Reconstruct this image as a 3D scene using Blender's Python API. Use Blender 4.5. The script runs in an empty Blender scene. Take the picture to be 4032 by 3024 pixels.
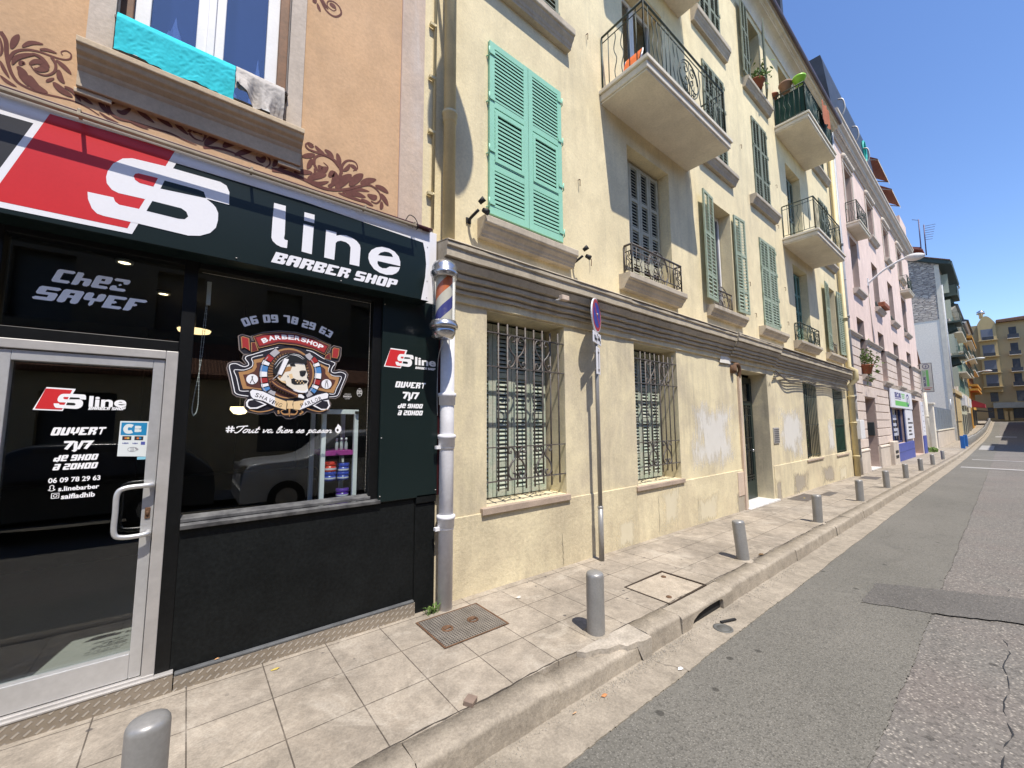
import bpy, math, random
from mathutils import Vector, Matrix
from mathutils.geometry import tessellate_polygon
random.seed(7)
sc = bpy.context.scene
COL = sc.collection
R = math.radians
PI = math.pi
# ---------------------------------------------------------------- camera
cam_d = bpy.data.cameras.new('camera')
cam_d.sensor_width = 36.0
cam_d.lens = 1567.1 * 36.0 / 4032.0
cam_d.clip_start = 0.05
cam_d.clip_end = 2000
cam = bpy.data.objects.new('camera', cam_d)
COL.objects.link(cam)
yaw, pit, rol = R(39.081), R(5.537), R(0.281)
fw = Vector((math.sin(yaw)*math.cos(pit), math.cos(yaw)*math.cos(pit), math.sin(pit)))
rt0 = Vector((math.cos(yaw), -math.sin(yaw), 0))
dn0 = fw.cross(rt0)
rt = rt0*math.cos(rol) + dn0*math.sin(rol)
dn = -rt0*math.sin(rol) + dn0*math.cos(rol)
cm = Matrix((rt, -dn, -fw)).transposed().to_4x4()
cm.translation = Vector((0, -3.5, 1.68))
cam.matrix_world = cm
sc.camera = cam
# ---------------------------------------------------------------- sun and sky
SUN = Vector((-0.25, -1.0, 2.1)).normalized()
wd = bpy.data.worlds.new('World'); sc.world = wd; wd.use_nodes = True
wn = wd.node_tree; wn.nodes.clear()
wo = wn.nodes.new('ShaderNodeOutputWorld'); wb = wn.nodes.new('ShaderNodeBackground')
sky = wn.nodes.new('ShaderNodeTexSky'); sky.sky_type = 'NISHITA'; sky.sun_disc = False
sky.sun_elevation = math.asin(SUN.z); sky.sun_rotation = math.atan2(SUN.x, SUN.y)
sky.altitude = 20; sky.air_density = 1.0; sky.dust_density = 0.25; sky.ozone_density = 3.0
wb.inputs[1].default_value = 0.15
hsv = wn.nodes.new('ShaderNodeHueSaturation'); hsv.inputs['Saturation'].default_value = 1.12; hsv.inputs['Hue'].default_value = 0.508
wn.links.new(sky.outputs[0], hsv.inputs['Color']); wn.links.new(hsv.outputs[0], wb.inputs[0]); wn.links.new(wb.outputs[0], wo.inputs[0])
sl = bpy.data.lights.new('sun', 'SUN'); sl.energy = 4.2; sl.angle = R(0.53); sl.color = (1.0, 0.93, 0.82)
so = bpy.data.objects.new('sun', sl); COL.objects.link(so)
so.rotation_euler = (-SUN).to_track_quat('-Z', 'Y').to_euler(); so.location = (0, -20, 40)
vs = sc.view_settings
vs.view_transform = 'Standard'; vs.look = 'None'; vs.gamma = 1; vs.exposure = 0.63; vs.use_curve_mapping = False
try:
    sc.cycles.max_bounces = 8; sc.cycles.transparent_max_bounces = 16; sc.cycles.use_denoising = True
    sc.cycles.caustics_reflective = False; sc.cycles.caustics_refractive = False
except Exception: pass
# ---------------------------------------------------------------- mesh builder
WL = {}
SPLIT = {'painted_scrolls':.05,'door_lettering':.012,'transom_lettering':.012,'lettering':.014,'print':.012,'rusticated_courses':.012,'shutter_hook':.03,'screw':0,'pedestal':.05,'plinth':.01,'curtain':.03,'window_back':.1,'vent':.01,'lifting_ring':.03,'lifting_hole':.03,'clamp':.02,'pier':.05,'roof_hook':.1,'string_course':.05,'window_surround':.03,'shop_window_far':.1,'base_joint':.1,'blue_base':.1,'drain_ring':.1,'awning_arm':.2,'arm_pair':.1,'headlight':.1,'mast':.2,'conduit':.02,'post':.05,'gutter_pipe':.1,'cornice':0,'shop_front':0,'shutter_hinge':.03,'window_ornament':.10,'lamp_stud':.1,'shutter_far':.12,'terrace_wall':.0,'upper_floor_window':.3,'window_notice':.03,'bracket':.03,'digits':.012,'button':0,'window_frame':.02,'moulding_cap':.02,'belt_moulding':.0,'shop_front_frame':.03,'ground_floor_trim':.05,'post_row':.2,'wall_row':.2}
class MB:
    def __init__(s): s.V=[]; s.F=[]; s.M=[]; s.S=[]; s.xf=None
    def v(s,p):
        p=Vector(p)
        if s.xf is not None: p=s.xf@p
        s.V.append(p); return len(s.V)-1
    def f(s,ids,m=0,sm=False): s.F.append(tuple(ids)); s.M.append(m); s.S.append(sm)
    def quad(s,a,b,c,d,m=0): s.f([s.v(a),s.v(b),s.v(c),s.v(d)],m)
    def box(s,x0,x1,y0,y1,z0,z1,m=0):
        i=[s.v((x,y,z)) for z in (z0,z1) for y in (y0,y1) for x in (x0,x1)]
        for q in ((0,2,3,1),(4,5,7,6),(0,1,5,4),(2,6,7,3),(0,4,6,2),(1,3,7,5)): s.f([i[k] for k in q],m)
    def poly(s,pts,m=0):
        "flat polygon of 3-D points, concave allowed"
        ps=[Vector(p) for p in pts]; ids=[s.v(p) for p in ps]
        for t in tessellate_polygon([ps]): s.f([ids[k] for k in t],m)
    def flat(s,xz,y,m=0): s.poly([(x,y,z) for x,z in xz],m)
    def prism(s,xz,y0,y1,m=0,back=True):
        s.flat(xz,y0,m)
        if back: s.flat(xz,y1,m)
        n=len(xz)
        a=[s.v((x,y0,z)) for x,z in xz]; b=[s.v((x,y1,z)) for x,z in xz]
        for k in range(n): s.f([a[k],a[(k+1)%n],b[(k+1)%n],b[k]],m)
    def prof(s,yz,x0,x1,m=0,caps=True,closed=True):
        "profile in the YZ plane swept along X"
        a=[s.v((x0,y,z)) for y,z in yz]; b=[s.v((x1,y,z)) for y,z in yz]; n=len(yz)
        for k in range(n if closed else n-1): s.f([a[k],a[(k+1)%n],b[(k+1)%n],b[k]],m)
        if caps:
            s.poly([(x0,y,z) for y,z in yz],m); s.poly([(x1,y,z) for y,z in yz],m)
    def tube(s,pts,r,n=8,m=0,caps=True,smooth=True):
        pts=[Vector(p) for p in pts]; rings=[]
        rs=r if isinstance(r,(list,tuple)) else [r]*len(pts)
        up=None
        for i,p in enumerate(pts):
            d=(pts[min(i+1,len(pts)-1)]-pts[max(i-1,0)])
            if d.length<1e-9: d=Vector((0,0,1))
            d.normalize()
            if up is None: up=Vector((0,0,1)) if abs(d.z)<.9 else Vector((1,0,0))
            a=d.cross(up)
            if a.length<1e-6: a=d.cross(Vector((0,1,0)))
            a.normalize(); b=a.cross(d).normalized(); up=b
            rings.append([s.v(p+(a*math.cos(2*PI*k/n)+b*math.sin(2*PI*k/n))*rs[i]) for k in range(n)])
        for i in range(len(rings)-1):
            for k in range(n): s.f([rings[i][k],rings[i][(k+1)%n],rings[i+1][(k+1)%n],rings[i+1][k]],m,smooth)
        if caps: s.f(rings[0][::-1],m); s.f(rings[-1],m)
    def lathe(s,pr,c=(0,0,0),n=24,m=0,smooth=True,cap=True,ms=None):
        c=Vector(c); rings=[[s.v(c+Vector((r*math.cos(2*PI*k/n),r*math.sin(2*PI*k/n),z))) for k in range(n)] for r,z in pr]
        for i in range(len(rings)-1):
            for k in range(n): s.f([rings[i][k],rings[i][(k+1)%n],rings[i+1][(k+1)%n],rings[i+1][k]],ms[i] if ms else m,smooth)
        if cap: s.f(rings[0][::-1],ms[0] if ms else m); s.f(rings[-1],ms[-1] if ms else m)
    def ribbon(s,xz,w,y,m=0,pf='c',step=6):
        "painted stroke on a wall plane: spline centre line of width w"
        P=smooth_line(xz,step); n=len(P); L=[];Rr=[]
        for i,p in enumerate(P):
            t=i/(n-1); a=P[max(i-1,0)]; b=P[min(i+1,n-1)]
            dx,dz=b[0]-a[0],b[1]-a[1]; l=math.hypot(dx,dz) or 1; nx,nz=-dz/l,dx/l
            k={'c':1,'t':(1-t*.72),'l':max(.04,math.sin(PI*min(1,t*.93+.05))**.8),'e':min(1,6*t+.1,6*(1-t)+.1)}[pf]*w/2
            L.append(s.v((p[0]+nx*k,y,p[1]+nz*k))); Rr.append(s.v((p[0]-nx*k,y,p[1]-nz*k)))
        for i in range(n-1): s.f([L[i],L[i+1],Rr[i+1],Rr[i]],m)
    def pieces(s,tol):
        n=len(s.V); par=list(range(n))
        def find(a):
            while par[a]!=a: par[a]=par[par[a]]; a=par[a]
            return a
        for f in s.F:
            r=find(f[0])
            for i in f[1:]: par[find(i)]=r
        if tol:
            cell={}
            for i,p in enumerate(s.V): cell.setdefault((int(p.x//tol),int(p.y//tol),int(p.z//tol)),[]).append(i)
            for (a,b,c),L in cell.items():
                for i in L[1:]: par[find(i)]=find(L[0])
                for d in ((1,0,0),(0,1,0),(0,0,1),(1,0,1),(1,0,-1),(1,1,0),(1,-1,0),(0,1,1),(0,1,-1)):
                    K=cell.get((a+d[0],b+d[1],c+d[2]))
                    if K: par[find(K[0])]=find(L[0])
        out={}
        for f,m,sm in zip(s.F,s.M,s.S): out.setdefault(find(f[0]),[]).append((f,m,sm))
        R_=[]
        for fs in out.values():
            q=MB(); mp={}
            for f,m,sm in fs:
                for i in f:
                    if i not in mp: mp[i]=len(q.V); q.V.append(s.V[i])
                q.F.append(tuple(mp[i] for i in f)); q.M.append(m); q.S.append(sm)
            R_.append(q)
        return R_
    def build(s,name,mats,parent=None,bevel=0,seg=2,loc=None,split=None):
        if split is None: split=SPLIT.get(name)
        if split is not None and parent is not None:
            P=s.pieces(split)
            if 1<len(P)<100: return [q.build(name,mats,parent,bevel,seg,loc,-1) for q in P][0]
        if not isinstance(mats,(list,tuple)): mats=[mats]
        me=bpy.data.meshes.new(name); o=bpy.data.objects.new(name,me); COL.objects.link(o)
        if parent is not None:
            org=WL[parent.name]; o.parent=parent
        else:
            if loc is None:
                xs=[p.x for p in s.V]; ys=[p.y for p in s.V]; zs=[p.z for p in s.V]
                loc=((min(xs)+max(xs))/2,(min(ys)+max(ys))/2,min(zs))
            org=Vector(loc); o.location=org
        WL[o.name]=Vector(org)
        me.from_pydata([p-org for p in s.V],[],s.F)
        for m in mats: me.materials.append(m)
        me.polygons.foreach_set('material_index',s.M); me.polygons.foreach_set('use_smooth',s.S)
        me.update()
        if bevel:
            b=o.modifiers.new('bevel','BEVEL'); b.width=bevel; b.segments=seg; b.limit_method='ANGLE'; b.angle_limit=R(40)
        return o
def smooth_line(P,step=6):
    if len(P)<3 or step<2: return list(P)
    Q=[]; n=len(P)
    for i in range(n-1):
        p0,p1,p2,p3=P[max(i-1,0)],P[i],P[i+1],P[min(i+2,n-1)]
        for k in range(step):
            t=k/step; o=[]
            for j in range(len(p1)):
                a,b,c,d=p0[j],p1[j],p2[j],p3[j]
                o.append(.5*(2*b+(c-a)*t+(2*a-5*b+4*c-d)*t*t+(3*b-a-3*c+d)*t**3))
            Q.append(tuple(o))
    Q.append(tuple(P[-1])); return Q
def tag(o,label=None,cat=None,group=None,kind=None):
    if label: o['label']=label
    if cat: o['category']=cat
    if group: o['group']=group
    if kind: o['kind']=kind
    return o
def thing(name,label,cat,loc,group=None):
    o=bpy.data.objects.new(name,None); COL.objects.link(o); o.location=loc; o.empty_display_size=.2
    WL[o.name]=Vector(loc); return tag(o,label,cat,group)
def copy_tree(o,parent=None):
    c=o.copy(); COL.objects.link(c)
    if parent is not None: c.parent=parent
    for ch in list(o.children): copy_tree(ch,c)
    WL[c.name]=Vector(WL[o.name]); return c
GZ=[(-30,.41),(0,0),(12,-.164),(25,-.34),(38,-.49),(50,-.53),(66,-.5),(78,-.32),(92,0),(106,.72),(122,1.6),(170,3.2)]
def gz(x):
    for (a,za),(b,zb) in zip(GZ,GZ[1:]):
        if x<=b: return za+(zb-za)*(x-a)/(b-a)
    return GZ[-1][1]
# ---------------------------------------------------------------- materials
class NT:
    def __init__(s,name):
        s.m=bpy.data.materials.new(name); s.m.use_nodes=True; s.t=s.m.node_tree; s.b=s.t.nodes['Principled BSDF']; s.pos=None
    def n(s,t,**k):
        x=s.t.nodes.new(t)
        for a,b in k.items(): setattr(x,a,b)
        return x
    def l(s,a,b): s.t.links.new(a,b)
    def P(s,scale=(1,1,1),off=(0,0,0),obj=False):
        if obj: src=s.n('ShaderNodeTexCoord').outputs['Object']
        else: src=s.n('ShaderNodeNewGeometry').outputs['Position']
        m=s.n('ShaderNodeMapping'); m.inputs['Scale'].default_value=scale; m.inputs['Location'].default_value=off
        s.l(src,m.inputs['Vector']); return m.outputs[0]
    def noise(s,vec,scale=5,detail=5,rough=.55,dist=0):
        x=s.n('ShaderNodeTexNoise'); x.inputs['Scale'].default_value=scale; x.inputs['Detail'].default_value=detail
        x.inputs['Roughness'].default_value=rough; x.inputs['Distortion'].default_value=dist
        s.l(vec,x.inputs['Vector']); return x.outputs['Fac']
    def ramp(s,fac,a,b,lo=0.,hi=1.):
        x=s.n('ShaderNodeMapRange'); x.inputs['From Min'].default_value=a; x.inputs['From Max'].default_value=b
        x.inputs['To Min'].default_value=lo; x.inputs['To Max'].default_value=hi; s.l(fac,x.inputs['Value']); return x.outputs[0]
    def mix(s,fac,a,b,mode='MIX'):
        x=s.n('ShaderNodeMix',data_type='RGBA',blend_type=mode)
        for k,val in ((0,fac),(6,a),(7,b)):
            if isinstance(val,(int,float)): x.inputs[k].default_value=val
            elif isinstance(val,(tuple,list)): x.inputs[k].default_value=(*val,1) if len(val)==3 else val
            else: s.l(val,x.inputs[k])
        return x.outputs[2]
    def math(s,op,a,b=0.):
        x=s.n('ShaderNodeMath',operation=op)
        for k,val in ((0,a),(1,b)):
            if isinstance(val,(int,float)): x.inputs[k].default_value=val
            else: s.l(val,x.inputs[k])
        return x.outputs[0]
    def bump(s,h,strength=.3,dist=.01,prev=None):
        x=s.n('ShaderNodeBump'); x.inputs['Strength'].default_value=strength; x.inputs['Distance'].default_value=dist
        s.l(h,x.inputs['Height'])
        if prev is not None: s.l(prev,x.inputs['Normal'])
        return x.outputs[0]
    def done(s,col=None,rough=.7,metal=0.,nrm=None,spec=.5):
        if col is not None:
            if isinstance(col,tuple): s.b.inputs['Base Color'].default_value=(*col,1)
            else: s.l(col,s.b.inputs['Base Color'])
        if isinstance(rough,(int,float)): s.b.inputs['Roughness'].default_value=rough
        else: s.l(rough,s.b.inputs['Roughness'])
        s.b.inputs['Metallic'].default_value=metal; s.b.inputs['Specular IOR Level'].default_value=spec
        if nrm is not None: s.l(nrm,s.b.inputs['Normal'])
        return s.m
def mul(c,k): return tuple(min(1,x*k) for x in c)
def surf(name,c,rough=.7,metal=0,var=.15,vs=3,c2=None,fine=.06,fs=60,bump=0,bd=.004,spec=.4,obj=False):
    t=NT(name); p=t.P(obj=obj)
    a=t.ramp(t.noise(p,vs,6,.6),.35,.68)
    col=t.mix(a,c,c2 if c2 else mul(c,1-var))
    if fine:
        b=t.ramp(t.noise(p,fs,3),.3,.7,1-fine,1+fine); col=t.mix(1.,col,b,'MULTIPLY')
    nr=t.bump(t.noise(p,fs*1.3,4),bump,bd) if bump else None
    return t.done(col,rough,metal,nr,spec)
def plaster(name,c,stain,dark,rs=.95,amt=.5,bumpk=.35,streak=.5,bs=45,warm=None):
    "rendered wall: large stains, vertical rain streaks, fine grain"
    t=NT(name); p=t.P()
    a=t.ramp(t.noise(p,.85,9,.68,.6),.40,.62,0,amt)
    col=t.mix(a,c,stain)
    cl=t.ramp(t.noise(t.P((1,1,.7),(2,6,3)),2.1,8,.7,.4),.40,.66,.90,1.06); col=t.mix(1.,col,cl,'MULTIPLY')
    if warm:
        col=t.mix(t.ramp(t.noise(t.P((1,1,.6),(3,1,9)),1.3,6,.6),.5,.75,0,.8),col,warm)
    st=t.ramp(t.noise(t.P((4,4,.30)),1.3,7,.68),.46,.70,0,streak)
    st=t.math('MULTIPLY',st,t.ramp(t.noise(t.P((1,1,1),(5,3,1)),.7,5),.40,.58))
    col=t.mix(st,col,dark)
    blot=t.ramp(t.noise(t.P((1,1,.8),(8,2,4)),2.4,9,.74,1.0),.56,.72,0,.55)
    col=t.mix(blot,col,mul(stain,.8))
    g=t.ramp(t.noise(p,34,5,.7),.3,.7,.89,1.09); col=t.mix(1.,col,g,'MULTIPLY')
    n1=t.bump(t.noise(p,bs,6,.65),bumpk,.006); n2=t.bump(t.noise(p,3.0,4),.25,.03,n1)
    return t.done(col,rs,0,n2,.25)
def paint(name,c,rough=.45,metal=0,spec=.5): return NT(name).done(c,rough,metal,None,spec)
def glassy(name,tint=(.8,.85,.85),ior=1.5,rough=.0,refl=1.0):
    t=NT(name); t.t.nodes.remove(t.b)
    o=[n for n in t.t.nodes if n.type=='OUTPUT_MATERIAL'][0]
    ge=t.n('ShaderNodeNewGeometry'); dp=t.n('ShaderNodeVectorMath',operation='DOT_PRODUCT'); t.l(ge.outputs['Normal'],dp.inputs[0]); t.l(ge.outputs['Incoming'],dp.inputs[1])
    c=t.math('SUBTRACT',1.,t.math('ABSOLUTE',dp.outputs['Value'])); f0=((ior-1)/(ior+1))**2
    fres=t.math('ADD',f0,t.math('MULTIPLY',1-f0,t.math('POWER',c,5.)))
    tr=t.n('ShaderNodeBsdfTransparent'); tr.inputs[0].default_value=(*tint,1)
    gl=t.n('ShaderNodeBsdfGlossy'); gl.inputs['Roughness'].default_value=rough; gl.inputs[0].default_value=(refl,refl,refl,1)
    mx=t.n('ShaderNodeMixShader'); t.l(fres,mx.inputs[0]); t.l(tr.outputs[0],mx.inputs[1]); t.l(gl.outputs[0],mx.inputs[2])
    t.l(mx.outputs[0],o.inputs[0]); return t.m
def lamp_mat(name,c,e):
    t=NT(name); t.b.inputs['Emission Color'].default_value=(*c,1); t.b.inputs['Emission Strength'].default_value=e
    return t.done(c,.4)
M={}
M['yellow']=plaster('yellow_plaster',(.80,.695,.45),(.71,.605,.39),(.44,.385,.27),amt=.5,streak=.45)
M['yellow_low']=plaster('yellow_plaster_weathered',(.73,.64,.425),(.545,.475,.345),(.32,.285,.215),amt=.95,streak=.6,bumpk=.4,warm=(.80,.71,.47))
M['plinth']=plaster('rough_cast_plinth',(.72,.635,.43),(.58,.50,.345),(.34,.295,.215),amt=.95,streak=.45,bumpk=.95,bs=30)
M['orange']=plaster('orange_plaster',(.62,.405,.235),(.56,.375,.23),(.50,.35,.235),amt=.9,streak=.3,bumpk=.25)
M['pilaster']=plaster('faded_pink_plaster',(.60,.47,.365),(.52,.42,.345),(.66,.64,.62),amt=.9,streak=.75,bumpk=.4)
M['surround']=plaster('stone_surround',(.58,.50,.42),(.50,.43,.355),(.36,.31,.26),amt=.8,streak=.35,bumpk=.3)
M['sill_tan']=plaster('tan_painted_stone',(.62,.50,.35),(.52,.42,.30),(.33,.26,.19),amt=.8,streak=.3,bumpk=.3)
M['cornice']=plaster('grey_beige_moulding',(.52,.455,.35),(.40,.35,.27),(.17,.145,.115),amt=.85,streak=.55,bumpk=.4)
M['sill_grey']=plaster('grey_stone_sill',(.55,.48,.375),(.44,.385,.31),(.24,.205,.165),amt=.9,streak=.5,bumpk=.4)
M['soffit']=plaster('pale_render_soffit',(.74,.68,.56),(.67,.61,.51),(.45,.40,.33),amt=.5,streak=.1,bumpk=.15)
M['sill_pink']=surf('pinkish_stone',(.42,.33,.26),.8,var=.25,vs=5,fine=.12,fs=90,bump=.3)
M['pink']=plaster('pink_plaster',(.77,.605,.53),(.72,.565,.50),(.56,.46,.41),amt=.5,streak=.25,bumpk=.25)
M['pink_low']=plaster('cream_rusticated',(.68,.575,.50),(.60,.505,.45),(.45,.38,.33),amt=.6,streak=.35,bumpk=.3)
M['pink_trim']=plaster('cream_trim',(.60,.53,.45),(.50,.44,.38),(.36,.32,.28),amt=.6,streak=.3,bumpk=.3)
M['mauve']=surf('mauve_shaded_reveal',(.52,.39,.33),.9,var=.15,vs=4)  # shade inside the window reveals is put into this mauve colour
M['frieze']=surf('painted_maroon',(.115,.038,.030),.85,var=.3,vs=6,c2=(.16,.06,.045),fine=.1,fs=40)
M['black_wall']=surf('black_painted_wall',(.0055,.0065,.0068),.5,var=.4,vs=3,c2=(.009,.0105,.011),fine=.3,fs=40,bump=.22,bd=.004,spec=.16)
M['black_frame']=surf('black_gloss_paint',(.006,.0065,.007),.4,var=.3,vs=4,fine=.2,fs=30,bump=.05,spec=.25)
M['board']=surf('dark_green_black_panel',(.0085,.0165,.0165),.30,var=.1,vs=2,fine=.04,spec=.35)
M['anthracite']=surf('anthracite_vinyl',(.030,.030,.034),.4,var=.1,fine=.03)
M['sign_white']=surf('white_vinyl',(.80,.80,.84),.35,var=.04,vs=2,fine=.015)
M['sign_red']=surf('red_vinyl',(.60,.030,.035),.35,var=.08,vs=2,fine=.02)
M['letter_grey']=paint('grey_lettering',(.42,.42,.47),.5)
M['letter_white']=paint('white_lettering',(.85,.85,.86),.5)
M['maroon']=surf('maroon_metal',(.055,.007,.009),.4,var=.3,vs=5)
M['tan_bar']=surf('tan_metal_bar',(.33,.27,.19),.5,var=.3,vs=8)
M['alu']=surf('brushed_aluminium',(.62,.62,.62),.38,.55,var=.12,vs=3,fine=.05,fs=30,bump=.03)
M['alu_dull']=surf('dull_aluminium',(.50,.48,.46),.5,.35,var=.2,vs=5,fine=.06,fs=40)
M['bollard']=surf('grey_bollard_paint',(.30,.295,.285),.38,.3,var=.18,vs=5,fine=.06,fs=70,bump=.02,obj=False)
M['chrome']=surf('steel_cap',(.55,.55,.56),.25,.9,var=.2,vs=12,fine=.05)
M['white_pipe']=surf('white_pipe_paint',(.76,.76,.79),.5,var=.2,vs=4,c2=(.64,.63,.65),fine=.05,fs=30,bump=.1)
M['yellow_pipe']=surf('yellow_pipe_paint',(.62,.52,.29),.5,var=.15,vs=5,fine=.05,bump=.06)
M['grey_pipe']=surf('grey_pipe_paint',(.35,.37,.40),.5,var=.2,vs=5)
M['rust']=surf('rusty_iron',(.16,.085,.045),.8,var=.5,vs=12,fine=.2,fs=80,bump=.2)
M['iron']=surf('dark_iron_paint',(.12,.118,.115),.55,.2,var=.4,vs=9,c2=(.10,.075,.062),fine=.15,fs=60,bump=.1)
M['iron_green']=surf('dark_green_iron',(.055,.075,.062),.55,.1,var=.3,vs=9,fine=.1)
M['mint']=surf('mint_shutter_paint',(.30,.61,.45),.5,var=.07,vs=3,fine=.03,fs=30,bump=.03)
M['old_green']=surf('weathered_green_paint',(.33,.40,.325),.75,var=.35,vs=10,c2=(.44,.44,.37),fine=.15,fs=50,bump=.2)
M['pale_green']=surf('pale_green_paint',(.34,.41,.31),.7,var=.3,vs=8,c2=(.25,.30,.225),fine=.1,fs=50,bump=.1)
M['grey_green']=surf('grey_green_paint',(.22,.25,.19),.75,var=.3,vs=8,fine=.12,bump=.1)
M['deep_green']=surf('deep_green_paint',(.17,.30,.23),.7,var=.25,vs=8,fine=.1)  # deeper green than the pale shutter paint
M['cream_wood']=surf('cream_painted_wood',(.50,.48,.36),.65,var=.2,vs=7,fine=.08)
M['white_wood']=surf('white_window_paint',(.78,.78,.78),.4,var=.08,vs=5,fine=.03)
M['brown_wood']=surf('brown_wood',(.21,.10,.048),.6,var=.35,vs=7,fine=.15,fs=40)
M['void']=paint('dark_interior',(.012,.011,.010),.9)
M['curtain']=surf('white_net_curtain',(.75,.76,.80),.9,var=.15,vs=8)
M['glass']=glassy('shop_glass',(.90,.94,.94),1.55)
M['pane']=glassy('window_glass',(.7,.75,.8),1.75)
M['pane_blue']=glassy('upper_window_glass',(.6,.68,.85),2.3)
M['clear']=glassy('clear_cylinder',(.93,.93,.88),1.35)
M['turquoise']=surf('turquoise_cloth',(.018,.52,.60),.85,var=.12,vs=9,fine=.06,fs=50,bump=.2)
M['grey_cloth']=surf('grey_cotton',(.46,.43,.40),.9,var=.12,vs=9,fine=.06,fs=60,bump=.2)
M['orange_cloth']=surf('orange_canvas',(.72,.16,.035),.8,var=.1,vs=6)
M['leaf']=surf('green_leaf',(.09,.17,.035),.7,var=.5,vs=14,c2=(.17,.24,.06),fine=.1)
M['terracotta']=surf('terracotta',(.30,.10,.05),.8,var=.25,vs=9)
M['lime']=paint('lime_plastic',(.28,.62,.06),.4)
M['blue_paint']=surf('blue_shop_paint',(.075,.10,.36),.5,var=.15,vs=3,fine=.05)
M['blue_dark']=surf('dark_blue_paint',(.022,.04,.14),.5,var=.2,vs=4)
M['blue_post']=surf('bright_blue_enamel',(.02,.13,.42),.4,var=.1)
M['sign_green']=paint('green_vinyl',(.16,.55,.13),.4)
M['sign_navy']=paint('navy_vinyl',(.045,.04,.22),.4)
M['marble']=surf('white_marble_step',(.68,.67,.65),.5,var=.25,vs=7,c2=(.55,.54,.53),fine=.05)
def mk_patch(name,cx,cz,hx,hz,seed,c1=(.80,.785,.745),c2=(.70,.675,.615)):
    "white emulsion rolled on the wall: brush-ragged soft edge, transparent beyond"
    t=NT(name); o=[n for n in t.t.nodes if n.type=='OUTPUT_MATERIAL'][0]
    s=t.n('ShaderNodeSeparateXYZ'); t.l(t.n('ShaderNodeNewGeometry').outputs['Position'],s.inputs[0])
    dx=t.math('DIVIDE',t.math('ABSOLUTE',t.math('SUBTRACT',s.outputs[0],cx)),hx); dz=t.math('DIVIDE',t.math('ABSOLUTE',t.math('SUBTRACT',s.outputs[2],cz)),hz)
    d=t.math('SUBTRACT',1.,t.math('MAXIMUM',dx,dz))
    n=t.noise(t.P((7,1,1.1),(seed,0,seed)),1.5,7,.7); n2=t.noise(t.P((1,1,1),(seed,2,0)),1.6,5,.6)
    f=t.math('ADD',d,t.math('ADD',t.ramp(n,.3,.7,-.34,.18),t.ramp(n2,.3,.7,-.30,.22)))
    a=t.ramp(f,.04,.44,0,.82)
    t.done(t.mix(t.noise(t.P(),6,5),c1,c2),.9)
    tr=t.n('ShaderNodeBsdfTransparent'); mx=t.n('ShaderNodeMixShader'); t.l(a,mx.inputs[0]); t.l(tr.outputs[0],mx.inputs[1]); t.l(t.b.outputs[0],mx.inputs[2]); t.l(mx.outputs[0],o.inputs[0]); return t.m
M['white_patch']=surf('white_overpaint',(.74,.72,.67),.85,var=.1,vs=5,c2=(.66,.62,.54),fine=.05,fs=50)
M['zinc']=surf('dark_zinc_roof',(.055,.062,.075),.5,.2,var=.35,vs=2,fine=.1,fs=25)
M['litter']=surf('litter_paper',(.6,.56,.5),.8)
M['dry_leaf']=surf('dry_leaf',(.55,.42,.10),.8,var=.3,vs=40)
M['rubber']=paint('black_rubber',(.015,.015,.016),.7)
def mk_tiles():
    t=NT('pavement_tiles'); p=t.P((1,1,0),(-.0905,1.355,0))
    br=t.n('ShaderNodeTexBrick',offset=0.,squash=1.); t.l(p,br.inputs['Vector'])
    br.inputs['Scale'].default_value=1; br.inputs['Brick Width'].default_value=.4165; br.inputs['Row Height'].default_value=.4165
    br.inputs['Mortar Size'].default_value=.0042; br.inputs['Mortar Smooth'].default_value=.35
    br.inputs['Color1'].default_value=(.375,.325,.262,1); br.inputs['Color2'].default_value=(.315,.274,.224,1); br.inputs['Mortar'].default_value=(.12,.10,.08,1)
    q=t.P()
    big=t.ramp(t.noise(q,1.3,8,.7,.6),.38,.64,.70,1.10); col=t.mix(1.,br.outputs['Color'],big,'MULTIPLY')
    mid=t.ramp(t.noise(q,9,8,.78),.33,.67,.76,1.14); col=t.mix(1.,col,mid,'MULTIPLY')
    pale=t.ramp(t.noise(t.P((1,1,1),(4,7,0)),2.3,8,.72,1.),.53,.66,0,.55); col=t.mix(pale,col,(.45,.405,.34))
    dirt=t.ramp(t.noise(t.P((1,1,1),(1,3,0)),2.2,9,.74,.8),.53,.70,0,.6); col=t.mix(dirt,col,(.24,.20,.155))
    sp=t.ramp(t.noise(q,70,5,.75),.32,.68,.80,1.16); col=t.mix(1.,col,sp,'MULTIPLY')
    vo=t.n('ShaderNodeTexVoronoi'); vo.inputs['Scale'].default_value=6.5; vo.inputs['Randomness'].default_value=1; t.l(t.P((1,1,0)),vo.inputs['Vector'])
    g=t.ramp(t.math('ADD',vo.outputs['Distance'],t.ramp(t.noise(q,40,3),0,1,-.035,.035)),.085,.11,1,0)
    pick=t.ramp(t.noise(t.P((1,1,0),(2,5,0)),3.1,2),.49,.53); col=t.mix(t.math('MULTIPLY',t.math('MULTIPLY',g,pick),.8),col,(.07,.062,.06))
    h=t.math('SUBTRACT',t.noise(q,60,4),t.math('MULTIPLY',br.outputs['Fac'],3.))
    return t.done(col,.85,0,t.bump(h,.45,.004),.25)
M['tiles']=mk_tiles()
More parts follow.
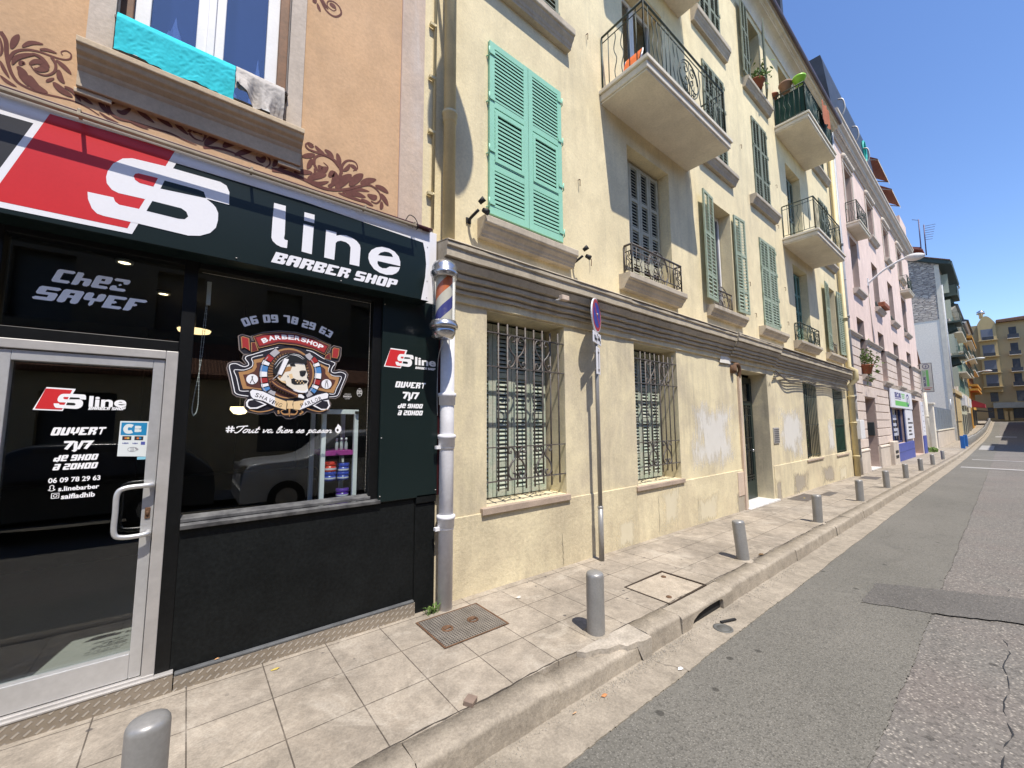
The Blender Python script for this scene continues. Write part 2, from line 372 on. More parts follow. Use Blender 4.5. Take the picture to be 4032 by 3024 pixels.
def mk_kerb(name,c,c2,dk,crack=True):
    t=NT(name); p=t.P()
    col=t.mix(t.ramp(t.noise(p,1.6,7,.65),.35,.7),c,c2)
    col=t.mix(t.ramp(t.noise(t.P((1,1,1),(3,0,2)),4,8,.7,.5),.56,.74,0,.7),col,dk)
    col=t.mix(1.,col,t.ramp(t.noise(p,60,6,.78),.32,.68,.76,1.2),'MULTIPLY'); col=t.mix(1.,col,t.ramp(t.noise(t.P((1,1,1),(2,8,1)),7,8,.78),.34,.66,.74,1.14),'MULTIPLY')
    vo=t.n('ShaderNodeTexVoronoi'); vo.inputs['Scale'].default_value=5; t.l(t.P((1,1,0)),vo.inputs['Vector'])
    g=t.ramp(t.math('ADD',vo.outputs['Distance'],t.ramp(t.noise(p,40,3),0,1,-.03,.03)),.06,.085,1,0)
    pick=t.ramp(t.noise(t.P((1,1,0),(7,5,0)),3,2),.55,.6); col=t.mix(t.math('MULTIPLY',t.math('MULTIPLY',g,pick),.7),col,(.08,.07,.065))
    h=t.noise(p,45,6,.7)
    if crack:
        vc=t.n('ShaderNodeTexVoronoi',feature='DISTANCE_TO_EDGE'); vc.inputs['Scale'].default_value=.62
        wob=t.n('ShaderNodeMixRGB'); 
        nz=t.n('ShaderNodeTexNoise'); nz.inputs['Scale'].default_value=7; nz.inputs['Detail'].default_value=6; t.l(t.P(),nz.inputs['Vector'])
        wob.inputs[0].default_value=.14; t.l(t.P((1,1,.4)),wob.inputs[1]); t.l(nz.outputs['Color'],wob.inputs[2]); t.l(wob.outputs[0],vc.inputs['Vector'])
        ck=t.ramp(vc.outputs['Distance'],.0012,.005,1,0); col=t.mix(t.math('MULTIPLY',ck,.55),col,(.07,.06,.05))
    return t.done(col,.9,0,t.bump(h,.5,.008),.2)
M['kerb']=mk_kerb('kerb_stone',(.375,.328,.265),(.295,.257,.207),(.17,.147,.117),False)
M['gutter']=mk_kerb('gutter_concrete',(.345,.302,.245),(.27,.237,.19),(.17,.148,.12))
def mk_asphalt(name,c,c2,speck,scale,pale=.5,red=None,sz=.55):
    t=NT(name); p=t.P()
    col=t.mix(t.ramp(t.noise(p,.5,7,.6,.3),.35,.68),c,c2)
    if red: col=t.mix(t.ramp(t.noise(t.P((1,1,1),(9,2,0)),.8,5),.45,.65,0,.75),col,red)
    vo=t.n('ShaderNodeTexVoronoi'); vo.inputs['Scale'].default_value=scale; t.l(t.P((1,1,0)),vo.inputs['Vector'])
    hs=t.n('ShaderNodeSeparateColor'); t.l(vo.outputs['Color'],hs.inputs[0])
    k=t.ramp(hs.outputs[0],.35,1.,0,1); st=t.math('MULTIPLY',k,t.ramp(vo.outputs['Distance'],sz,sz*.35,0,1))
    col=t.mix(t.math('MULTIPLY',st,pale),col,speck)
    col=t.mix(t.math('MULTIPLY',t.ramp(hs.outputs[1],.6,1.),.6),col,mul(c,.42))
    col=t.mix(t.ramp(t.noise(t.P((.5,1,1),(2,9,0)),2.0,8,.74,1.),.54,.72,0,.45),col,mul(c,.6))
    col=t.mix(t.ramp(t.noise(t.P((1,1,1),(6,1,0)),2.4,8,.76,1.5),.58,.70,0,.40),col,mul(c,1.55))
    sp_=t.n('ShaderNodeTexVoronoi'); sp_.inputs['Scale'].default_value=2.6; t.l(t.P((1,1,0),(3,3,0)),sp_.inputs['Vector'])
    col=t.mix(t.ramp(t.math('ADD',sp_.outputs['Distance'],t.ramp(t.noise(p,30,3),0,1,-.03,.03)),.06,.085,.75,0),col,mul(c,.3))
    return t.done(col,.82,0,t.bump(t.math('ADD',vo.outputs['Distance'],t.noise(p,scale*.6,3)),.55,.006),.3)
M['asphalt_old']=mk_asphalt('old_coarse_asphalt',(.135,.127,.117),(.165,.155,.142),(.45,.41,.355),55,.8,(.155,.135,.124))
M['asphalt_fine']=mk_asphalt('fine_grey_asphalt',(.128,.123,.108),(.160,.152,.134),(.34,.325,.29),95,.55)
M['asphalt_trench']=mk_asphalt('trench_asphalt',(.098,.093,.087),(.128,.12,.112),(.32,.30,.27),75,.55)
def mk_plate():
    t=NT('diamond_plate'); p=t.P()
    def bars(rot,off):
        m=t.n('ShaderNodeMapping'); m.inputs['Rotation'].default_value=(0,rot,0); m.inputs['Location'].default_value=off
        t.l(t.n('ShaderNodeNewGeometry').outputs['Position'],m.inputs[0])
        b=t.n('ShaderNodeTexBrick',offset=.5); b.inputs['Scale'].default_value=1; b.inputs['Brick Width'].default_value=.056; b.inputs['Row Height'].default_value=.034
        b.inputs['Mortar Size'].default_value=.0140; b.inputs['Mortar Smooth'].default_value=.35
        sp=t.n('ShaderNodeSeparateXYZ'); cb=t.n('ShaderNodeCombineXYZ'); t.l(m.outputs[0],sp.inputs[0]); t.l(sp.outputs[0],cb.inputs[0]); t.l(sp.outputs[2],cb.inputs[1]); t.l(cb.outputs[0],b.inputs[0])
        return t.math('SUBTRACT',1.,b.outputs['Fac'])
    h=bars(R(40),(0,0,0))
    col=t.mix(t.ramp(t.noise(p,6,6,.7),.35,.7),(.40,.35,.29),(.30,.26,.21)); col=t.mix(t.math('MULTIPLY',h,.7),col,(.66,.61,.53))
    return t.done(col,.36,.6,t.bump(h,.8,.003),.5)
M['plate']=mk_plate()
def mk_grate():
    t=NT('cast_iron_grid'); p=t.P((1,1,0))
    b=t.n('ShaderNodeTexBrick',offset=0.); b.inputs['Scale'].default_value=1; b.inputs['Brick Width'].default_value=.0245; b.inputs['Row Height'].default_value=.0245; b.inputs['Mortar Size'].default_value=.0062; b.inputs['Mortar Smooth'].default_value=.2
    t.l(p,b.inputs[0]); b.inputs['Color1'].default_value=(.055,.048,.042,1); b.inputs['Color2'].default_value=(.045,.04,.036,1); b.inputs['Mortar'].default_value=(.25,.225,.195,1)
    col=t.mix(1.,b.outputs[0],t.ramp(t.noise(p,9,5),.3,.7,.75,1.2),'MULTIPLY')
    return t.done(col,.6,.4,t.bump(b.outputs['Fac'],.6,.004),.5)
M['grate']=mk_grate()
def mk_rubble():
    t=NT('rubble_stone'); p=t.P((0,1.1,3.4))
    nz=t.n('ShaderNodeTexNoise'); nz.inputs['Scale'].default_value=2.4; t.l(p,nz.inputs[0])
    w=t.n('ShaderNodeMixRGB'); w.inputs[0].default_value=.22; t.l(p,w.inputs[1]); t.l(nz.outputs['Color'],w.inputs[2])
    vo=t.n('ShaderNodeTexVoronoi'); vo.inputs['Scale'].default_value=2.6; t.l(w.outputs[0],vo.inputs[0])
    ve=t.n('ShaderNodeTexVoronoi',feature='DISTANCE_TO_EDGE'); ve.inputs['Scale'].default_value=2.6; t.l(w.outputs[0],ve.inputs[0])
    hs=t.n('ShaderNodeSeparateColor'); t.l(vo.outputs['Color'],hs.inputs[0])
    col=t.mix(hs.outputs[0],(.62,.55,.47),(.40,.355,.32)); col=t.mix(t.ramp(hs.outputs[1],.7,1.),col,(.74,.66,.56))
    col=t.mix(t.ramp(ve.outputs['Distance'],.02,.07,1,0),col,(.20,.18,.17))
    return t.done(col,.95,0,t.bump(t.ramp(ve.outputs['Distance'],0,.15),.9,.06),.2)
M['rubble']=mk_rubble()
def mk_roof_tiles():
    t=NT('clay_roof_tiles')
    m=t.P((4,4,4)); w=t.n('ShaderNodeTexWave',wave_type='BANDS',bands_direction='X'); w.inputs['Scale'].default_value=1.1; w.inputs['Distortion'].default_value=.6; t.l(m,w.inputs[0])
    w2=t.n('ShaderNodeTexWave',wave_type='BANDS',bands_direction='Y'); w2.inputs['Scale'].default_value=.6; t.l(m,w2.inputs[0])
    col=t.mix(t.noise(t.P(),4,4),(.36,.17,.10),(.24,.12,.08)); col=t.mix(t.math('MULTIPLY',w.outputs['Fac'],.6),col,(.10,.05,.035))
    return t.done(col,.9,0,t.bump(t.math('ADD',w.outputs['Fac'],w2.outputs['Fac']),.8,.05),.2)
M['roof_tile']=mk_roof_tiles()
# flat artwork of the sign, the painted frieze and the shop window: metres along the wall and height
SIGN={'silh':[(-0.535,3.0449),(-0.5299,3.001),(-0.511,2.9512),(-0.4873,2.9262),(-0.4593,2.9214),(-0.3402,2.9221),(-0.3081,2.9227),(-0.0672,2.9183),(-0.0073,2.9347),(0.0451,2.9703),(0.0744,3.0175),(0.0827,3.073),(0.0814,3.1237),(0.0668,3.159),(0.049,3.1783),(0.0117,3.203),(0.1386,3.2048),(0.1353,3.2971),(0.1172,3.3371),(0.082,3.3512),(-0.203,3.3445),(-0.3615,3.331),(-0.4035,3.3109),(-0.4425,3.2593),(-0.4617,3.2021),(-0.4657,3.1648),(-0.46,3.1266),(-0.4361,3.0953),(-0.4068,3.0853),(-0.2858,3.0904),(-0.3082,3.0172),(-0.3988,3.0132),(-0.4174,3.026),(-0.4266,3.0502)],'red_c':[(-0.327,3.2456),(-0.2367,3.2504),(-0.2547,3.1856),(-0.319,3.1849),(-0.3408,3.1975),(-0.3484,3.2186),(-0.3412,3.2368)],'dark_c1':[(-0.2042,3.2468),(-0.0328,3.2505),(-0.0031,3.2451),(0.0102,3.2058),(-0.2206,3.186)],'dark_c2':[(-0.2536,3.0903),(-0.1121,3.0909),(-0.0853,3.0756),(-0.0746,3.0475),(-0.0913,3.0226),(-0.1218,3.016),(-0.2765,3.0165)],'red':[(-0.7108,3.4478),(-0.1662,3.4686),(-0.342,2.9222),(-0.3545,2.8776),(-0.8478,2.8696),(-0.8556,2.9731)],'white_edge_pts':[(-0.7662,3.362),(-0.8617,3.0542),(-0.7108,3.4478),(-0.8556,2.9731),(-0.8456,2.8394),(-0.3322,2.8477),(-0.3083,2.922),(-0.1545,3.3883)],'band_low':[(-0.8847,3.3586),(-0.7662,3.362),(-0.1545,3.3883),(0.6105,3.3984),(1.6154,3.3608)],'black_right':[(1.6154,3.3608),(1.6382,3.2707),(1.6503,3.1615),(1.6424,3.0318),(1.6235,2.9168),(1.6047,2.811)],'l':[(0.4067,3.3161),(0.4837,3.3188),(0.4864,3.0966),(0.4822,3.0662),(0.4882,3.0551),(0.5075,3.0543),(0.5052,2.9934),(0.4682,2.9913),(0.4355,3.0012),(0.4106,3.0226),(0.4017,3.0453),(0.4024,3.1666)],'idot':[(0.6114,3.3142),(0.6839,3.3166),(0.6837,3.2463),(0.6113,3.2463)],'i':[(0.6096,3.2176),(0.6812,3.2184),(0.676,2.992),(0.6044,2.995)],'n':[(0.7721,3.2218),(0.8511,3.2234),(0.8509,3.1953),(0.8849,3.2127),(0.9236,3.2216),(0.9701,3.2157),(1.0109,3.1991),(1.039,3.1712),(1.0454,3.1441),(1.0394,2.9859),(0.9612,2.9846),(0.965,3.1286),(0.9523,3.1499),(0.9256,3.1634),(0.8866,3.164),(0.8613,3.1516),(0.848,3.1338),(0.8418,2.99),(0.7661,2.9906)],'e_o':[(1.3971,3.0779),(1.3961,3.1197),(1.3812,3.1618),(1.3419,3.197),(1.2885,3.2125),(1.2292,3.2093),(1.1789,3.1891),(1.137,3.1552),(1.1155,3.1163),(1.1126,3.0754),(1.1264,3.0353),(1.163,2.9934),(1.2138,2.9728),(1.2725,2.9682),(1.3245,2.9805),(1.3618,3.0045),(1.3842,3.0327),(1.395,3.0659),(1.3001,3.0498),(1.271,3.026),(1.2344,3.0184),(1.205,3.0296),(1.1914,3.052),(1.1929,3.073)],'e_c':[(1.3279,3.1438),(1.316,3.1671),(1.2894,3.1765),(1.2523,3.1723),(1.2161,3.1534),(1.1951,3.1254)],'bs':[(0.4076,2.8607),(0.4273,2.948),(1.3828,2.9298),(1.3128,2.847)],'corners':[(-0.8932,3.4718),(1.6825,3.4815),(1.6676,2.8085),(-0.8442,2.8216)],'shadow_left':[(-0.8934,3.4748),(-0.8847,3.3586),(-0.8779,3.2686),(-0.8738,3.2148)],'shadow_mid':[(-0.5944,3.4569),(-0.5908,3.3775),(-0.5782,3.3026),(-0.5688,3.2463)],'hood':[(-0.8971,3.5241),(-0.8938,3.48)],'shadow_right':[(1.5227,3.2232),(1.5245,3.3343),(1.0459,3.3916)]}
FRIEZE=[([(-0.9747,3.9564),(-0.9512,3.9134),(-0.9421,3.8372),(-0.9306,3.7743),(-0.9129,3.7208),(-0.886,3.684),(-0.8393,3.6695),(-0.7852,3.6701),(-0.7228,3.6805),(-0.6657,3.6873),(-0.6056,3.6761),(-0.5511,3.6513)],0.025,'t'),([(-0.9347,3.7835),(-0.9163,3.8594),(-0.8742,3.9041),(-0.8253,3.9232),(-0.7739,3.9253),(-0.729,3.9317),(-0.6996,3.9531),(-0.6972,3.9859),(-0.7181,3.9964),(-0.7378,3.9758),(-0.7309,3.9585)],0.0175,'t'),([(-0.9279,3.8756),(-0.9185,3.9349),(-0.9063,3.9816)],0.0337,'l'),([(-0.8889,3.9125),(-0.8569,3.9603),(-0.8112,3.9809)],0.0271,'l'),([(-0.8228,3.9382),(-0.7908,3.9543),(-0.7535,3.9565)],0.0227,'l'),([(-0.7735,3.9194),(-0.754,3.8824),(-0.756,3.8321),(-0.7865,3.7897),(-0.8227,3.7863),(-0.8501,3.8176)],0.0188,'t'),([(-0.8539,3.8212),(-0.8311,3.8532),(-0.8059,3.8566),(-0.7951,3.833),(-0.817,3.8077),(-0.8351,3.8088)],0.0447,'l'),([(-0.9175,3.7823),(-0.9039,3.8319),(-0.8717,3.8699),(-0.831,3.9015)],0.0291,'l'),([(-0.8487,3.8963),(-0.8119,3.8892),(-0.776,3.8506)],0.0248,'l'),([(-0.8968,3.7832),(-0.8776,3.7594),(-0.868,3.7238),(-0.8474,3.6827)],0.0503,'l'),([(-0.8906,3.7929),(-0.8818,3.816),(-0.8709,3.8109)],0.0289,'l'),([(-0.7542,3.9129),(-0.7181,3.8858),(-0.687,3.8548)],0.0333,'l'),([(-0.7388,3.8547),(-0.7296,3.8049),(-0.7107,3.7791)],0.0355,'l'),([(-0.7836,3.7492),(-0.7702,3.769),(-0.7531,3.7912)],0.0199,'l'),([(-0.8489,3.7528),(-0.8234,3.6963),(-0.7715,3.6837)],0.0558,'l'),([(-0.7549,3.7628),(-0.7188,3.7316),(-0.6713,3.712)],0.0479,'l'),([(-0.7094,3.7614),(-0.6698,3.7468),(-0.635,3.6977)],0.0308,'l'),([(-0.6579,3.7442),(-0.6209,3.7241),(-0.5835,3.7067)],0.0313,'l'),([(-0.9547,3.6903),(-0.9259,3.6667),(-0.8908,3.6549)],0.0242,'l'),([(-0.9613,3.7787),(-0.9447,3.7367),(-0.9211,3.6927)],0.021,'l'),([(-0.9718,3.9174),(-0.9603,3.8548),(-0.9634,3.8063)],0.0141,'l'),([(-0.5489,3.773),(-0.5434,3.7219),(-0.507,3.6772)],0.0348,'l'),([(-0.5119,3.7515),(-0.4719,3.7913),(-0.4304,3.7889),(-0.4166,3.7601),(-0.4409,3.7148),(-0.4717,3.7214)],0.0224,'t'),([(-0.4762,3.7255),(-0.4458,3.722),(-0.4181,3.7692)],0.0359,'l'),([(-0.5221,3.7461),(-0.5042,3.6979),(-0.4643,3.6736),(-0.3949,3.6828),(-0.3044,3.6883),(-0.2099,3.6941),(-0.1352,3.6817),(-0.0635,3.6734)],0.0242,'t'),([(-0.384,3.7939),(-0.3549,3.7627),(-0.2928,3.7276)],0.04,'l'),([(-0.2923,3.7953),(-0.2528,3.7682),(-0.1981,3.7409)],0.0472,'l'),([(-0.1869,3.8016),(-0.165,3.7642),(-0.1127,3.7272)],0.0394,'l'),([(-0.1138,3.7476),(-0.0808,3.7975),(-0.0331,3.8012)],0.0225,'t'),([(-0.1085,3.7432),(-0.0763,3.7166),(-0.0284,3.7166)],0.0223,'t'),([(-0.089,3.7597),(-0.0643,3.7788),(-0.0373,3.7635)],0.0376,'l'),([(-0.5525,3.6726),(-0.5095,3.6505),(-0.4622,3.6424)],0.0188,'l'),([(-0.4214,3.6825),(-0.372,3.6746),(-0.3171,3.6687)],0.0225,'l'),([(-0.0331,3.8012),(-0.0178,3.7675),(-0.0287,3.7215)],0.0292,'t'),([(-0.018,3.6938),(0.0186,3.752),(0.0718,3.8106)],0.0552,'l'),([(0.089,3.7266),(0.1312,3.7798),(0.1938,3.8176)],0.0573,'l'),([(0.1616,3.6963),(0.2188,3.7475),(0.2811,3.7974)],0.0469,'l'),([(-0.026,3.6738),(0.0647,3.7071),(0.1478,3.7113),(0.2281,3.6959),(0.3457,3.6903)],0.0259,'t'),([(0.2925,3.7764),(0.3336,3.7966),(0.3776,3.7702),(0.3884,3.7218),(0.3604,3.679)],0.0278,'t'),([(0.2942,3.7422),(0.3298,3.7273),(0.3561,3.7696)],0.0523,'l'),([(0.4093,3.7086),(0.4289,3.7571),(0.4428,3.808)],0.0415,'l'),([(0.4391,3.6944),(0.5037,3.7486),(0.5604,3.7589)],0.0381,'l'),([(0.5582,3.7214),(0.627,3.7545),(0.6942,3.7777)],0.0526,'l'),([(0.4032,3.6838),(0.5132,3.7028),(0.6295,3.6954),(0.735,3.6767),(0.8352,3.6823),(0.9646,3.732),(1.0811,3.8068),(1.1748,3.8535),(1.2542,3.8225),(1.2759,3.7582),(1.2377,3.7032),(1.1888,3.7059)],0.0397,'t'),([(0.8259,3.7026),(0.8919,3.7865),(0.9193,3.8807),(0.8773,3.951),(0.7988,3.975),(0.7235,3.9702),(0.6582,3.9691),(0.633,3.9952),(0.6559,4.0266),(0.6926,4.0228)],0.0348,'t'),([(0.9244,3.8632),(0.9304,3.9444),(0.9733,4.0056),(1.0371,4.0182),(1.0591,3.9691),(1.0215,3.9282)],0.0299,'t'),([(0.9926,3.971),(1.0295,3.9666),(1.0489,3.9396)],0.0495,'l'),([(0.6482,4.0164),(0.673,4.0042),(0.697,4.0153)],0.0362,'l'),([(0.7049,4.0237),(0.7391,3.9963),(0.7814,3.9866)],0.0414,'l'),([(0.7801,4.0198),(0.8233,4.0053),(0.8548,3.9706)],0.0518,'l'),([(0.8831,4.0341),(0.8982,3.9798),(0.9046,3.9236)],0.0527,'l'),([(0.6122,3.8828),(0.6604,3.9136),(0.708,3.9461)],0.0493,'l'),([(0.6854,3.8963),(0.6713,3.8432),(0.6533,3.7934)],0.0447,'l'),([(0.7048,3.8197),(0.7139,3.7953),(0.7054,3.7635)],0.0252,'l'),([(0.7037,3.8476),(0.7091,3.9162),(0.7655,3.9621),(0.8423,3.9554),(0.9009,3.9024)],0.0314,'t'),([(0.7077,3.8493),(0.738,3.81),(0.7878,3.8164),(0.8127,3.8749),(0.7761,3.9025)],0.0294,'t'),([(0.736,3.8614),(0.7702,3.8378),(0.8069,3.8724)],0.0642,'l'),([(0.8226,3.7924),(0.8554,3.8347),(0.8738,3.8035),(0.8465,3.725)],0.0752,'l'),([(0.6609,3.7034),(0.7315,3.7648),(0.8035,3.8038)],0.0677,'l'),([(0.6692,3.6974),(0.7423,3.6984),(0.8242,3.7498)],0.0405,'l'),([(0.9367,3.8928),(0.9713,3.932),(0.9923,3.9808)],0.0389,'l'),([(0.8814,3.7145),(0.9441,3.8074),(1.0091,3.8881)],0.0862,'l'),([(0.9945,3.778),(1.0513,3.8652),(1.1101,3.9346)],0.0791,'l'),([(1.0896,3.8353),(1.1545,3.8864),(1.2312,3.9325)],0.0661,'l'),([(0.9392,3.6929),(1.0361,3.7644),(1.1718,3.7912)],0.0489,'l'),([(0.9657,3.6981),(1.0466,3.7237),(1.1403,3.7236)],0.0636,'l'),([(0.9045,3.6779),(1.0115,3.6759),(1.1705,3.6739)],0.0367,'l'),([(1.1537,3.7538),(1.207,3.7483),(1.2406,3.7761)],0.0663,'l'),([(1.2232,3.8673),(1.2931,3.8633),(1.3495,3.843)],0.063,'l'),([(1.2744,3.8094),(1.3107,3.771),(1.3497,3.7174)],0.0608,'l'),([(1.2865,3.7362),(1.2876,3.6953),(1.2786,3.6581)],0.0436,'l'),([(1.0987,3.6932),(1.1607,3.6805),(1.2094,3.6675)],0.0402,'l'),([(0.6871,5.4051),(0.7437,5.3193),(0.8146,5.3079),(0.8681,5.37),(0.8529,5.428),(0.8032,5.4453),(0.7591,5.4191),(0.7526,5.3707),(0.8,5.3557),(0.8281,5.3872)],0.0244,'t'),([(0.7695,5.398),(0.7982,5.4037),(0.8246,5.3924)],0.0531,'l'),([(0.6713,5.3341),(0.685,5.2996),(0.6985,5.2722)],0.0329,'l'),([(0.6315,5.3344),(0.6497,5.3367),(0.6607,5.3707)],0.0364,'l'),([(0.709,5.4063),(0.7292,5.3688),(0.762,5.3399)],0.0298,'l')]
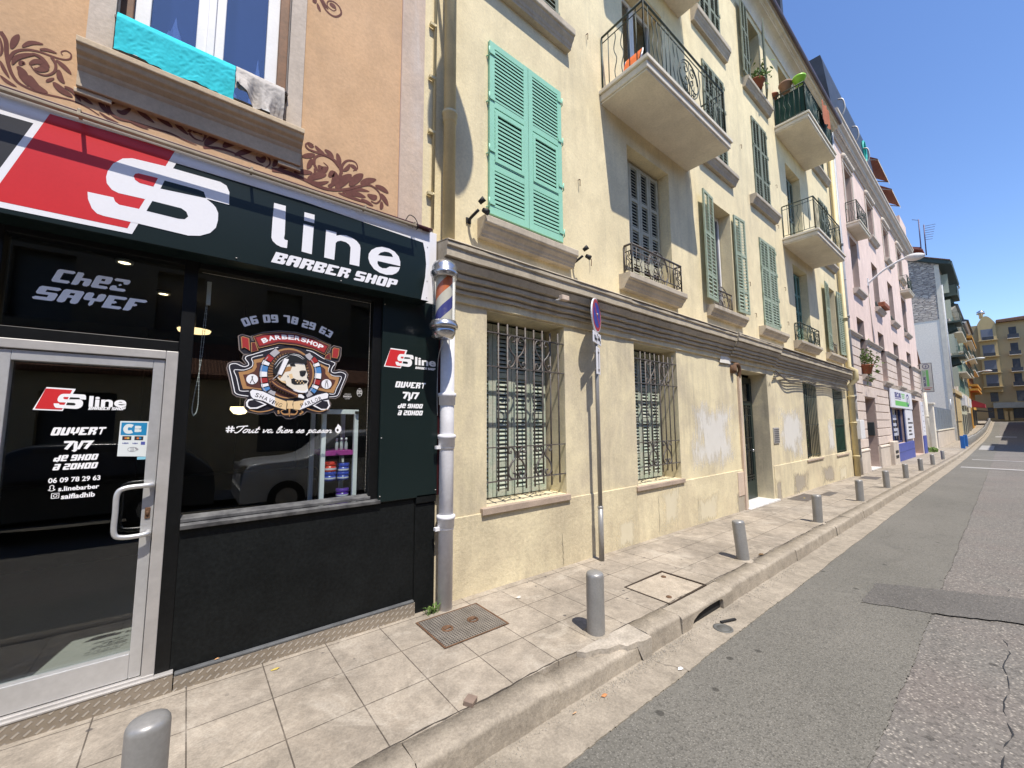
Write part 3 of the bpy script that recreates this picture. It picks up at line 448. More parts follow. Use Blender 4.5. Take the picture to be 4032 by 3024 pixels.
EMB={'sil':[(0.4159,2.2393),(0.2954,2.1846),(0.2903,2.1619),(0.3166,2.1265),(0.2988,2.1154),(0.2719,2.135),(0.2313,2.1312),(0.2068,2.1166),(0.201,2.0852),(0.2166,2.0248),(0.2358,1.9459),(0.2457,1.9002),(0.2694,1.8827),(0.3371,1.8727),(0.3443,1.8855),(0.3228,1.8442),(0.3224,1.8007),(0.3447,1.7712),(0.4063,1.7569),(0.466,1.7588),(0.5097,1.7754),(0.5308,1.7453),(0.5649,1.7455),(0.5918,1.7242),(0.621,1.721),(0.6502,1.7277),(0.676,1.7504),(0.7091,1.7534),(0.7385,1.7806),(0.7887,1.7677),(0.8555,1.763),(0.9,1.7878),(0.9144,1.8405),(0.8929,1.8889),(0.9525,1.891),(0.982,1.9133),(0.9973,1.964),(1.0321,2.0525),(1.0445,2.097),(1.0263,2.1211),(0.9709,2.1312),(0.9276,2.117),(0.9487,2.1833),(0.8607,2.225),(0.7367,2.2821),(0.6679,2.3017),(0.5841,2.2985),(0.4924,2.2776)],'wl':[[(0.5154,2.2737),(0.4379,2.2417),(0.3527,2.2001),(0.3164,2.1836),(0.3069,2.1636),(0.3267,2.1337),(0.3277,2.1148),(0.3047,2.1033),(0.2836,2.1078),(0.2521,2.1207),(0.222,2.1149),(0.2131,2.0924),(0.2292,2.0257),(0.2487,1.9404),(0.258,1.9069),(0.2842,1.8926),(0.3391,1.8853)],[(0.4176,2.2037),(0.3486,2.1741),(0.3558,2.1364),(0.3468,2.1037),(0.3007,2.0778),(0.2434,2.0732),(0.2598,2.0216),(0.276,1.9542),(0.2879,1.9225),(0.3398,1.923)],[(0.7153,2.2727),(0.7626,2.264),(0.8479,2.2166),(0.935,2.1892),(0.9196,2.1521),(0.911,2.1157),(0.9381,2.1035),(0.9852,2.1143),(1.02,2.1024),(1.0277,2.0812),(1.0026,2.0074),(0.9779,1.9346),(0.9586,1.9089),(0.8958,1.8995)],[(0.8034,2.1982),(0.8625,2.1755),(0.8959,2.1643),(0.8873,2.1281),(0.8917,2.1001),(0.9323,2.0781),(0.992,2.0751),(0.9814,2.0277),(0.9564,1.9692),(0.9412,1.9259),(0.8915,1.9274)]],'tan':[[(0.3574,2.1589),(0.3972,2.1724),(0.4348,2.1891),(0.4063,2.0958),(0.4052,2.0059),(0.4296,1.9496),(0.4469,1.9312),(0.3601,1.9397),(0.3036,1.9369),(0.2901,1.9799),(0.2696,2.0597),(0.3116,2.0692),(0.3527,2.0915),(0.3641,2.1307)],[(0.8074,2.1776),(0.8633,2.1544),(0.8886,2.1459),(0.8846,2.1137),(0.9191,2.0737),(0.9765,2.069),(0.9668,2.0197),(0.9343,1.9327),(0.8911,1.9379),(0.8065,1.9549),(0.835,2.0468),(0.8355,2.1169)]],'brn':[[(0.3772,2.1383),(0.412,2.148),(0.4117,2.0963),(0.4079,2.006),(0.429,1.9624),(0.4352,1.9467),(0.3703,1.9497),(0.3249,1.96),(0.3124,2.0),(0.2983,2.043),(0.3283,2.0483),(0.3669,2.0735),(0.3814,2.1066)],[(0.8148,2.1537),(0.8475,2.1425),(0.8644,2.1262),(0.8657,2.0911),(0.9001,2.0511),(0.947,2.0435),(0.9381,2.0109),(0.9099,1.9634),(0.8705,1.9649),(0.8154,1.9726),(0.835,2.0468),(0.8341,2.1028)]],'disc':[[(0.7995,2.0862),(0.7977,2.0477),(0.7896,2.0101),(0.7755,1.9747),(0.7558,1.9426),(0.7314,1.9148),(0.703,1.8922),(0.6717,1.8753),(0.6385,1.8646),(0.6044,1.8604),(0.5705,1.8625),(0.5378,1.8708),(0.5072,1.885),(0.4795,1.9045),(0.4555,1.9287),(0.4358,1.957),(0.4208,1.9884),(0.411,2.0221),(0.4065,2.0573),(0.4076,2.0929),(0.4142,2.128),(0.4261,2.1616),(0.4431,2.1929),(0.4649,2.2208),(0.4907,2.2446),(0.5201,2.2634),(0.5521,2.2767),(0.5859,2.2839),(0.6204,2.2846),(0.6547,2.2788),(0.6875,2.2664),(0.7178,2.2478),(0.7445,2.2234),(0.7668,2.1941),(0.7837,2.1606),(0.7947,2.1243)],[(0.7791,2.0882),(0.7776,2.052),(0.7704,2.0167),(0.7578,1.9834),(0.7402,1.9532),(0.7182,1.927),(0.6927,1.9057),(0.6645,1.8897),(0.6345,1.8796),(0.6037,1.8756),(0.5731,1.8775),(0.5434,1.8853),(0.5156,1.8987),(0.4904,1.9171),(0.4686,1.94),(0.4506,1.9667),(0.4369,1.9965),(0.4279,2.0285),(0.4238,2.0618),(0.4247,2.0955),(0.4306,2.1287),(0.4415,2.1605),(0.4569,2.19),(0.4766,2.2163),(0.5001,2.2386),(0.5267,2.2562),(0.5557,2.2686),(0.5863,2.2752),(0.6175,2.2757),(0.6484,2.2699),(0.678,2.2581),(0.7053,2.2404),(0.7294,2.2173),(0.7495,2.1896),(0.7648,2.1582),(0.7748,2.1239)],[(0.7672,2.0852),(0.7659,2.0513),(0.7592,2.0182),(0.7474,1.9869),(0.731,1.9586),(0.7105,1.934),(0.6866,1.9139),(0.6602,1.8989),(0.6322,1.8894),(0.6033,1.8855),(0.5745,1.8872),(0.5467,1.8945),(0.5206,1.9071),(0.497,1.9244),(0.4764,1.946),(0.4594,1.9711),(0.4466,1.9991),(0.4381,2.0292),(0.4342,2.0606),(0.4351,2.0923),(0.4407,2.1236),(0.4509,2.1535),(0.4655,2.1813),(0.484,2.206),(0.5061,2.2269),(0.531,2.2434),(0.5582,2.255),(0.5869,2.2611),(0.6161,2.2614),(0.6451,2.256),(0.6728,2.2448),(0.6983,2.2281),(0.7208,2.2064),(0.7396,2.1804),(0.7539,2.1509),(0.7632,2.1188)],[(0.746,2.0836),(0.7448,2.0537),(0.739,2.0244),(0.7287,1.9968),(0.7144,1.9717),(0.6965,1.9499),(0.6756,1.9321),(0.6524,1.9187),(0.6278,1.9102),(0.6024,1.9066),(0.577,1.9081),(0.5525,1.9145),(0.5294,1.9255),(0.5085,1.9409),(0.4903,1.96),(0.4753,1.9823),(0.4639,2.0073),(0.4564,2.0341),(0.4529,2.062),(0.4537,2.0902),(0.4587,2.118),(0.4677,2.1446),(0.4806,2.1692),(0.4971,2.1911),(0.5166,2.2097),(0.5386,2.2242),(0.5626,2.2343),(0.5878,2.2396),(0.6136,2.2398),(0.639,2.2348),(0.6633,2.2248),(0.6856,2.21),(0.7054,2.1907),(0.7218,2.1677),(0.7343,2.1416),(0.7424,2.1133)]],'rays':[[(0.6783,2.0815),(0.7433,2.0882),(0.7437,2.0787),(0.6786,2.0758)],[(0.6784,2.0679),(0.7433,2.0641),(0.7425,2.0546),(0.6779,2.0623)],[(0.6768,2.0545),(0.7402,2.0402),(0.7382,2.031),(0.6756,2.0489)],[(0.6734,2.0414),(0.7341,2.017),(0.7309,2.0083),(0.6715,2.0362)],[(0.6685,2.0291),(0.7252,1.9951),(0.7209,1.987),(0.6659,2.0241)],[(0.662,2.0176),(0.7135,1.975),(0.7083,1.9676),(0.6589,2.0132)],[(0.6542,2.0074),(0.6995,1.957),(0.6935,1.9506),(0.6506,2.0034)],[(0.6453,1.9985),(0.6835,1.9414),(0.6767,1.9361),(0.6412,1.9952)],[(0.6353,1.9911),(0.6657,1.9287),(0.6584,1.9246),(0.6309,1.9885)],[(0.6245,1.9855),(0.6467,1.9191),(0.6389,1.9162),(0.6199,1.9836)],[(0.6133,1.9816),(0.6267,1.9126),(0.6187,1.911),(0.6084,1.9805)],[(0.6017,1.9796),(0.6063,1.9095),(0.5982,1.9092),(0.5967,1.9793)],[(0.59,1.9795),(0.5858,1.9096),(0.5778,1.9106),(0.5851,1.98)],[(0.5785,1.9813),(0.5657,1.9131),(0.558,1.9153),(0.5737,1.9826)],[(0.5673,1.9849),(0.5463,1.9197),(0.539,1.9231),(0.5628,1.987)],[(0.5568,1.9903),(0.528,1.9293),(0.5212,1.9339),(0.5526,1.9931)],[(0.5471,1.9973),(0.5112,1.9418),(0.5051,1.9473),(0.5433,2.0007)],[(0.5383,2.0058),(0.4962,1.9567),(0.4908,1.9632),(0.535,2.0098)],[(0.5308,2.0156),(0.4831,1.9739),(0.4786,1.9811),(0.528,2.0201)],[(0.5245,2.0265),(0.4724,1.9929),(0.4688,2.0008),(0.5223,2.0314)],[(0.5197,2.0383),(0.4641,2.0135),(0.4615,2.0219),(0.5181,2.0435)],[(0.5164,2.0508),(0.4584,2.0352),(0.4569,2.044),(0.5155,2.0562)],[(0.5146,2.0638),(0.4554,2.0577),(0.455,2.0666),(0.5144,2.0693)],[(0.5145,2.0769),(0.4552,2.0804),(0.4559,2.0894),(0.515,2.0824)],[(0.516,2.0899),(0.4578,2.1031),(0.4595,2.1118),(0.5171,2.0953)],[(0.5191,2.1026),(0.463,2.1252),(0.4658,2.1336),(0.5209,2.1078)],[(0.5237,2.1148),(0.471,2.1463),(0.4748,2.1543),(0.5261,2.1196)],[(0.5298,2.1261),(0.4814,2.1661),(0.4862,2.1734),(0.5327,2.1305)],[(0.5372,2.1364),(0.4942,2.1841),(0.4998,2.1906),(0.5407,2.1403)],[(0.5458,2.1454),(0.5091,2.2),(0.5155,2.2056),(0.5497,2.1488)],[(0.5554,2.153),(0.5259,2.2135),(0.5329,2.218),(0.5597,2.1557)],[(0.5659,2.159),(0.5442,2.2242),(0.5517,2.2276),(0.5705,2.161)],[(0.577,2.1632),(0.5636,2.2319),(0.5715,2.234),(0.5819,2.1645)],[(0.5886,2.1656),(0.5839,2.2364),(0.592,2.2373),(0.5935,2.1661)],[(0.6003,2.1662),(0.6046,2.2376),(0.6127,2.2371),(0.6053,2.1658)],[(0.612,2.1648),(0.6252,2.2354),(0.6332,2.2336),(0.6169,2.1636)],[(0.6234,2.1615),(0.6454,2.2298),(0.6531,2.2267),(0.6281,2.1596)],[(0.6343,2.1564),(0.6647,2.2209),(0.672,2.2166),(0.6386,2.1537)],[(0.6444,2.1495),(0.6827,2.2089),(0.6893,2.2034),(0.6483,2.1461)],[(0.6535,2.141),(0.699,2.1939),(0.7048,2.1873),(0.657,2.137)],[(0.6614,2.1311),(0.7131,2.1764),(0.7181,2.1689),(0.6644,2.1265)],[(0.668,2.1199),(0.7249,2.1566),(0.7288,2.1483),(0.6703,2.1149)],[(0.6731,2.1078),(0.734,2.1349),(0.7367,2.1261),(0.6747,2.1024)],[(0.6766,2.0949),(0.7401,2.112),(0.7417,2.1027),(0.6775,2.0893)]],'poleL':[(0.5137,2.2469),(0.4893,2.221),(0.4628,2.1854),(0.4372,2.1373),(0.4271,2.0846),(0.4293,2.0267),(0.4393,1.9758),(0.4549,1.938),(0.481,1.9133),(0.5094,1.9048)],'poleR':[(0.7228,2.2424),(0.7393,2.2198),(0.7717,2.1952),(0.7955,2.1556),(0.8091,2.1008),(0.8065,2.038),(0.7928,1.9818),(0.7723,1.9429),(0.7513,1.9215),(0.7272,1.9069)],'wc':[[(0.3939,2.0147),(0.3931,2.0048),(0.3898,1.9953),(0.3842,1.9871),(0.3768,1.9806),(0.368,1.9763),(0.3584,1.9744),(0.3488,1.9752),(0.3397,1.9784),(0.3318,1.984),(0.3256,1.9914),(0.3215,2.0003),(0.3198,2.0099),(0.3205,2.0197),(0.3237,2.0291),(0.3292,2.0373),(0.3365,2.0438),(0.3452,2.0483),(0.3547,2.0503),(0.3644,2.0497),(0.3736,2.0465),(0.3816,2.041),(0.388,2.0335),(0.3922,2.0245)],[(0.9162,2.0082),(0.9153,1.9977),(0.9116,1.9878),(0.9057,1.9792),(0.8977,1.9724),(0.8884,1.9679),(0.8783,1.966),(0.8681,1.9669),(0.8586,1.9704),(0.8503,1.9763),(0.8438,1.9842),(0.8396,1.9935),(0.8379,2.0037),(0.8388,2.0141),(0.8423,2.0239),(0.8482,2.0325),(0.856,2.0393),(0.8652,2.0439),(0.8753,2.046),(0.8855,2.0452),(0.8951,2.0418),(0.9036,2.036),(0.9102,2.028),(0.9145,2.0186)]],'scis':[[(0.3606,2.038),(0.3519,1.9993),(0.346,1.9895)],[(0.3528,2.0343),(0.3625,2.0),(0.371,1.9897)],[(0.3444,1.9907),(0.3484,1.9846),(0.3437,1.983)],[(0.3693,1.9909),(0.375,1.9849),(0.3686,1.9845)],[(0.8668,1.9753),(0.8689,2.0069),(0.8748,2.0248)],[(0.8897,1.9764),(0.8852,2.0078),(0.878,2.025)],[(0.8667,2.0313),(0.8876,2.0326)]],'ban_o':[(0.3395,2.3388),(0.4095,2.3744),(0.5154,2.4),(0.6332,2.4058),(0.7641,2.3868),(0.8975,2.3376),(0.8602,2.2377),(0.7622,2.2744),(0.6379,2.2948),(0.5202,2.2942),(0.3831,2.2388)],'ban_t':[(0.3461,2.3345),(0.4098,2.3672),(0.5157,2.3927),(0.6335,2.3983),(0.7612,2.3794),(0.8883,2.3329),(0.8546,2.2471),(0.7619,2.2835),(0.6376,2.3029),(0.5198,2.3022),(0.387,2.249)],'ban_r':[(0.3544,2.3304),(0.4102,2.3581),(0.5162,2.3833),(0.6339,2.3887),(0.7584,2.3699),(0.8766,2.3265),(0.8496,2.2593),(0.7614,2.2939),(0.6371,2.3138),(0.5193,2.3128),(0.3903,2.2597)],'scr_o':[[(0.258,2.329),(0.2771,2.3412),(0.3314,2.3293),(0.3396,2.3046),(0.3745,2.3058),(0.4001,2.2245),(0.3472,2.2027),(0.2946,2.2003),(0.2699,2.2261)],[(0.9813,2.3243),(0.9231,2.332),(0.9024,2.3116),(0.895,2.2784),(0.8456,2.2447),(0.8367,2.2049),(0.9281,2.1958),(0.9649,2.2064),(0.9801,2.2586)]],'scr':[[(0.2703,2.3212),(0.2829,2.3292),(0.3229,2.3185),(0.3329,2.2236),(0.2976,2.2451),(0.2797,2.2367)],[(0.335,2.2879),(0.3642,2.2948),(0.3861,2.2327),(0.3413,2.2149)],[(0.9679,2.314),(0.9236,2.319),(0.9108,2.3017),(0.9081,2.2297),(0.954,2.227),(0.9651,2.2571)],[(0.8953,2.2713),(0.8599,2.2462),(0.8512,2.2169),(0.9021,2.2112)]],'bs':[(0.4135,2.2898),(0.4568,2.3149),(0.5014,2.3299),(0.5471,2.3391),(0.594,2.3431),(0.6419,2.3425),(0.6911,2.3349),(0.7414,2.3216),(0.7863,2.3073),(0.8334,2.2894)],'rib_o':[[(0.3389,1.9198),(0.3573,1.9428),(0.4305,1.9317),(0.51,1.8918),(0.5975,1.8588),(0.5953,1.7766),(0.5141,1.8013),(0.4346,1.8443),(0.3747,1.8583),(0.3448,1.8762)],[(0.9015,1.9243),(0.8779,1.9408),(0.8078,1.9218),(0.7161,1.8773),(0.6297,1.8598),(0.63,1.7837),(0.6839,1.7778),(0.7678,1.8198),(0.8356,1.8627),(0.8999,1.8786)]],'rib':[[(0.3464,1.917),(0.3614,1.9354),(0.4309,1.9227),(0.5104,1.8821),(0.5919,1.8521),(0.589,1.7863),(0.5137,1.8109),(0.4342,1.8538),(0.3689,1.8676),(0.3548,1.8859)],[(0.8929,1.9239),(0.8769,1.9323),(0.8082,1.9121),(0.7165,1.8679),(0.6377,1.8521),(0.6367,1.7937),(0.6834,1.7878),(0.7674,1.83),(0.8352,1.873),(0.8896,1.8902)]],'loop':[[(0.3257,1.8381),(0.3377,1.8603),(0.3742,1.8696),(0.4601,1.8258),(0.3993,1.7927),(0.3516,1.7906),(0.3297,1.8101)],[(0.9097,1.8264),(0.8967,1.875),(0.8478,1.879),(0.7738,1.8267),(0.8449,1.789),(0.8933,1.7912)]],'loopd':[[(0.3379,1.8353),(0.346,1.8511),(0.3747,1.8583),(0.4409,1.8266),(0.3934,1.8033),(0.3563,1.8013),(0.3399,1.8147)],[(0.8984,1.8296),(0.8874,1.8621),(0.8496,1.8666),(0.7938,1.8286),(0.8444,1.8001),(0.8832,1.8007)]],'tanl':[[(0.344,1.7855),(0.4057,1.7695),(0.4597,1.7766),(0.5088,1.7947)],[(0.8995,1.8017),(0.8389,1.7779),(0.7817,1.786),(0.7283,1.8054)]],'knot':[(0.5905,1.8586),(0.6374,1.8601),(0.631,1.83),(0.6383,1.797),(0.5932,1.7962),(0.5976,1.8292)],'orn':[[(0.6119,1.7966),(0.6123,1.7604),(0.6146,1.7341)],[(0.6079,1.7537),(0.5732,1.7534),(0.555,1.776),(0.5717,1.786)],[(0.6196,1.7539),(0.655,1.7542),(0.6688,1.7796),(0.6506,1.7873)],[(0.5348,1.7822),(0.5415,1.7596),(0.53,1.7627)],[(0.6848,1.7545),(0.7083,1.7714),(0.6928,1.7813)]],'shav':[(0.3733,1.8866),(0.3941,1.9001),(0.4352,1.889),(0.4775,1.868),(0.5177,1.8467),(0.5558,1.8216)],'shavb':[(0.3733,1.8866),(0.4116,1.8709),(0.4562,1.8513),(0.5074,1.8257),(0.5566,1.804)],'parb':[(0.6917,1.8067),(0.7306,1.8223),(0.7732,1.8424),(0.8102,1.8606),(0.8492,1.877)],'skull':[(0.5213,2.0789),(0.5398,2.1134),(0.5734,2.1395),(0.6138,2.1599),(0.6739,2.16),(0.7048,2.1531),(0.7165,2.1075),(0.7296,2.0742),(0.7245,2.0464),(0.7391,2.0234),(0.7341,2.0094),(0.7299,1.9921),(0.7362,1.9583),(0.7198,1.9358),(0.6712,1.9349),(0.6227,1.9527),(0.5834,1.9806),(0.5744,2.0132),(0.5444,2.0113),(0.5194,2.0327)],'shade':[[(0.5242,2.0791),(0.5516,2.1077),(0.5915,2.1277),(0.6152,2.1264),(0.6049,2.092),(0.5701,2.0826),(0.538,2.0274),(0.5231,2.0395)],[(0.5943,2.0644),(0.6175,2.0728),(0.6279,2.04),(0.6076,2.0286)],[(0.5209,2.0262),(0.5501,2.0117),(0.5734,2.0098),(0.58,1.9903),(0.5506,2.0018)]],'dark':[[(0.6677,2.0901),(0.6825,2.0993),(0.716,2.104),(0.7214,2.0941),(0.7116,2.0626),(0.6907,2.0496),(0.6732,2.0599)],[(0.6106,2.0288),(0.6308,2.0402),(0.6553,2.0283),(0.716,2.0288),(0.7348,2.0231),(0.7264,2.0021),(0.6811,1.988),(0.6392,1.9837),(0.615,1.9957)],[(0.7204,2.0735),(0.7279,2.0706),(0.7241,2.0567)],[(0.5829,2.0569),(0.5978,2.0513),(0.5897,2.0361)],[(0.5964,2.1516),(0.6317,2.1602),(0.6418,2.132),(0.6033,2.1287)],[(0.5805,1.9804),(0.6227,1.9527),(0.671,1.9403),(0.6409,1.9436),(0.593,1.9612)]],'teeth':[[(0.6508,2.0199),(0.6498,2.0156),(0.6469,2.0136),(0.6439,2.0152),(0.6425,2.0194),(0.6435,2.0238),(0.6464,2.0257),(0.6494,2.0241)],[(0.6623,2.0045),(0.6612,2.0001),(0.6583,1.9982),(0.6553,1.9998),(0.6539,2.004),(0.6549,2.0083),(0.6578,2.0103),(0.6609,2.0087)],[(0.6725,2.0186),(0.6715,2.0142),(0.6686,2.0123),(0.6655,2.0139),(0.6641,2.0181),(0.6652,2.0224),(0.6681,2.0244),(0.6711,2.0228)],[(0.6841,2.0031),(0.683,1.9987),(0.6801,1.9967),(0.677,1.9983),(0.6756,2.0026),(0.6767,2.0069),(0.6796,2.0089),(0.6827,2.0073)],[(0.6945,2.0172),(0.6934,2.0129),(0.6905,2.0109),(0.6874,2.0125),(0.686,2.0167),(0.687,2.0211),(0.6899,2.0231),(0.693,2.0215)],[(0.7061,2.0016),(0.705,1.9972),(0.7021,1.9953),(0.699,1.9969),(0.6976,2.0011),(0.6986,2.0055),(0.7016,2.0075),(0.7047,2.0059)]],'hair':[(0.4879,2.0796),(0.4905,2.1322),(0.5166,2.1841),(0.5726,2.2245),(0.6403,2.2398),(0.6926,2.2254),(0.7202,2.1972),(0.7119,2.1599),(0.6495,2.1632),(0.599,2.1586),(0.5592,2.1336),(0.5353,2.0865),(0.5225,2.0526),(0.5024,2.0578)],'hairw':[[(0.4935,2.1292),(0.5308,2.1855),(0.5817,2.2174)],[(0.5003,2.1035),(0.5375,2.1662),(0.5938,2.2106)],[(0.504,2.0841),(0.5329,2.1393),(0.5547,2.1679)],[(0.5933,2.222),(0.6472,2.2174),(0.694,2.1912)],[(0.6107,2.2305),(0.6652,2.2226),(0.703,2.1955)],[(0.5819,2.214),(0.6299,2.202),(0.6734,2.1722)],[(0.5131,2.0717),(0.5338,2.1195),(0.5501,2.1408)]],'blade':[(0.5584,2.1896),(0.5903,2.1833),(0.5453,2.0556),(0.518,2.0642)],'tang':[(0.526,2.0647),(0.5115,2.0453),(0.4863,2.0162)],'handle':[(0.4736,2.0134),(0.5176,1.9736),(0.5763,1.9438),(0.6361,1.9166),(0.6758,1.8981)],'hend':[(0.6692,1.9113),(0.6903,1.9122),(0.7124,1.8928),(0.7069,1.8791),(0.6672,1.8878)],'phone':[(0.2872,2.4001),(0.3416,2.4277),(0.4168,2.4525),(0.4838,2.465),(0.5587,2.4747),(0.6183,2.4723),(0.6861,2.4563),(0.7554,2.4455),(0.8238,2.4233),(0.8941,2.3933)],'phoneh':0.0598,'tout':[(0.2654,1.6166),(0.9297,1.6036),(0.3315,1.6708)],'hash':[(0.2156,1.6176),(0.2569,1.6835)],'ok':[[(0.9989,1.6268),(0.9977,1.6166),(0.9936,1.608),(0.9873,1.6024),(0.9796,1.6005),(0.9719,1.6027),(0.9652,1.6086),(0.9605,1.6172),(0.9586,1.6274),(0.9598,1.6376),(0.9638,1.6461),(0.9701,1.6518),(0.9777,1.6538),(0.9855,1.6517),(0.9923,1.6458),(0.997,1.6371)],[(0.9649,1.6378),(0.9803,1.6762),(1.0048,1.6514),(1.0092,1.6231),(0.9964,1.6023),(0.9763,1.5992)],[(0.9875,1.6249),(0.9865,1.6193),(0.9835,1.6152),(0.9792,1.6138),(0.9748,1.6154),(0.9714,1.6195),(0.9701,1.6252),(0.971,1.6307),(0.9741,1.6348),(0.9784,1.6362),(0.9828,1.6347),(0.9861,1.6305)]],'bandido':[(1.0151,1.886),(1.1092,1.9548),(1.147,2.0044),(1.1509,1.8831),(1.1132,1.9403),(1.1875,1.9435)]}
TXT={'logo':[(-0.6561,1.8928),(-0.5492,1.8908),(-0.5789,1.7689),(-0.6897,1.7741)],'line':[(-0.476,1.7893),(-0.4805,1.8565),(-0.3098,1.7928),(-0.3131,1.8435)],'bs':[(-0.4768,1.7706),(-0.4757,1.7855),(-0.3128,1.7694)],'ouvert':[(-0.6203,1.6239),(-0.6177,1.668),(-0.3907,1.6165)],'7j7':[(-0.5602,1.5363),(-0.5638,1.5881),(-0.4361,1.5285)],'de':[(-0.5991,1.4723),(-0.5968,1.5075),(-0.4136,1.4659)],'a':[(-0.5978,1.4216),(-0.5957,1.458),(-0.4101,1.4146)],'tel':[(-0.6077,1.3469),(-0.6097,1.3749),(-0.3961,1.3375)],'sl':[(-0.5653,1.2985),(-0.5671,1.3254),(-0.3975,1.2884)],'sf':[(-0.5507,1.2491),(-0.5528,1.2782),(-0.4127,1.2426)],'ghost':[(-0.6058,1.3015),(-0.577,1.3299)],'insta':[(-0.5906,1.2526),(-0.5594,1.2838)],'cb':[(-0.3308,1.7019),(-0.1965,1.6993),(-0.1978,1.4729),(-0.3315,1.482)],'cb2':[(-0.2384,1.4729),(-0.1979,1.4549)],'p_logo':[(1.3856,2.3467),(1.5339,2.347),(1.4911,2.1896),(1.3411,2.1924)],'p_line':[(1.6272,2.2239),(1.6256,2.3015),(1.8448,2.2246),(1.844,2.2772)],'p_bs':[(1.6305,2.1912),(1.6334,2.2117),(1.8412,2.1938)],'p_ouvert':[(1.4362,2.0082),(1.4465,2.0634),(1.7401,2.0059)],'p_7j7':[(1.5141,1.9029),(1.5127,1.9666),(1.6813,1.901)],'p_de':[(1.466,1.8188),(1.4717,1.8577),(1.7157,1.8202)],'p_a':[(1.4676,1.7537),(1.4731,1.7972),(1.7169,1.7532)],'chez':[(-0.6828,2.5324),(-0.6712,2.6273),(-0.341,2.5441)],'sayef':[(-0.75,2.4137),(-0.7381,2.4921),(-0.3216,2.41),(-0.2551,2.4956)]}
# ---------------------------------------------------------------- lettering
_FC={}
def font_mesh(s,bold=0.,shear=0.,sx=1.):
    key=(s,bold,shear)
    if key in _FC: return _FC[key]
    cu=bpy.data.curves.new('lettering','FONT'); cu.body=s; cu.size=1; cu.offset=bold; cu.shear=shear; cu.resolution_u=4; cu.fill_mode='FRONT'
    o=bpy.data.objects.new('lettering',cu); COL.objects.link(o)
    dg=bpy.context.evaluated_depsgraph_get(); me=bpy.data.meshes.new_from_object(o.evaluated_get(dg))
    vs_=[(v.co.x,v.co.y) for v in me.vertices]; fs=[tuple(p.vertices) for p in me.polygons]
    bpy.data.objects.remove(o); bpy.data.curves.remove(cu); bpy.data.meshes.remove(me)
    _FC[key]=(vs_,fs); return _FC[key]
def put2d(mb,vs_,fs,org,ex,ez,y,m=0):
    "place flat shape (unit frame) on a wall plane: org + u*ex + v*ez"
    ids=[mb.v((org[0]+u*ex[0]+v*ez[0],y,org[1]+u*ex[1]+v*ez[1])) for u,v in vs_]
    for f in fs: mb.f([ids[k] for k in f],m)
def text(mb,s,org,w,h,y,m=0,bold=.02,shear=0.,capref=None,ang=0.):
    vs_,fs=font_mesh(s,bold,shear)
    if not vs_: return
    x0=min(v[0] for v in vs_); x1=max(v[0] for v in vs_)
    rv,_=font_mesh(capref or 'H',bold,0); z0=min(v[1] for v in rv); z1=max(v[1] for v in rv)
    kx=w/(x1-x0); kz=h/(z1-z0); c,s_=math.cos(ang),math.sin(ang)
    put2d(mb,[((v[0]-x0)*kx,(v[1]-z0)*kz) for v in vs_],fs,org,(c,s_),(-s_,c),y,m)
def _ar(P): 
    a=0
    for i in range(len(P)): a+=P[i][0]*P[(i+1)%len(P)][1]-P[(i+1)%len(P)][0]*P[i][1]
    return a/2
G5={'A':'###,#.#,###,#.#,#.#','B':'###,#.#,##w,#.#,###','C':'###,#..,#..,#..,###','E':'###,#..,##.,#..,###','F':'###,#..,##.,#..,#..','H':'#.#,#.#,###,#.#,#.#',
'O':'###,#.#,#.#,#.#,###','P':'###,#.#,###,#..,#..','R':'###,#.#,##w,#.#,#.#','S':'###,#..,###,..#,###','T':'###,.#.,.#.,.#.,.#.','U':'#.#,#.#,#.#,#.#,###','V':'#.#,#.#,#.#,###,.#.','Y':'#.#,#.#,###,.#.,.#.',
'h':'#..,#..,###,#.#,#.#','e':'###,#.#,###,#..,###','z':'###,..#,.#.,#..,###','d':'..#,..#,###,#.#,###','a':'###,..#,###,#.#,###','0':'###,#.#,#.#,#.#,###','1':'.#.,##.,.#.,.#.,###','2':'###,..#,###,#..,###','3':'###,..#,.##,..#,###','6':'###,#..,###,#.#,###','7':'###,..#,..#,..#,..#','8':'###,#.#,###,#.#,###','9':'###,#.#,###,..#,###'}
def block_glyph(ch,ch_cut=.10):
    rows=G5[ch].split(','); xs=[0,.40,.62,1.02]; zs=[1,.77,.60,.40,.23,0]
    P=[]
    F=lambda r,c:0<=r<5 and 0<=c<3 and rows[r][c]!='.'
    for r in range(5):
        for c in range(3):
            if not F(r,c): continue
            x0,x1,z1,z0=xs[c],xs[c+1],zs[r],zs[r+1]; k=ch_cut
            if rows[r][c]=='w': x1-=.17
            pts=[]
            soft=ch in 'BRPDEFHhb'
            for (cx,cz,dr,dc) in ((x0,z0,1,-1),(x1,z0,1,1),(x1,z1,-1,1),(x0,z1,-1,-1)):
                if not F(r+dr,c) and not F(r,c+dc) and not (soft and c==0 and dc==-1):
                    sx=k if cx==x0 else -k; sz=k if cz==z0 else -k
                    a=(cx,cz+sz); b=(cx+sx,cz)
                    first=(dr,dc) in ((1,-1),(-1,1))
                    pts+= [a,b] if first else [b,a]
                else: pts.append((cx,cz))
            P.append(pts)
    return P
def block(mb,s,org,w,h,y,m=0,shear=.28,gap=.10,space=.45,ang=0.,arc=None):
    adv=[]; x=0
    for ch in s:
        adv.append(x); x+= space if ch==' ' else 1.02+gap
    tot=x-gap; k=w/(tot+shear); c_,s_=math.cos(ang),math.sin(ang)
    for ch,a in zip(s,adv):
        if ch==' ': continue
        for pts in block_glyph(ch):
            q=[]
            for u,v in pts:
                X=(a+u+v*shear)*k; Z=v*h
                q.append((org[0]+X*c_-Z*s_,y,org[1]+X*s_+Z*c_))
            mb.f([mb.v(p) for p in q],m)
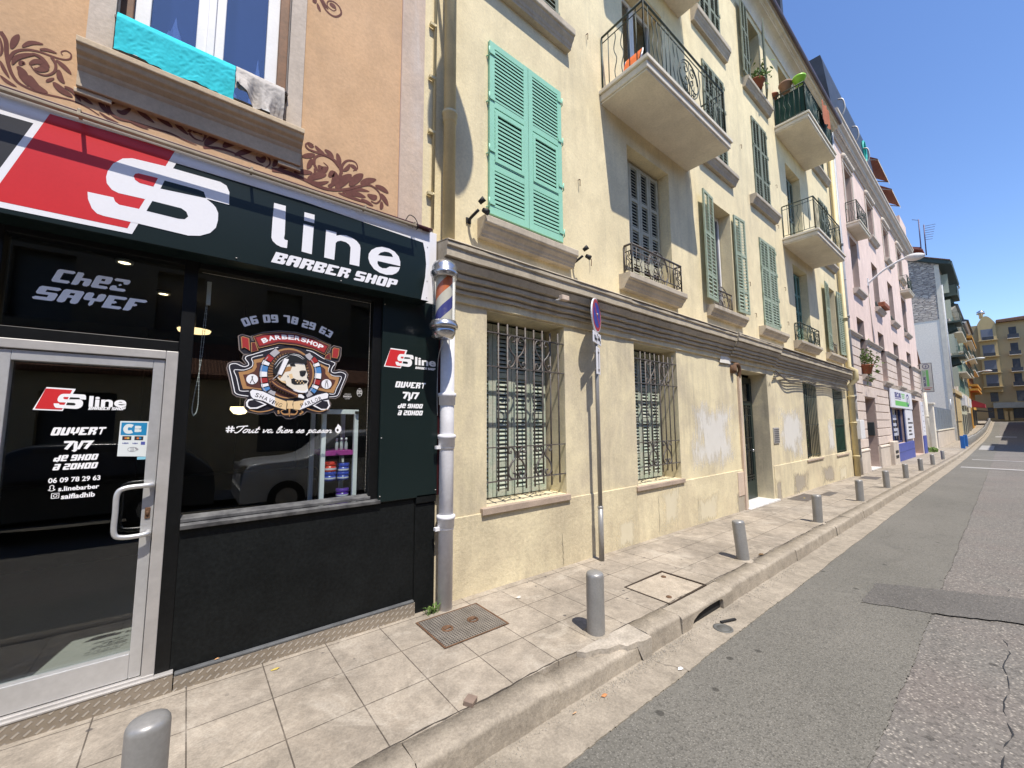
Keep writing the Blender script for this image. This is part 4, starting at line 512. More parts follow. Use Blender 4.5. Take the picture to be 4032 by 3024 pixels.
def text_arc(mb,s,line,h,y,m=0,bold=.03,blocky=False,fill=.9,shear=0):
    "letters along a base line, each one turned with it"
    P=smooth_line(line,8); L=[0]
    for a,b in zip(P,P[1:]): L.append(L[-1]+math.hypot(b[0]-a[0],b[1]-a[1]))
    n=len(s)
    wd={' ':.5,'I':.42,'V':1.0,'1':.7}
    ws=[wd.get(c,1.) for c in s]; T=sum(ws); pos=0
    for ch,wc in zip(s,ws):
        d=(pos+wc*.5)/T*L[-1]; pos+=wc
        if ch==' ': continue
        i=max(j for j in range(len(L)-1) if L[j]<=d); t=(d-L[i])/(L[i+1]-L[i])
        a,b=P[i],P[i+1]; ang=math.atan2(b[1]-a[1],b[0]-a[0]); cx=a[0]+(b[0]-a[0])*t; cz=a[1]+(b[1]-a[1])*t
        w=L[-1]/T*wc*fill; o=(cx-math.cos(ang)*w/2,cz-math.sin(ang)*w/2)
        if blocky: block(mb,ch,o,w,h,y,m,shear=shear,ang=ang)
        else: text(mb,ch,o,w,h,y,m,bold=bold,ang=ang,capref='H')
# ---------------------------------------------------------------- the ground
def sheet(name,edge0,edge1,zoff,mat,xs,kind='structure',thick=0):
    mb=MB()
    for a,b in zip(xs,xs[1:]):
        A=(a,edge0(a),gz(a)+zoff); B=(b,edge0(b),gz(b)+zoff); C=(b,edge1(b),gz(b)+zoff); D=(a,edge1(a),gz(a)+zoff)
        mb.quad(A,B,C,D)
        if thick: mb.quad((a,A[1],A[2]-thick),(b,B[1],B[2]-thick),B,A)
    o=mb.build(name,mat,loc=(xs[0],0,gz(xs[0]))); o['kind']=kind; return o
def rng(a,b,st):
    n=max(1,int(round((b-a)/st))); return [a+(b-a)*i/n for i in range(n+1)]
def yk(x): return -1.548 - (max(0,x-60)/62)*.45
FARX=rng(-14,24,1.)+rng(26,122,4)+[130]
def jag(y,a=.012,seed=0):
    rnd=random.Random(seed)
    def f(x): return y+a*(.5*math.sin(x*1.7+seed)+.35*math.sin(x*5.3+seed*2))+rnd.uniform(-a,a)*.55
    return f
gmb=MB(); gmb.quad((-500,-500,-2.4),(600,-500,-2.4),(600,500,-2.4),(-500,500,-2.4))
gmb.build('ground',M['asphalt_old'],loc=(0,0,-2.4))['kind']='structure'
sheet('pavement',lambda x:yk(x)+.205,lambda x:.62,0,M['tiles'],FARX,thick=.2)
sheet('road',lambda x:-9.2,lambda x:yk(x)+.06,-.172,M['asphalt_old'],FARX)
sheet('gutter',jag(-1.842,.008,1),lambda x:yk(x)+.06,-.155,M['gutter'],rng(-14,24,.05)+rng(24.5,60,2),thick=.02)
sheet('gutter',lambda x:yk(x)-.3,lambda x:yk(x)+.06,-.155,M['gutter'],rng(60,122,4),thick=.02)
sheet('road_surface_strip',jag(-2.888,.014,3),jag(-1.840,.008,1),-.163,M['asphalt_fine'],rng(-14,24,.05)+rng(24.5,60,2),thick=.006)
sheet('road_surface_strip',lambda x:-2.9,lambda x:yk(x)-.298,-.163,M['asphalt_fine'],rng(60,118,4),thick=.006)
# trench repair across the lane
tp=MB(); tr=[(5.66,-2.385),(6.50,-2.38),(7.18,-3.48),(9.4,-9.1),(8.0,-9.1),(6.27,-3.47),(5.90,-2.89)]
tq=[]
for i,(a,b) in enumerate(zip(tr,tr[1:]+tr[:1])):
    for k in range(14):
        t=k/14; j=random.uniform(-.012,.012); tq.append((a[0]+(b[0]-a[0])*t+j,a[1]+(b[1]-a[1])*t+j))
tp.poly([(x,y,gz(x)-.157) for x,y in tq]); o=tp.build('road_trench_repair',M['asphalt_trench']); o['kind']='structure'
# dark open joint along the old surface
jm=MB(); px_=None
for x in rng(1.0,7.5,.07):
    if 5.7<x<6.9 : px_=None; continue
    y=-3.36+.016*math.sin(x*9)+random.uniform(-.009,.009); w=random.uniform(.0012,.0045)*(random.random()>.25)
    if px_: jm.quad((px_[0],px_[1]-px_[2],gz(px_[0])-.168),(x,y-w,gz(x)-.168),(x,y+w,gz(x)-.168),(px_[0],px_[1]+px_[2],gz(px_[0])-.168))
    px_=(x,y,w)
o=jm.build('road_joint',paint('tar_joint',(.02,.02,.02),.6)); o['kind']='structure'
# far pale patches and lines on the road
rm=MB()
for (x0,x1,y0,y1) in ((50,58,-2.75,-1.98),(28.6,29.3,-3.9,-2.0),(79,81.5,-4.3,-2.6),(36,36.5,-4.2,-2.1)):
    rm.quad((x0,y0,gz(x0)-.158),(x1,y0,gz(x1)-.158),(x1,y1,gz(x1)-.158),(x0,y1,gz(x0)-.158))
o=rm.build('road_markings',surf('worn_road_paint',(.36,.35,.34),.8,var=.3,vs=1.5)); o['kind']='structure'
# kerb: separate stones
km=MB(); joints=[-9.6,-8.5,-7.4,-6.3,-5.2,-4.1,-3.0,-1.9,-.85,.30,.98,1.98,3.02,3.52,4.58,5.63,6.66]
x=6.66
while x<60: x+=1.05; joints.append(x)
while x<121: x+=4; joints.append(x)
def kprof(x,dy=0,dz=0,r=.032):
    y1=yk(x)+.208; y0=yk(x); z=gz(x)+dz; P=[(y1,z-.2),(y1,z)]
    for k in range(6):
        a=PI/2*k/5; P.append((y0+.016+r-r*math.sin(a)+dy,z-r+r*math.cos(a)))
    P.append((y0+dy,z-.19)); P.append((y0+dy,z-.2)); return P
def stone(a,b,sink=0):
    dz=random.uniform(-.006,.004)+sink; dy=random.uniform(-.006,.006); g=.0035
    n=max(2,int((b-a)/.09)) if a<9 else 1
    rings=[]
    for i in range(n+1):
        xx=a+g+(b-a-2*g)*i/n; w=random.uniform(-.0035,.0035) if a<9 else 0
        rings.append([km.v((xx+random.uniform(-.004,.004)*(i in(0,n)),y,z)) for y,z in kprof(xx,dy+w,dz+w*.5)])
    m=len(rings[0])
    for i in range(n):
        for k in range(m-1): km.f([rings[i][k],rings[i+1][k],rings[i+1][k+1],rings[i][k+1]],0,True)
    for rg,rev in((rings[0],0),(rings[-1],1)):
        c_=[km.v(km.V[i]) for i in rg]; km.f(c_[::-1] if rev else c_)
for a,b in zip(joints,joints[1:]):
    if abs(a-3.52)<.02: continue
    stone(a,b,-.032 if 1.9<a<2.1 else 0)
# stone with the storm drain mouth
arch=[(3.526,-.24),(3.526,-.034),(4.574,-.034),(4.574,-.24),(4.345,-.24),(4.345,-.075),(4.32,-.054),(4.25,-.047),(4.1,-.046),(3.95,-.050),(3.83,-.064),(3.74,-.095),(3.695,-.15),(3.685,-.24)]
arch=[(x,z+gz(x)) for x,z in arch]
km.prism(arch,-1.550,-1.40)
i0=len(km.V)
km.prof([(-1.550,.001),(-1.546,.014),(-1.535,.028),(-1.518,.038),(-1.49,.044),(-1.362,.045),(-1.362,.0),(-1.550,.0)],3.526,4.574)
for i in range(i0,len(km.V)):
    km.V[i].z=(km.V[i].z-.045)*.76+gz(km.V[i].x)
o=km.build('kerb',M['kerb']); o['kind']='structure'
# broken slab lying on the sunken stone
sl_=MB(); SP_=[(2.36,-1.345),(2.40,-1.40),(2.52,-1.425),(2.58,-1.47),(2.70,-1.485),(2.74,-1.525),(2.86,-1.535),(2.90,-1.562),(3.015,-1.566),(3.02,-1.34),(2.7,-1.335)]
tp_=[sl_.v((x,y,gz(x)+.004+random.uniform(-.002,.002)-(.012 if y<-1.52 else 0))) for x,y in SP_]; bt_=[sl_.v((x,y,gz(x)-.16 if y<-1.55 else gz(x)-.05)) for x,y in SP_]
for t_ in tessellate_polygon([[Vector((x,y,0)) for x,y in SP_]]): sl_.f([tp_[k] for k in t_])
for k in range(len(SP_)): sl_.f([tp_[k],tp_[(k+1)%len(SP_)],bt_[(k+1)%len(SP_)],bt_[k]])
o=sl_.build('broken_kerb_slab',mk_kerb('pale_broken_stone',(.42,.375,.315),(.36,.32,.265),(.25,.22,.18),False)); o['kind']='structure'
# open dirt joint between slabs and kerb
dj=MB(); pv=None
for x in rng(-2,9,.06):
    y=-1.338+.006*math.sin(x*7)+random.uniform(-.004,.004); w=random.uniform(.001,.0065); 
    if pv: dj.quad((pv[0],pv[1]-pv[2],gz(pv[0])+.0035),(x,y-w,gz(x)+.0035),(x,y+w,gz(x)+.0035),(pv[0],pv[1]+pv[2],gz(pv[0])+.0035))
    pv=(x,y,w)
o=dj.build('kerb_joint',surf('joint_dirt',(.06,.05,.042),.95)); o['kind']='structure'
dm=MB(); dm.box(3.66,4.37,-1.513,-1.39,-.5,-.10); o=dm.build('drain_mouth_dark_fill',M['void']); o['kind']='structure'  # black filler box stands in for the shade inside the drain mouth
# ---------------------------------------------------------------- walls with openings
def wall(mb,x0,x1,z0,z1,ops,y=0.,m=0,mr=None,ybase=None,xcuts=(),zcuts=(),mfun=None):
    "front skin with rectangular openings (x0,x1,z0,z1,depth) and their reveals"
    mr=m if mr is None else mr
    xs=sorted({x0,x1,*xcuts,*[o[0] for o in ops],*[o[1] for o in ops]}); zs=sorted({z0,z1,*zcuts,*[o[2] for o in ops],*[o[3] for o in ops]})
    xs=[v for v in xs if x0<=v<=x1]; zs=[v for v in zs if z0<=v<=z1]
    for a,b in zip(xs,xs[1:]):
        for c,d in zip(zs,zs[1:]):
            cx,cz=(a+b)/2,(c+d)/2
            if any(o[0]<cx<o[1] and o[2]<cz<o[3] for o in ops): continue
            mb.quad((a,y,c),(b,y,c),(b,y,d),(a,y,d),mfun(cx,cz) if mfun else m)
    for o in ops:
        a,b,c,d,e=o[:5]
        mb.quad((a,y,c),(a,y,d),(a,y+e,d),(a,y+e,c),mr); mb.quad((b,y,c),(b,y+e,c),(b,y+e,d),(b,y,d),mr)
        mb.quad((a,y,d),(b,y,d),(b,y+e,d),(a,y+e,d),mr); mb.quad((a,y,c),(a,y+e,c),(b,y+e,c),(b,y,c),mr)
# ================================================================ orange building with the barber shop
OB=thing('orange_building','orange plastered building with painted maroon scrolls and a black barber shop on its ground floor','building',(0,0,gz(0)))
OW=[(-.52,.48,4.06,6.6,.22)]
w=MB(); wall(w,-4.2,1.45,2.98,9.5,OW,0,0,1); w.box(-4.2,1.9,.8,7,3.0,9.5,0); w.quad((-4.2,0,2.98),(-4.2,.9,2.98),(-4.2,.9,9.5),(-4.2,0,9.5))
w.build('wall',[M['orange'],M['surround']],OB)
p=MB(); p.box(1.45,1.69,-.012,.3,2.9,9.5); p.build('pilaster',M['pilaster'],OB)
p=MB(); p.box(1.443,1.45,-.014,.05,3.3,9.5); p.build('pilaster_edge',M['mauve'],OB)
fr=MB()
for i,(pts,wd_,pf) in enumerate(FRIEZE): fr.ribbon(pts,wd_*(.82 if pf=='l' else .84),-.0016-.00022*(i%9),0,pf)
fr.build('painted_scrolls',M['frieze'],OB)
# window on the upper floor
sr=MB()
sr.box(-.64,-.52,-.025,.02,4.0,6.6); sr.box(.48,.59,-.025,.02,4.0,6.6); sr.box(-.72,.66,-.03,.02,6.6,6.8)
sr.build('window_surround',M['surround'],OB)
ss=MB()
ss.prof([(0,3.735),(-.03,3.735),(-.03,3.768),(0,3.768)],-.665,-.50); ss.prof([(0,3.735),(-.03,3.735),(-.03,3.768),(0,3.768)],.44,.60)
ss.prof([(0,3.77),(-.045,3.77),(-.05,3.87),(-.06,3.885),(-.065,3.90),(-.095,3.925),(-.10,3.94),(-.125,3.955),(-.135,3.985),(-.15,3.99),(-.15,4.03),(0,4.055),(.22,4.062),(.22,4.0),(0,4.0)],-.655,.595)
ss.build('window_sill',M['sill_tan'],OB,bevel=.006)
wn_=MB(); wn_.box(-.52,-.455,.10,.22,4.06,6.6); wn_.box(.415,.48,.10,.22,4.06,6.6); wn_.box(-.455,.415,.10,.22,6.5,6.6)
wi=wn_.build('window_frame',M['brown_wood'],OB,bevel=.004)
wf=MB()
for a,b in((-.455,-.03),(-.03,.415)):
    wf.box(a,a+.085,.13,.19,4.065,6.5); wf.box(b-.085,b,.13,.19,4.065,6.5); wf.box(a,b,.132,.188,4.065,4.15); wf.box(a,b,.132,.188,6.42,6.5)
wf.box(-.055,-.005,.11,.15,4.07,6.5)
wf.build('window_sash',M['white_wood'],OB,bevel=.005)
g=MB(); g.box(-.37,-.10,.158,.163,4.15,6.42); g.box(.055,.33,.158,.163,4.15,6.42); g.build('window_pane',M['pane_blue'],OB)
cu=MB()
for a,b,pk in((-.40,-.08,.62),(.03,.20,.40),(.20,.37,.60)):
    n=26; prev=None
    for i in range(n+1):
        u=i/n; x=a+(b-a)*u; y=.195+.012*math.sin(i*1.15)+.01*math.sin(i*.47); zt=4.1+pk*max(.03,(1-abs(u-.5)*1.9))**1.2+.02*math.sin(i*2.1)
        if prev: cu.quad((prev[0],prev[1],4.06),(x,y,4.06),(x,y,zt),(prev[0],prev[1],prev[2]))
        prev=(x,y,zt)
cu.build('curtain',M['curtain'],OB)
b=MB(); b.box(-.54,.5,.45,.47,4.0,6.65); b.build('room_darkness',surf('dim_room_sky_tint',(.03,.045,.10),.9),OB)  # dark backing sheet; sky reflected in the panes is put into its blue tint
rl=MB(); rl.tube([(-.51,-.06,4.33),(.47,-.06,4.33)],.011,8); rl.tube([(-.51,-.06,4.33),(-.51,.1,4.33)],.011,8); rl.tube([(.47,-.06,4.33),(.47,.1,4.33)],.011,8)
for x in(-.3,.0,.3): rl.tube([(x,-.06,4.33),(x,-.06,4.08)],.007,6)
rl.tube([(-.51,-.06,4.10),(.47,-.06,4.10)],.008,6)
rl.build('window_rail',M['iron'],OB)
# --- shop front ---
sf=MB()
# black frame of the front: posts and rails
sf.box(-4.2,-.865,-.02,.1,.0,3.0); sf.box(-.075,.0,-.025,.08,.11,3.0)
sf.box(-.865,-.075,-.02,.08,2.775,3.0); sf.box(-.865,-.075,-.03,.08,2.165,2.235)
sf.box(0,1.255,-.02,.08,2.77,3.0); sf.box(1.235,1.33,-.022,.08,1.0,3.0); sf.box(1.33,1.87,-.018,.08,.0,3.0)
sf.box(-.1,1.9,.08,.2,2.9,3.2)
sf.build('shop_front_frame',M['black_frame'],OB,bevel=.004)
lp=MB(); lp.box(.0,1.66,-.022,.08,.08,.985); lp.build('shop_front_panel',M['black_wall'],OB,bevel=.004)
lp=MB(); lp.box(1.667,1.87,-.03,.05,-.03,.93); lp.box(1.667,1.87,-.05,.05,.945,1.02); lp.build('shop_front_panel',M['black_wall'],OB,bevel=.005)
lg=MB(); lg.prof([(-.02,.985),(-.055,.99),(-.06,1.018),(-.02,1.03)],.0,1.33); lg.prof([(.03,1.03),(-.03,1.032),(-.03,1.055),(.03,1.075)],.0,1.25); lg.build('window_ledge',surf('worn_grey_black_paint',(.05,.05,.053),.45,var=.5,vs=12,c2=(.14,.14,.14)),OB,bevel=.003)
gs=MB(); gs.box(-.0,1.235,.028,.034,1.07,2.77); gs.build('shop_window_pane',M['glass'],OB)
gs=MB(); gs.box(-.86,-.08,.028,.034,2.235,2.775); 
tpn=gs.build('transom_pane',M['glass'],OB)
tl=MB(); block(tl,'Chez',TXT['chez'][0],.345,.083,.02,0,shear=.35); block(tl,'SAYEF',TXT['sayef'][0],.50,.085,.02,0,shear=.35); tl.build('transom_lettering',M['letter_white'],tpn)
# string of small lamps round the window
dl=MB()
for i in range(40): 
    x=.03+i*.0305; dl.lathe([(.0,-.003),(.003,0),(0,.003)],(x,.022,2.757),6)
for i in range(52): dl.lathe([(.0,-.003),(.003,0),(0,.003)],(1.222,.022,1.12+i*.0315),6)
dl.tube([(.02,.024,2.757),(1.222,.024,2.757),(1.222,.024,1.09)],.0015,4)
dl.build('fairy_light_string',paint('tiny_white_beads',(.75,.72,.65),.4),OB)
# door
dr=MB(); dr.box(-.865,-.845,-.03,.08,.13,2.165); dr.box(-.135,-.073,-.034,.08,.13,2.165); dr.box(-.845,-.135,-.034,.08,2.11,2.165); dr.box(-.845,-.073,-.045,.08,.10,.135)
drm=dr.build('door_frame',M['alu_dull'],OB,bevel=.004)
dd=MB(); dd.box(-.845,-.79,-.02,.045,.14,2.105); dd.box(-.195,-.138,-.02,.045,.14,2.105); dd.box(-.79,-.195,-.02,.045,2.045,2.105); dd.box(-.79,-.195,-.02,.045,.14,.285)
DR=dd.build('door',M['alu'],OB,bevel=.004)
dp=MB(); dp.box(-.79,-.195,.028,.034,.285,2.045); DP=dp.build('door_pane',M['glass'],DR)
hd=MB(); hx=-.305
hd.tube(smooth_line([(-.155,-.02,1.295),(-.155,-.06,1.297),(-.19,-.075,1.298),(-.27,-.082,1.293),(-.305,-.085,1.262),(-.307,-.085,1.15),(-.305,-.085,1.03),(-.27,-.082,1.0),(-.19,-.075,.996),(-.155,-.06,1.0),(-.155,-.02,1.0)],6),.0145,12)
hd.build('door_handle',M['alu'],DR)
hk=MB(); hk.box(-.178,-.152,-.026,-.02,1.085,1.155); hk.lathe([(.008,-.012),(.008,.012)],(-.165,-.027,1.12),10); hk.build('lock',M['rust'],DR,bevel=.004)
# lettering of the door
def s_logo(mb,px_,y,mw=0,mr=1,md=2):
    "S badge placed into the parallelogram px_ (TL,TR,BR,BL)"
    tl_,tr_,br_,bl_=px_
    srcBL=(-.885,2.872); a=(.53,.004); b=(.175,.582)   # source frame in the sign: origin, width and rise vectors
    det=a[0]*b[1]-a[1]*b[0]
    ex=((br_[0]-bl_[0]),(br_[1]-bl_[1])); ez=((tl_[0]-bl_[0]),(tl_[1]-bl_[1]))
    def T(p):
        dx,dz=p[0]-srcBL[0],p[1]-srcBL[1]; u=(dx*b[1]-dz*b[0])/det; v=(a[0]*dz-a[1]*dx)/det
        u=.36+(u-.36)*.92; return (bl_[0]+u*ex[0]+v*ez[0],y_,bl_[1]+u*ex[1]+v*ez[1])
    def uv(u,v): return (bl_[0]+u*ex[0]+v*ez[0],y_,bl_[1]+u*ex[1]+v*ez[1])
    y_=y; mb.poly([uv(-.06,-.06),uv(1.0,-.06),uv(1.06,1.07),uv(0,1.07)],mw)
    y_=y-.0006; mb.poly([uv(0,0),uv(.95,0),uv(.95,1),uv(0.0,1)],mr)
    y_=y-.0012; mb.poly([T(p) for p in SIGN['silh']],mw)
    y_=y-.0018; mb.poly([T(p) for p in SIGN['red_c']],mr); mb.poly([T(p) for p in SIGN['dark_c1']],md); mb.poly([T(p) for p in SIGN['dark_c2']],md)
def word_line(mb,r,y,m=0):
    x0,z0=r[0]; h=r[1][1]-z0; w=r[2][0]-x0; ang=math.atan2(r[2][1]-z0,w)*.5
    text(mb,'line',(x0,z0),w,h*.98,y,m,bold=.03,capref='l')
    
t=MB(); T_=TXT
s_logo(t,T_['logo'],.024); word_line(t,T_['line'],.024)
block(t,'BARBER SHOP',T_['bs'][0],.166,.018,.024,0)
block(t,'OUVERT',(-.62,1.618),.232,.047,.024,0,shear=.3)
text(t,'7j/7',(-.562,1.532),.125,.052,.024,0,bold=.05,capref='7')
block(t,'de 9H00',(-.599,1.466),.187,.036,.024,0,shear=.3)
block(t,'a 20H00',(-.598,1.415),.188,.036,.024,0,shear=.3); t.flat([(-.583,1.462),(-.590,1.468),(-.586,1.470),(-.578,1.462)],.0245)
text(t,'06 09 78 29 63',(-.609,1.342),.213,.029,.024,0,bold=.025,capref='0')
text(t,'s.linebarber',(-.566,1.292),.168,.027,.024,0,bold=.03,capref='l')
text(t,'saifladhib',(-.552,1.245),.139,.029,.024,0,bold=.03,capref='l')
t.ribbon([(-.606,1.303),(-.600,1.306),(-.598,1.312),(-.600,1.322),(-.592,1.330),(-.584,1.322),(-.586,1.312),(-.583,1.306),(-.578,1.303),(-.584,1.300),(-.592,1.297),(-.600,1.300),(-.606,1.303)],.0035,.024,0,'c',3)
t.ribbon([(-.590,1.254),(-.590,1.282),(-.561,1.282),(-.561,1.254),(-.590,1.254)],.0035,.024,0,'c',1)
t.ribbon([(-.5755+.0075*math.cos(a*PI/6),1.268+.0075*math.sin(a*PI/6)) for a in range(13)],.003,.024,0,'c',1)
t.flat([(-.568,1.278),(-.566,1.278),(-.566,1.276),(-.568,1.276)],.0238)
t.build('door_lettering',[M['letter_white'],M['sign_red'],M['void']],DR)
# card payment sticker on the door
cb=MB(); q=T_['cb']
def cbp(u,v): 
    a=[q[3][i]+(q[2][i]-q[3][i])*u for i in(0,1)]; b_=[q[0][i]+(q[1][i]-q[0][i])*u for i in(0,1)]
    return (a[0]+(b_[0]-a[0])*v,a[1]+(b_[1]-a[1])*v)
def cbr(u0,v0,u1,v1,k,m): cb.flat([cbp(u0,v0),cbp(u1,v0),cbp(u1,v1),cbp(u0,v1)],.0245-.0004*k,m)
cbr(0,0,1,1,0,0); cbr(.05,.60,.95,.96,1,1); cbr(.12,.46,.43,.57,1,2); cbr(.54,.46,.85,.57,1,2)
cb.ribbon([cbp(.44,.85),cbp(.36,.87),cbp(.25,.86),cbp(.2,.78),cbp(.25,.70),cbp(.36,.69),cbp(.44,.71)],.021,.0236,0,'c',4)
cbr(.52,.69,.68,.775,2,0); cbr(.52,.785,.68,.87,2,0); cb.ribbon([cbp(.66,.828),cbp(.74,.828)],.016,.0234,0,'c',1); cb.ribbon([cbp(.66,.732),cbp(.76,.732)],.016,.0234,0,'c',1)
for u,mm in((.24,3),(.32,4),(.66,3),(.74,1)): cb.flat([(cbp(u,.515)[0]+.0065*math.cos(a*PI/5),cbp(u,.515)[1]+.0065*math.sin(a*PI/5)) for a in range(10)],.0234-.0001*mm,mm)
text(cb,'VISA',cbp(.13,.35),.030,.008,.0236,5,bold=.03,shear=.2); text(cb,'VISA',cbp(.48,.35),.026,.008,.0236,5,bold=.03,shear=.2); cbr(.78,.33,.93,.42,1,5)
cb.ribbon([(cbp(.5,.2)[0]+.022*math.cos(a*PI/8),cbp(.5,.2)[1]+.014*math.sin(a*PI/8)) for a in range(17)],.002,.0236,6,'c',1)
for k in range(3): cb.ribbon([cbp(.44+.04*k,.15),cbp(.46+.045*k,.2),cbp(.44+.04*k,.25)],.0022,.0235,6,'c',3)
cb.flat([cbp(.58,.23),cbp(.68,.17),cbp(.72,.21),cbp(.62,.26)],.0235,6)
cb.flat([T_['cb2'][0],(T_['cb2'][1][0],T_['cb2'][0][1]),T_['cb2'][1],(T_['cb2'][0][0],T_['cb2'][1][1])],.0245,7)
STK=cb.build('payment_sticker',[paint('sticker_white',(.68,.72,.72),.4),paint('sticker_blue',(.015,.22,.45),.4),paint('sticker_black',(.02,.02,.03),.4),paint('sticker_orange',(.6,.17,.05),.4),paint('sticker_yellow',(.6,.42,.1),.4),paint('sticker_navy',(.08,.10,.35),.4),paint('sticker_grey',(.3,.3,.32),.4),paint('sticker_pale_blue',(.25,.55,.7),.4)],DR)
# threshold, step plates
st=MB(); st.prof([(.1,-.25),(-.062,-.25),(-.062,.105),(-.05,.115),(.1,.125)],-4.2,.018); st.build('door_step',M['plate'],OB)
st=MB(); st.box(-4.2,.018,-.066,-.02,.108,.121); st.build('step_edge',M['alu_dull'],OB,bevel=.003)
st=MB(); st.prof([(.05,-.25),(-.068,-.25),(-.060,.085),(.05,.098)],.024,1.665); st.build('kick_plate',M['plate'],OB)
st=MB(); st.box(.024,1.66,-.058,-.02,.086,.105); st.build('panel_ledge',surf('grey_dusty_paint',(.12,.125,.13),.7,var=.4,vs=8),OB,bevel=.006)
# room behind the glass
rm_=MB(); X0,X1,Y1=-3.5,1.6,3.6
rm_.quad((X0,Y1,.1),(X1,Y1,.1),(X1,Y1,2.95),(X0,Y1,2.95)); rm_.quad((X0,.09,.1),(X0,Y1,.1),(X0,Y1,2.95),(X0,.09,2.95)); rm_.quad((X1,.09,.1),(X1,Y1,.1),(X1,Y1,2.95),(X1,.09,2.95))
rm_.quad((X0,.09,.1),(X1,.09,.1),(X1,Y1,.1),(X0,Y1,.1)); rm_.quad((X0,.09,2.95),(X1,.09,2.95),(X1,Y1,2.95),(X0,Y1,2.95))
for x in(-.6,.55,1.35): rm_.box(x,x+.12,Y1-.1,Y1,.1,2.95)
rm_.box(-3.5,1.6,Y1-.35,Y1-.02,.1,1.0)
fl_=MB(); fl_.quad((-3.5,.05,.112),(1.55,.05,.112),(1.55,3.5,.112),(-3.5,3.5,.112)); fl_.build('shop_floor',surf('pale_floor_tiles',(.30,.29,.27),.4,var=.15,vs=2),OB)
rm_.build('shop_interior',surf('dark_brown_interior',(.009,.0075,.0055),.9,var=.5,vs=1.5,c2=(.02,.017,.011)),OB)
# green-black panel with opening hours, right of the window
SP=thing('hours_panel','dark green-black panel with the red S logo and opening hours right of the shop window','sign panel',(1.6,-.04,1.0))
pp=MB(); pp.box(1.312,1.875,-.05,-.018,1.0,2.84); pp.build('panel',M['board'],SP,bevel=.003)
t=MB(); y=-.0525
s_logo(t,T_['p_logo'],y); word_line(t,T_['p_line'],y); block(t,'BARBER SHOP',(1.630,2.187),.212,.021,y,0)
block(t,'OUVERT',(1.436,2.003),.308,.056,y,0,shear=.3); text(t,'7j/7',(1.513,1.90),.168,.066,y,0,bold=.05,capref='7')
block(t,'de 9H00',(1.466,1.8165),.252,.041,y,0,shear=.3); block(t,'a 20H00',(1.467,1.7515),.252,.044,y,0,shear=.3); t.flat([(1.482,1.808),(1.474,1.815),(1.479,1.818),(1.489,1.808)],y-.0005)
t.build('lettering',[M['letter_white'],M['sign_red'],M['board']],SP)
b=MB()
for x,z in((1.325,1.05),(1.325,1.55),(1.325,2.75),(1.86,1.05)): b.lathe([(.006,-.004),(.006,.004)],(x,-.051,z),8)
b.build('screw',M['alu_dull'],SP)
# ================================================================ the big sign
S=SIGN; SB=thing('shop_sign','large black, red and white barber shop sign board over the door and window','shop sign',(.4,-.1,2.81))
bd=MB(); bd.box(-2.2,1.685,-.2,.0,2.812,3.478); bd.build('board',M['board'],SB,bevel=.003)
a=MB(); y=-.2015
EP=S['white_edge_pts']; BL=S['band_low']
a.flat([(-2.2,3.475),(-2.2,3.36),BL[0],BL[1],S['red'][0],S['red'][1],(BL[2][0]-.005,BL[2][1]),BL[2],BL[3],BL[4],(1.683,3.355),(1.683,3.477)],y,0)
a.flat([BL[4],*S['black_right'][1:],(1.66,2.8125),(1.683,2.8125),(1.683,3.36)],y-.0002,0)
rd=S['red']; bleft=(-1.172,2.895)
a.flat([BL[1],rd[0],(-.885,2.872),(-.93,2.84)],y-.0003,0)
a.flat([(-2.2,3.36),BL[0],BL[1],(-.935,2.82),(-2.2,2.82)],y-.0005,3)
a.flat([(-.885,2.872),rd[3],EP[5],EP[4],(-.93,2.838)],y-.0006,0)
a.flat([rd[1],(rd[1][0]+.03,rd[1][1]),EP[7],EP[6],EP[5],rd[3],rd[2]],y-.0008,0)
a.flat([rd[0],rd[1],rd[2],rd[3],(-.885,2.872)],y-.0012,1)
a.flat(S['silh'],y-.0018,0)
a.flat(S['red_c'],y-.0024,1); a.flat(S['dark_c1'],y-.0024,2); a.flat(S['dark_c2'],y-.0024,2)
for k in('l','idot','i','n'): a.flat(S[k],y-.001,0)
# letter e: ring split so that the counter is open
eo,ec=S['e_o'],S['e_c']
a.flat(eo,y-.001,0); a.flat(ec,y-.0016,2)
block(a,'BARBER SHOP',S['bs'][0],S['bs'][2][0]-S['bs'][0][0],.085,y-.001,0,shear=.35)
a.build('sign_face',[M['sign_white'],M['sign_red'],M['board'],M['anthracite']],SB)
tr_=MB(); tr_.tube([(-2.2,-.205,3.473),(1.60,-.205,3.473)],.009,8); tr_.build('sign_trim',M['sign_white'],SB)
bk=MB(); bk.box(1.66,1.845,-.035,-.01,2.845,3.58); bk.build('backing_panel',M['sign_white'],SB,bevel=.003)
sc_=MB()
for x,z in((1.662,3.33),(1.662,3.0),(1.66,2.84),(.9,2.83),(.2,2.835)): sc_.lathe([(.005,-.003),(.005,.003)],(x,-.202,z),8)
sc_.build('screw',M['alu_dull'],SB)
hd=thing('sign_hood','maroon metal hood with a tan bar running along the top of the barber shop sign','hood',(.4,-.15,3.49))
h=MB(); h.box(-2.2,1.69,-.250,-.002,3.482,3.500); h.build('hood_plate',M['maroon'],hd,bevel=.003)
h=MB(); h.box(-2.2,1.50,-.312,-.286,3.436,3.454)
for x in(-1.45,-.585,.25,1.045,1.49): h.box(x-.008,x+.008,-.300,-.236,3.452,3.484)
h.build('front_bar',M['tan_bar'],hd,bevel=.003)
h=MB(); h.tube(smooth_line([(1.42,-.25,3.50),(1.45,-.26,3.55),(1.50,-.27,3.53),(1.53,-.275,3.46),(1.52,-.25,3.44)],5),.004,6); h.build('cable',M['rubber'],hd)
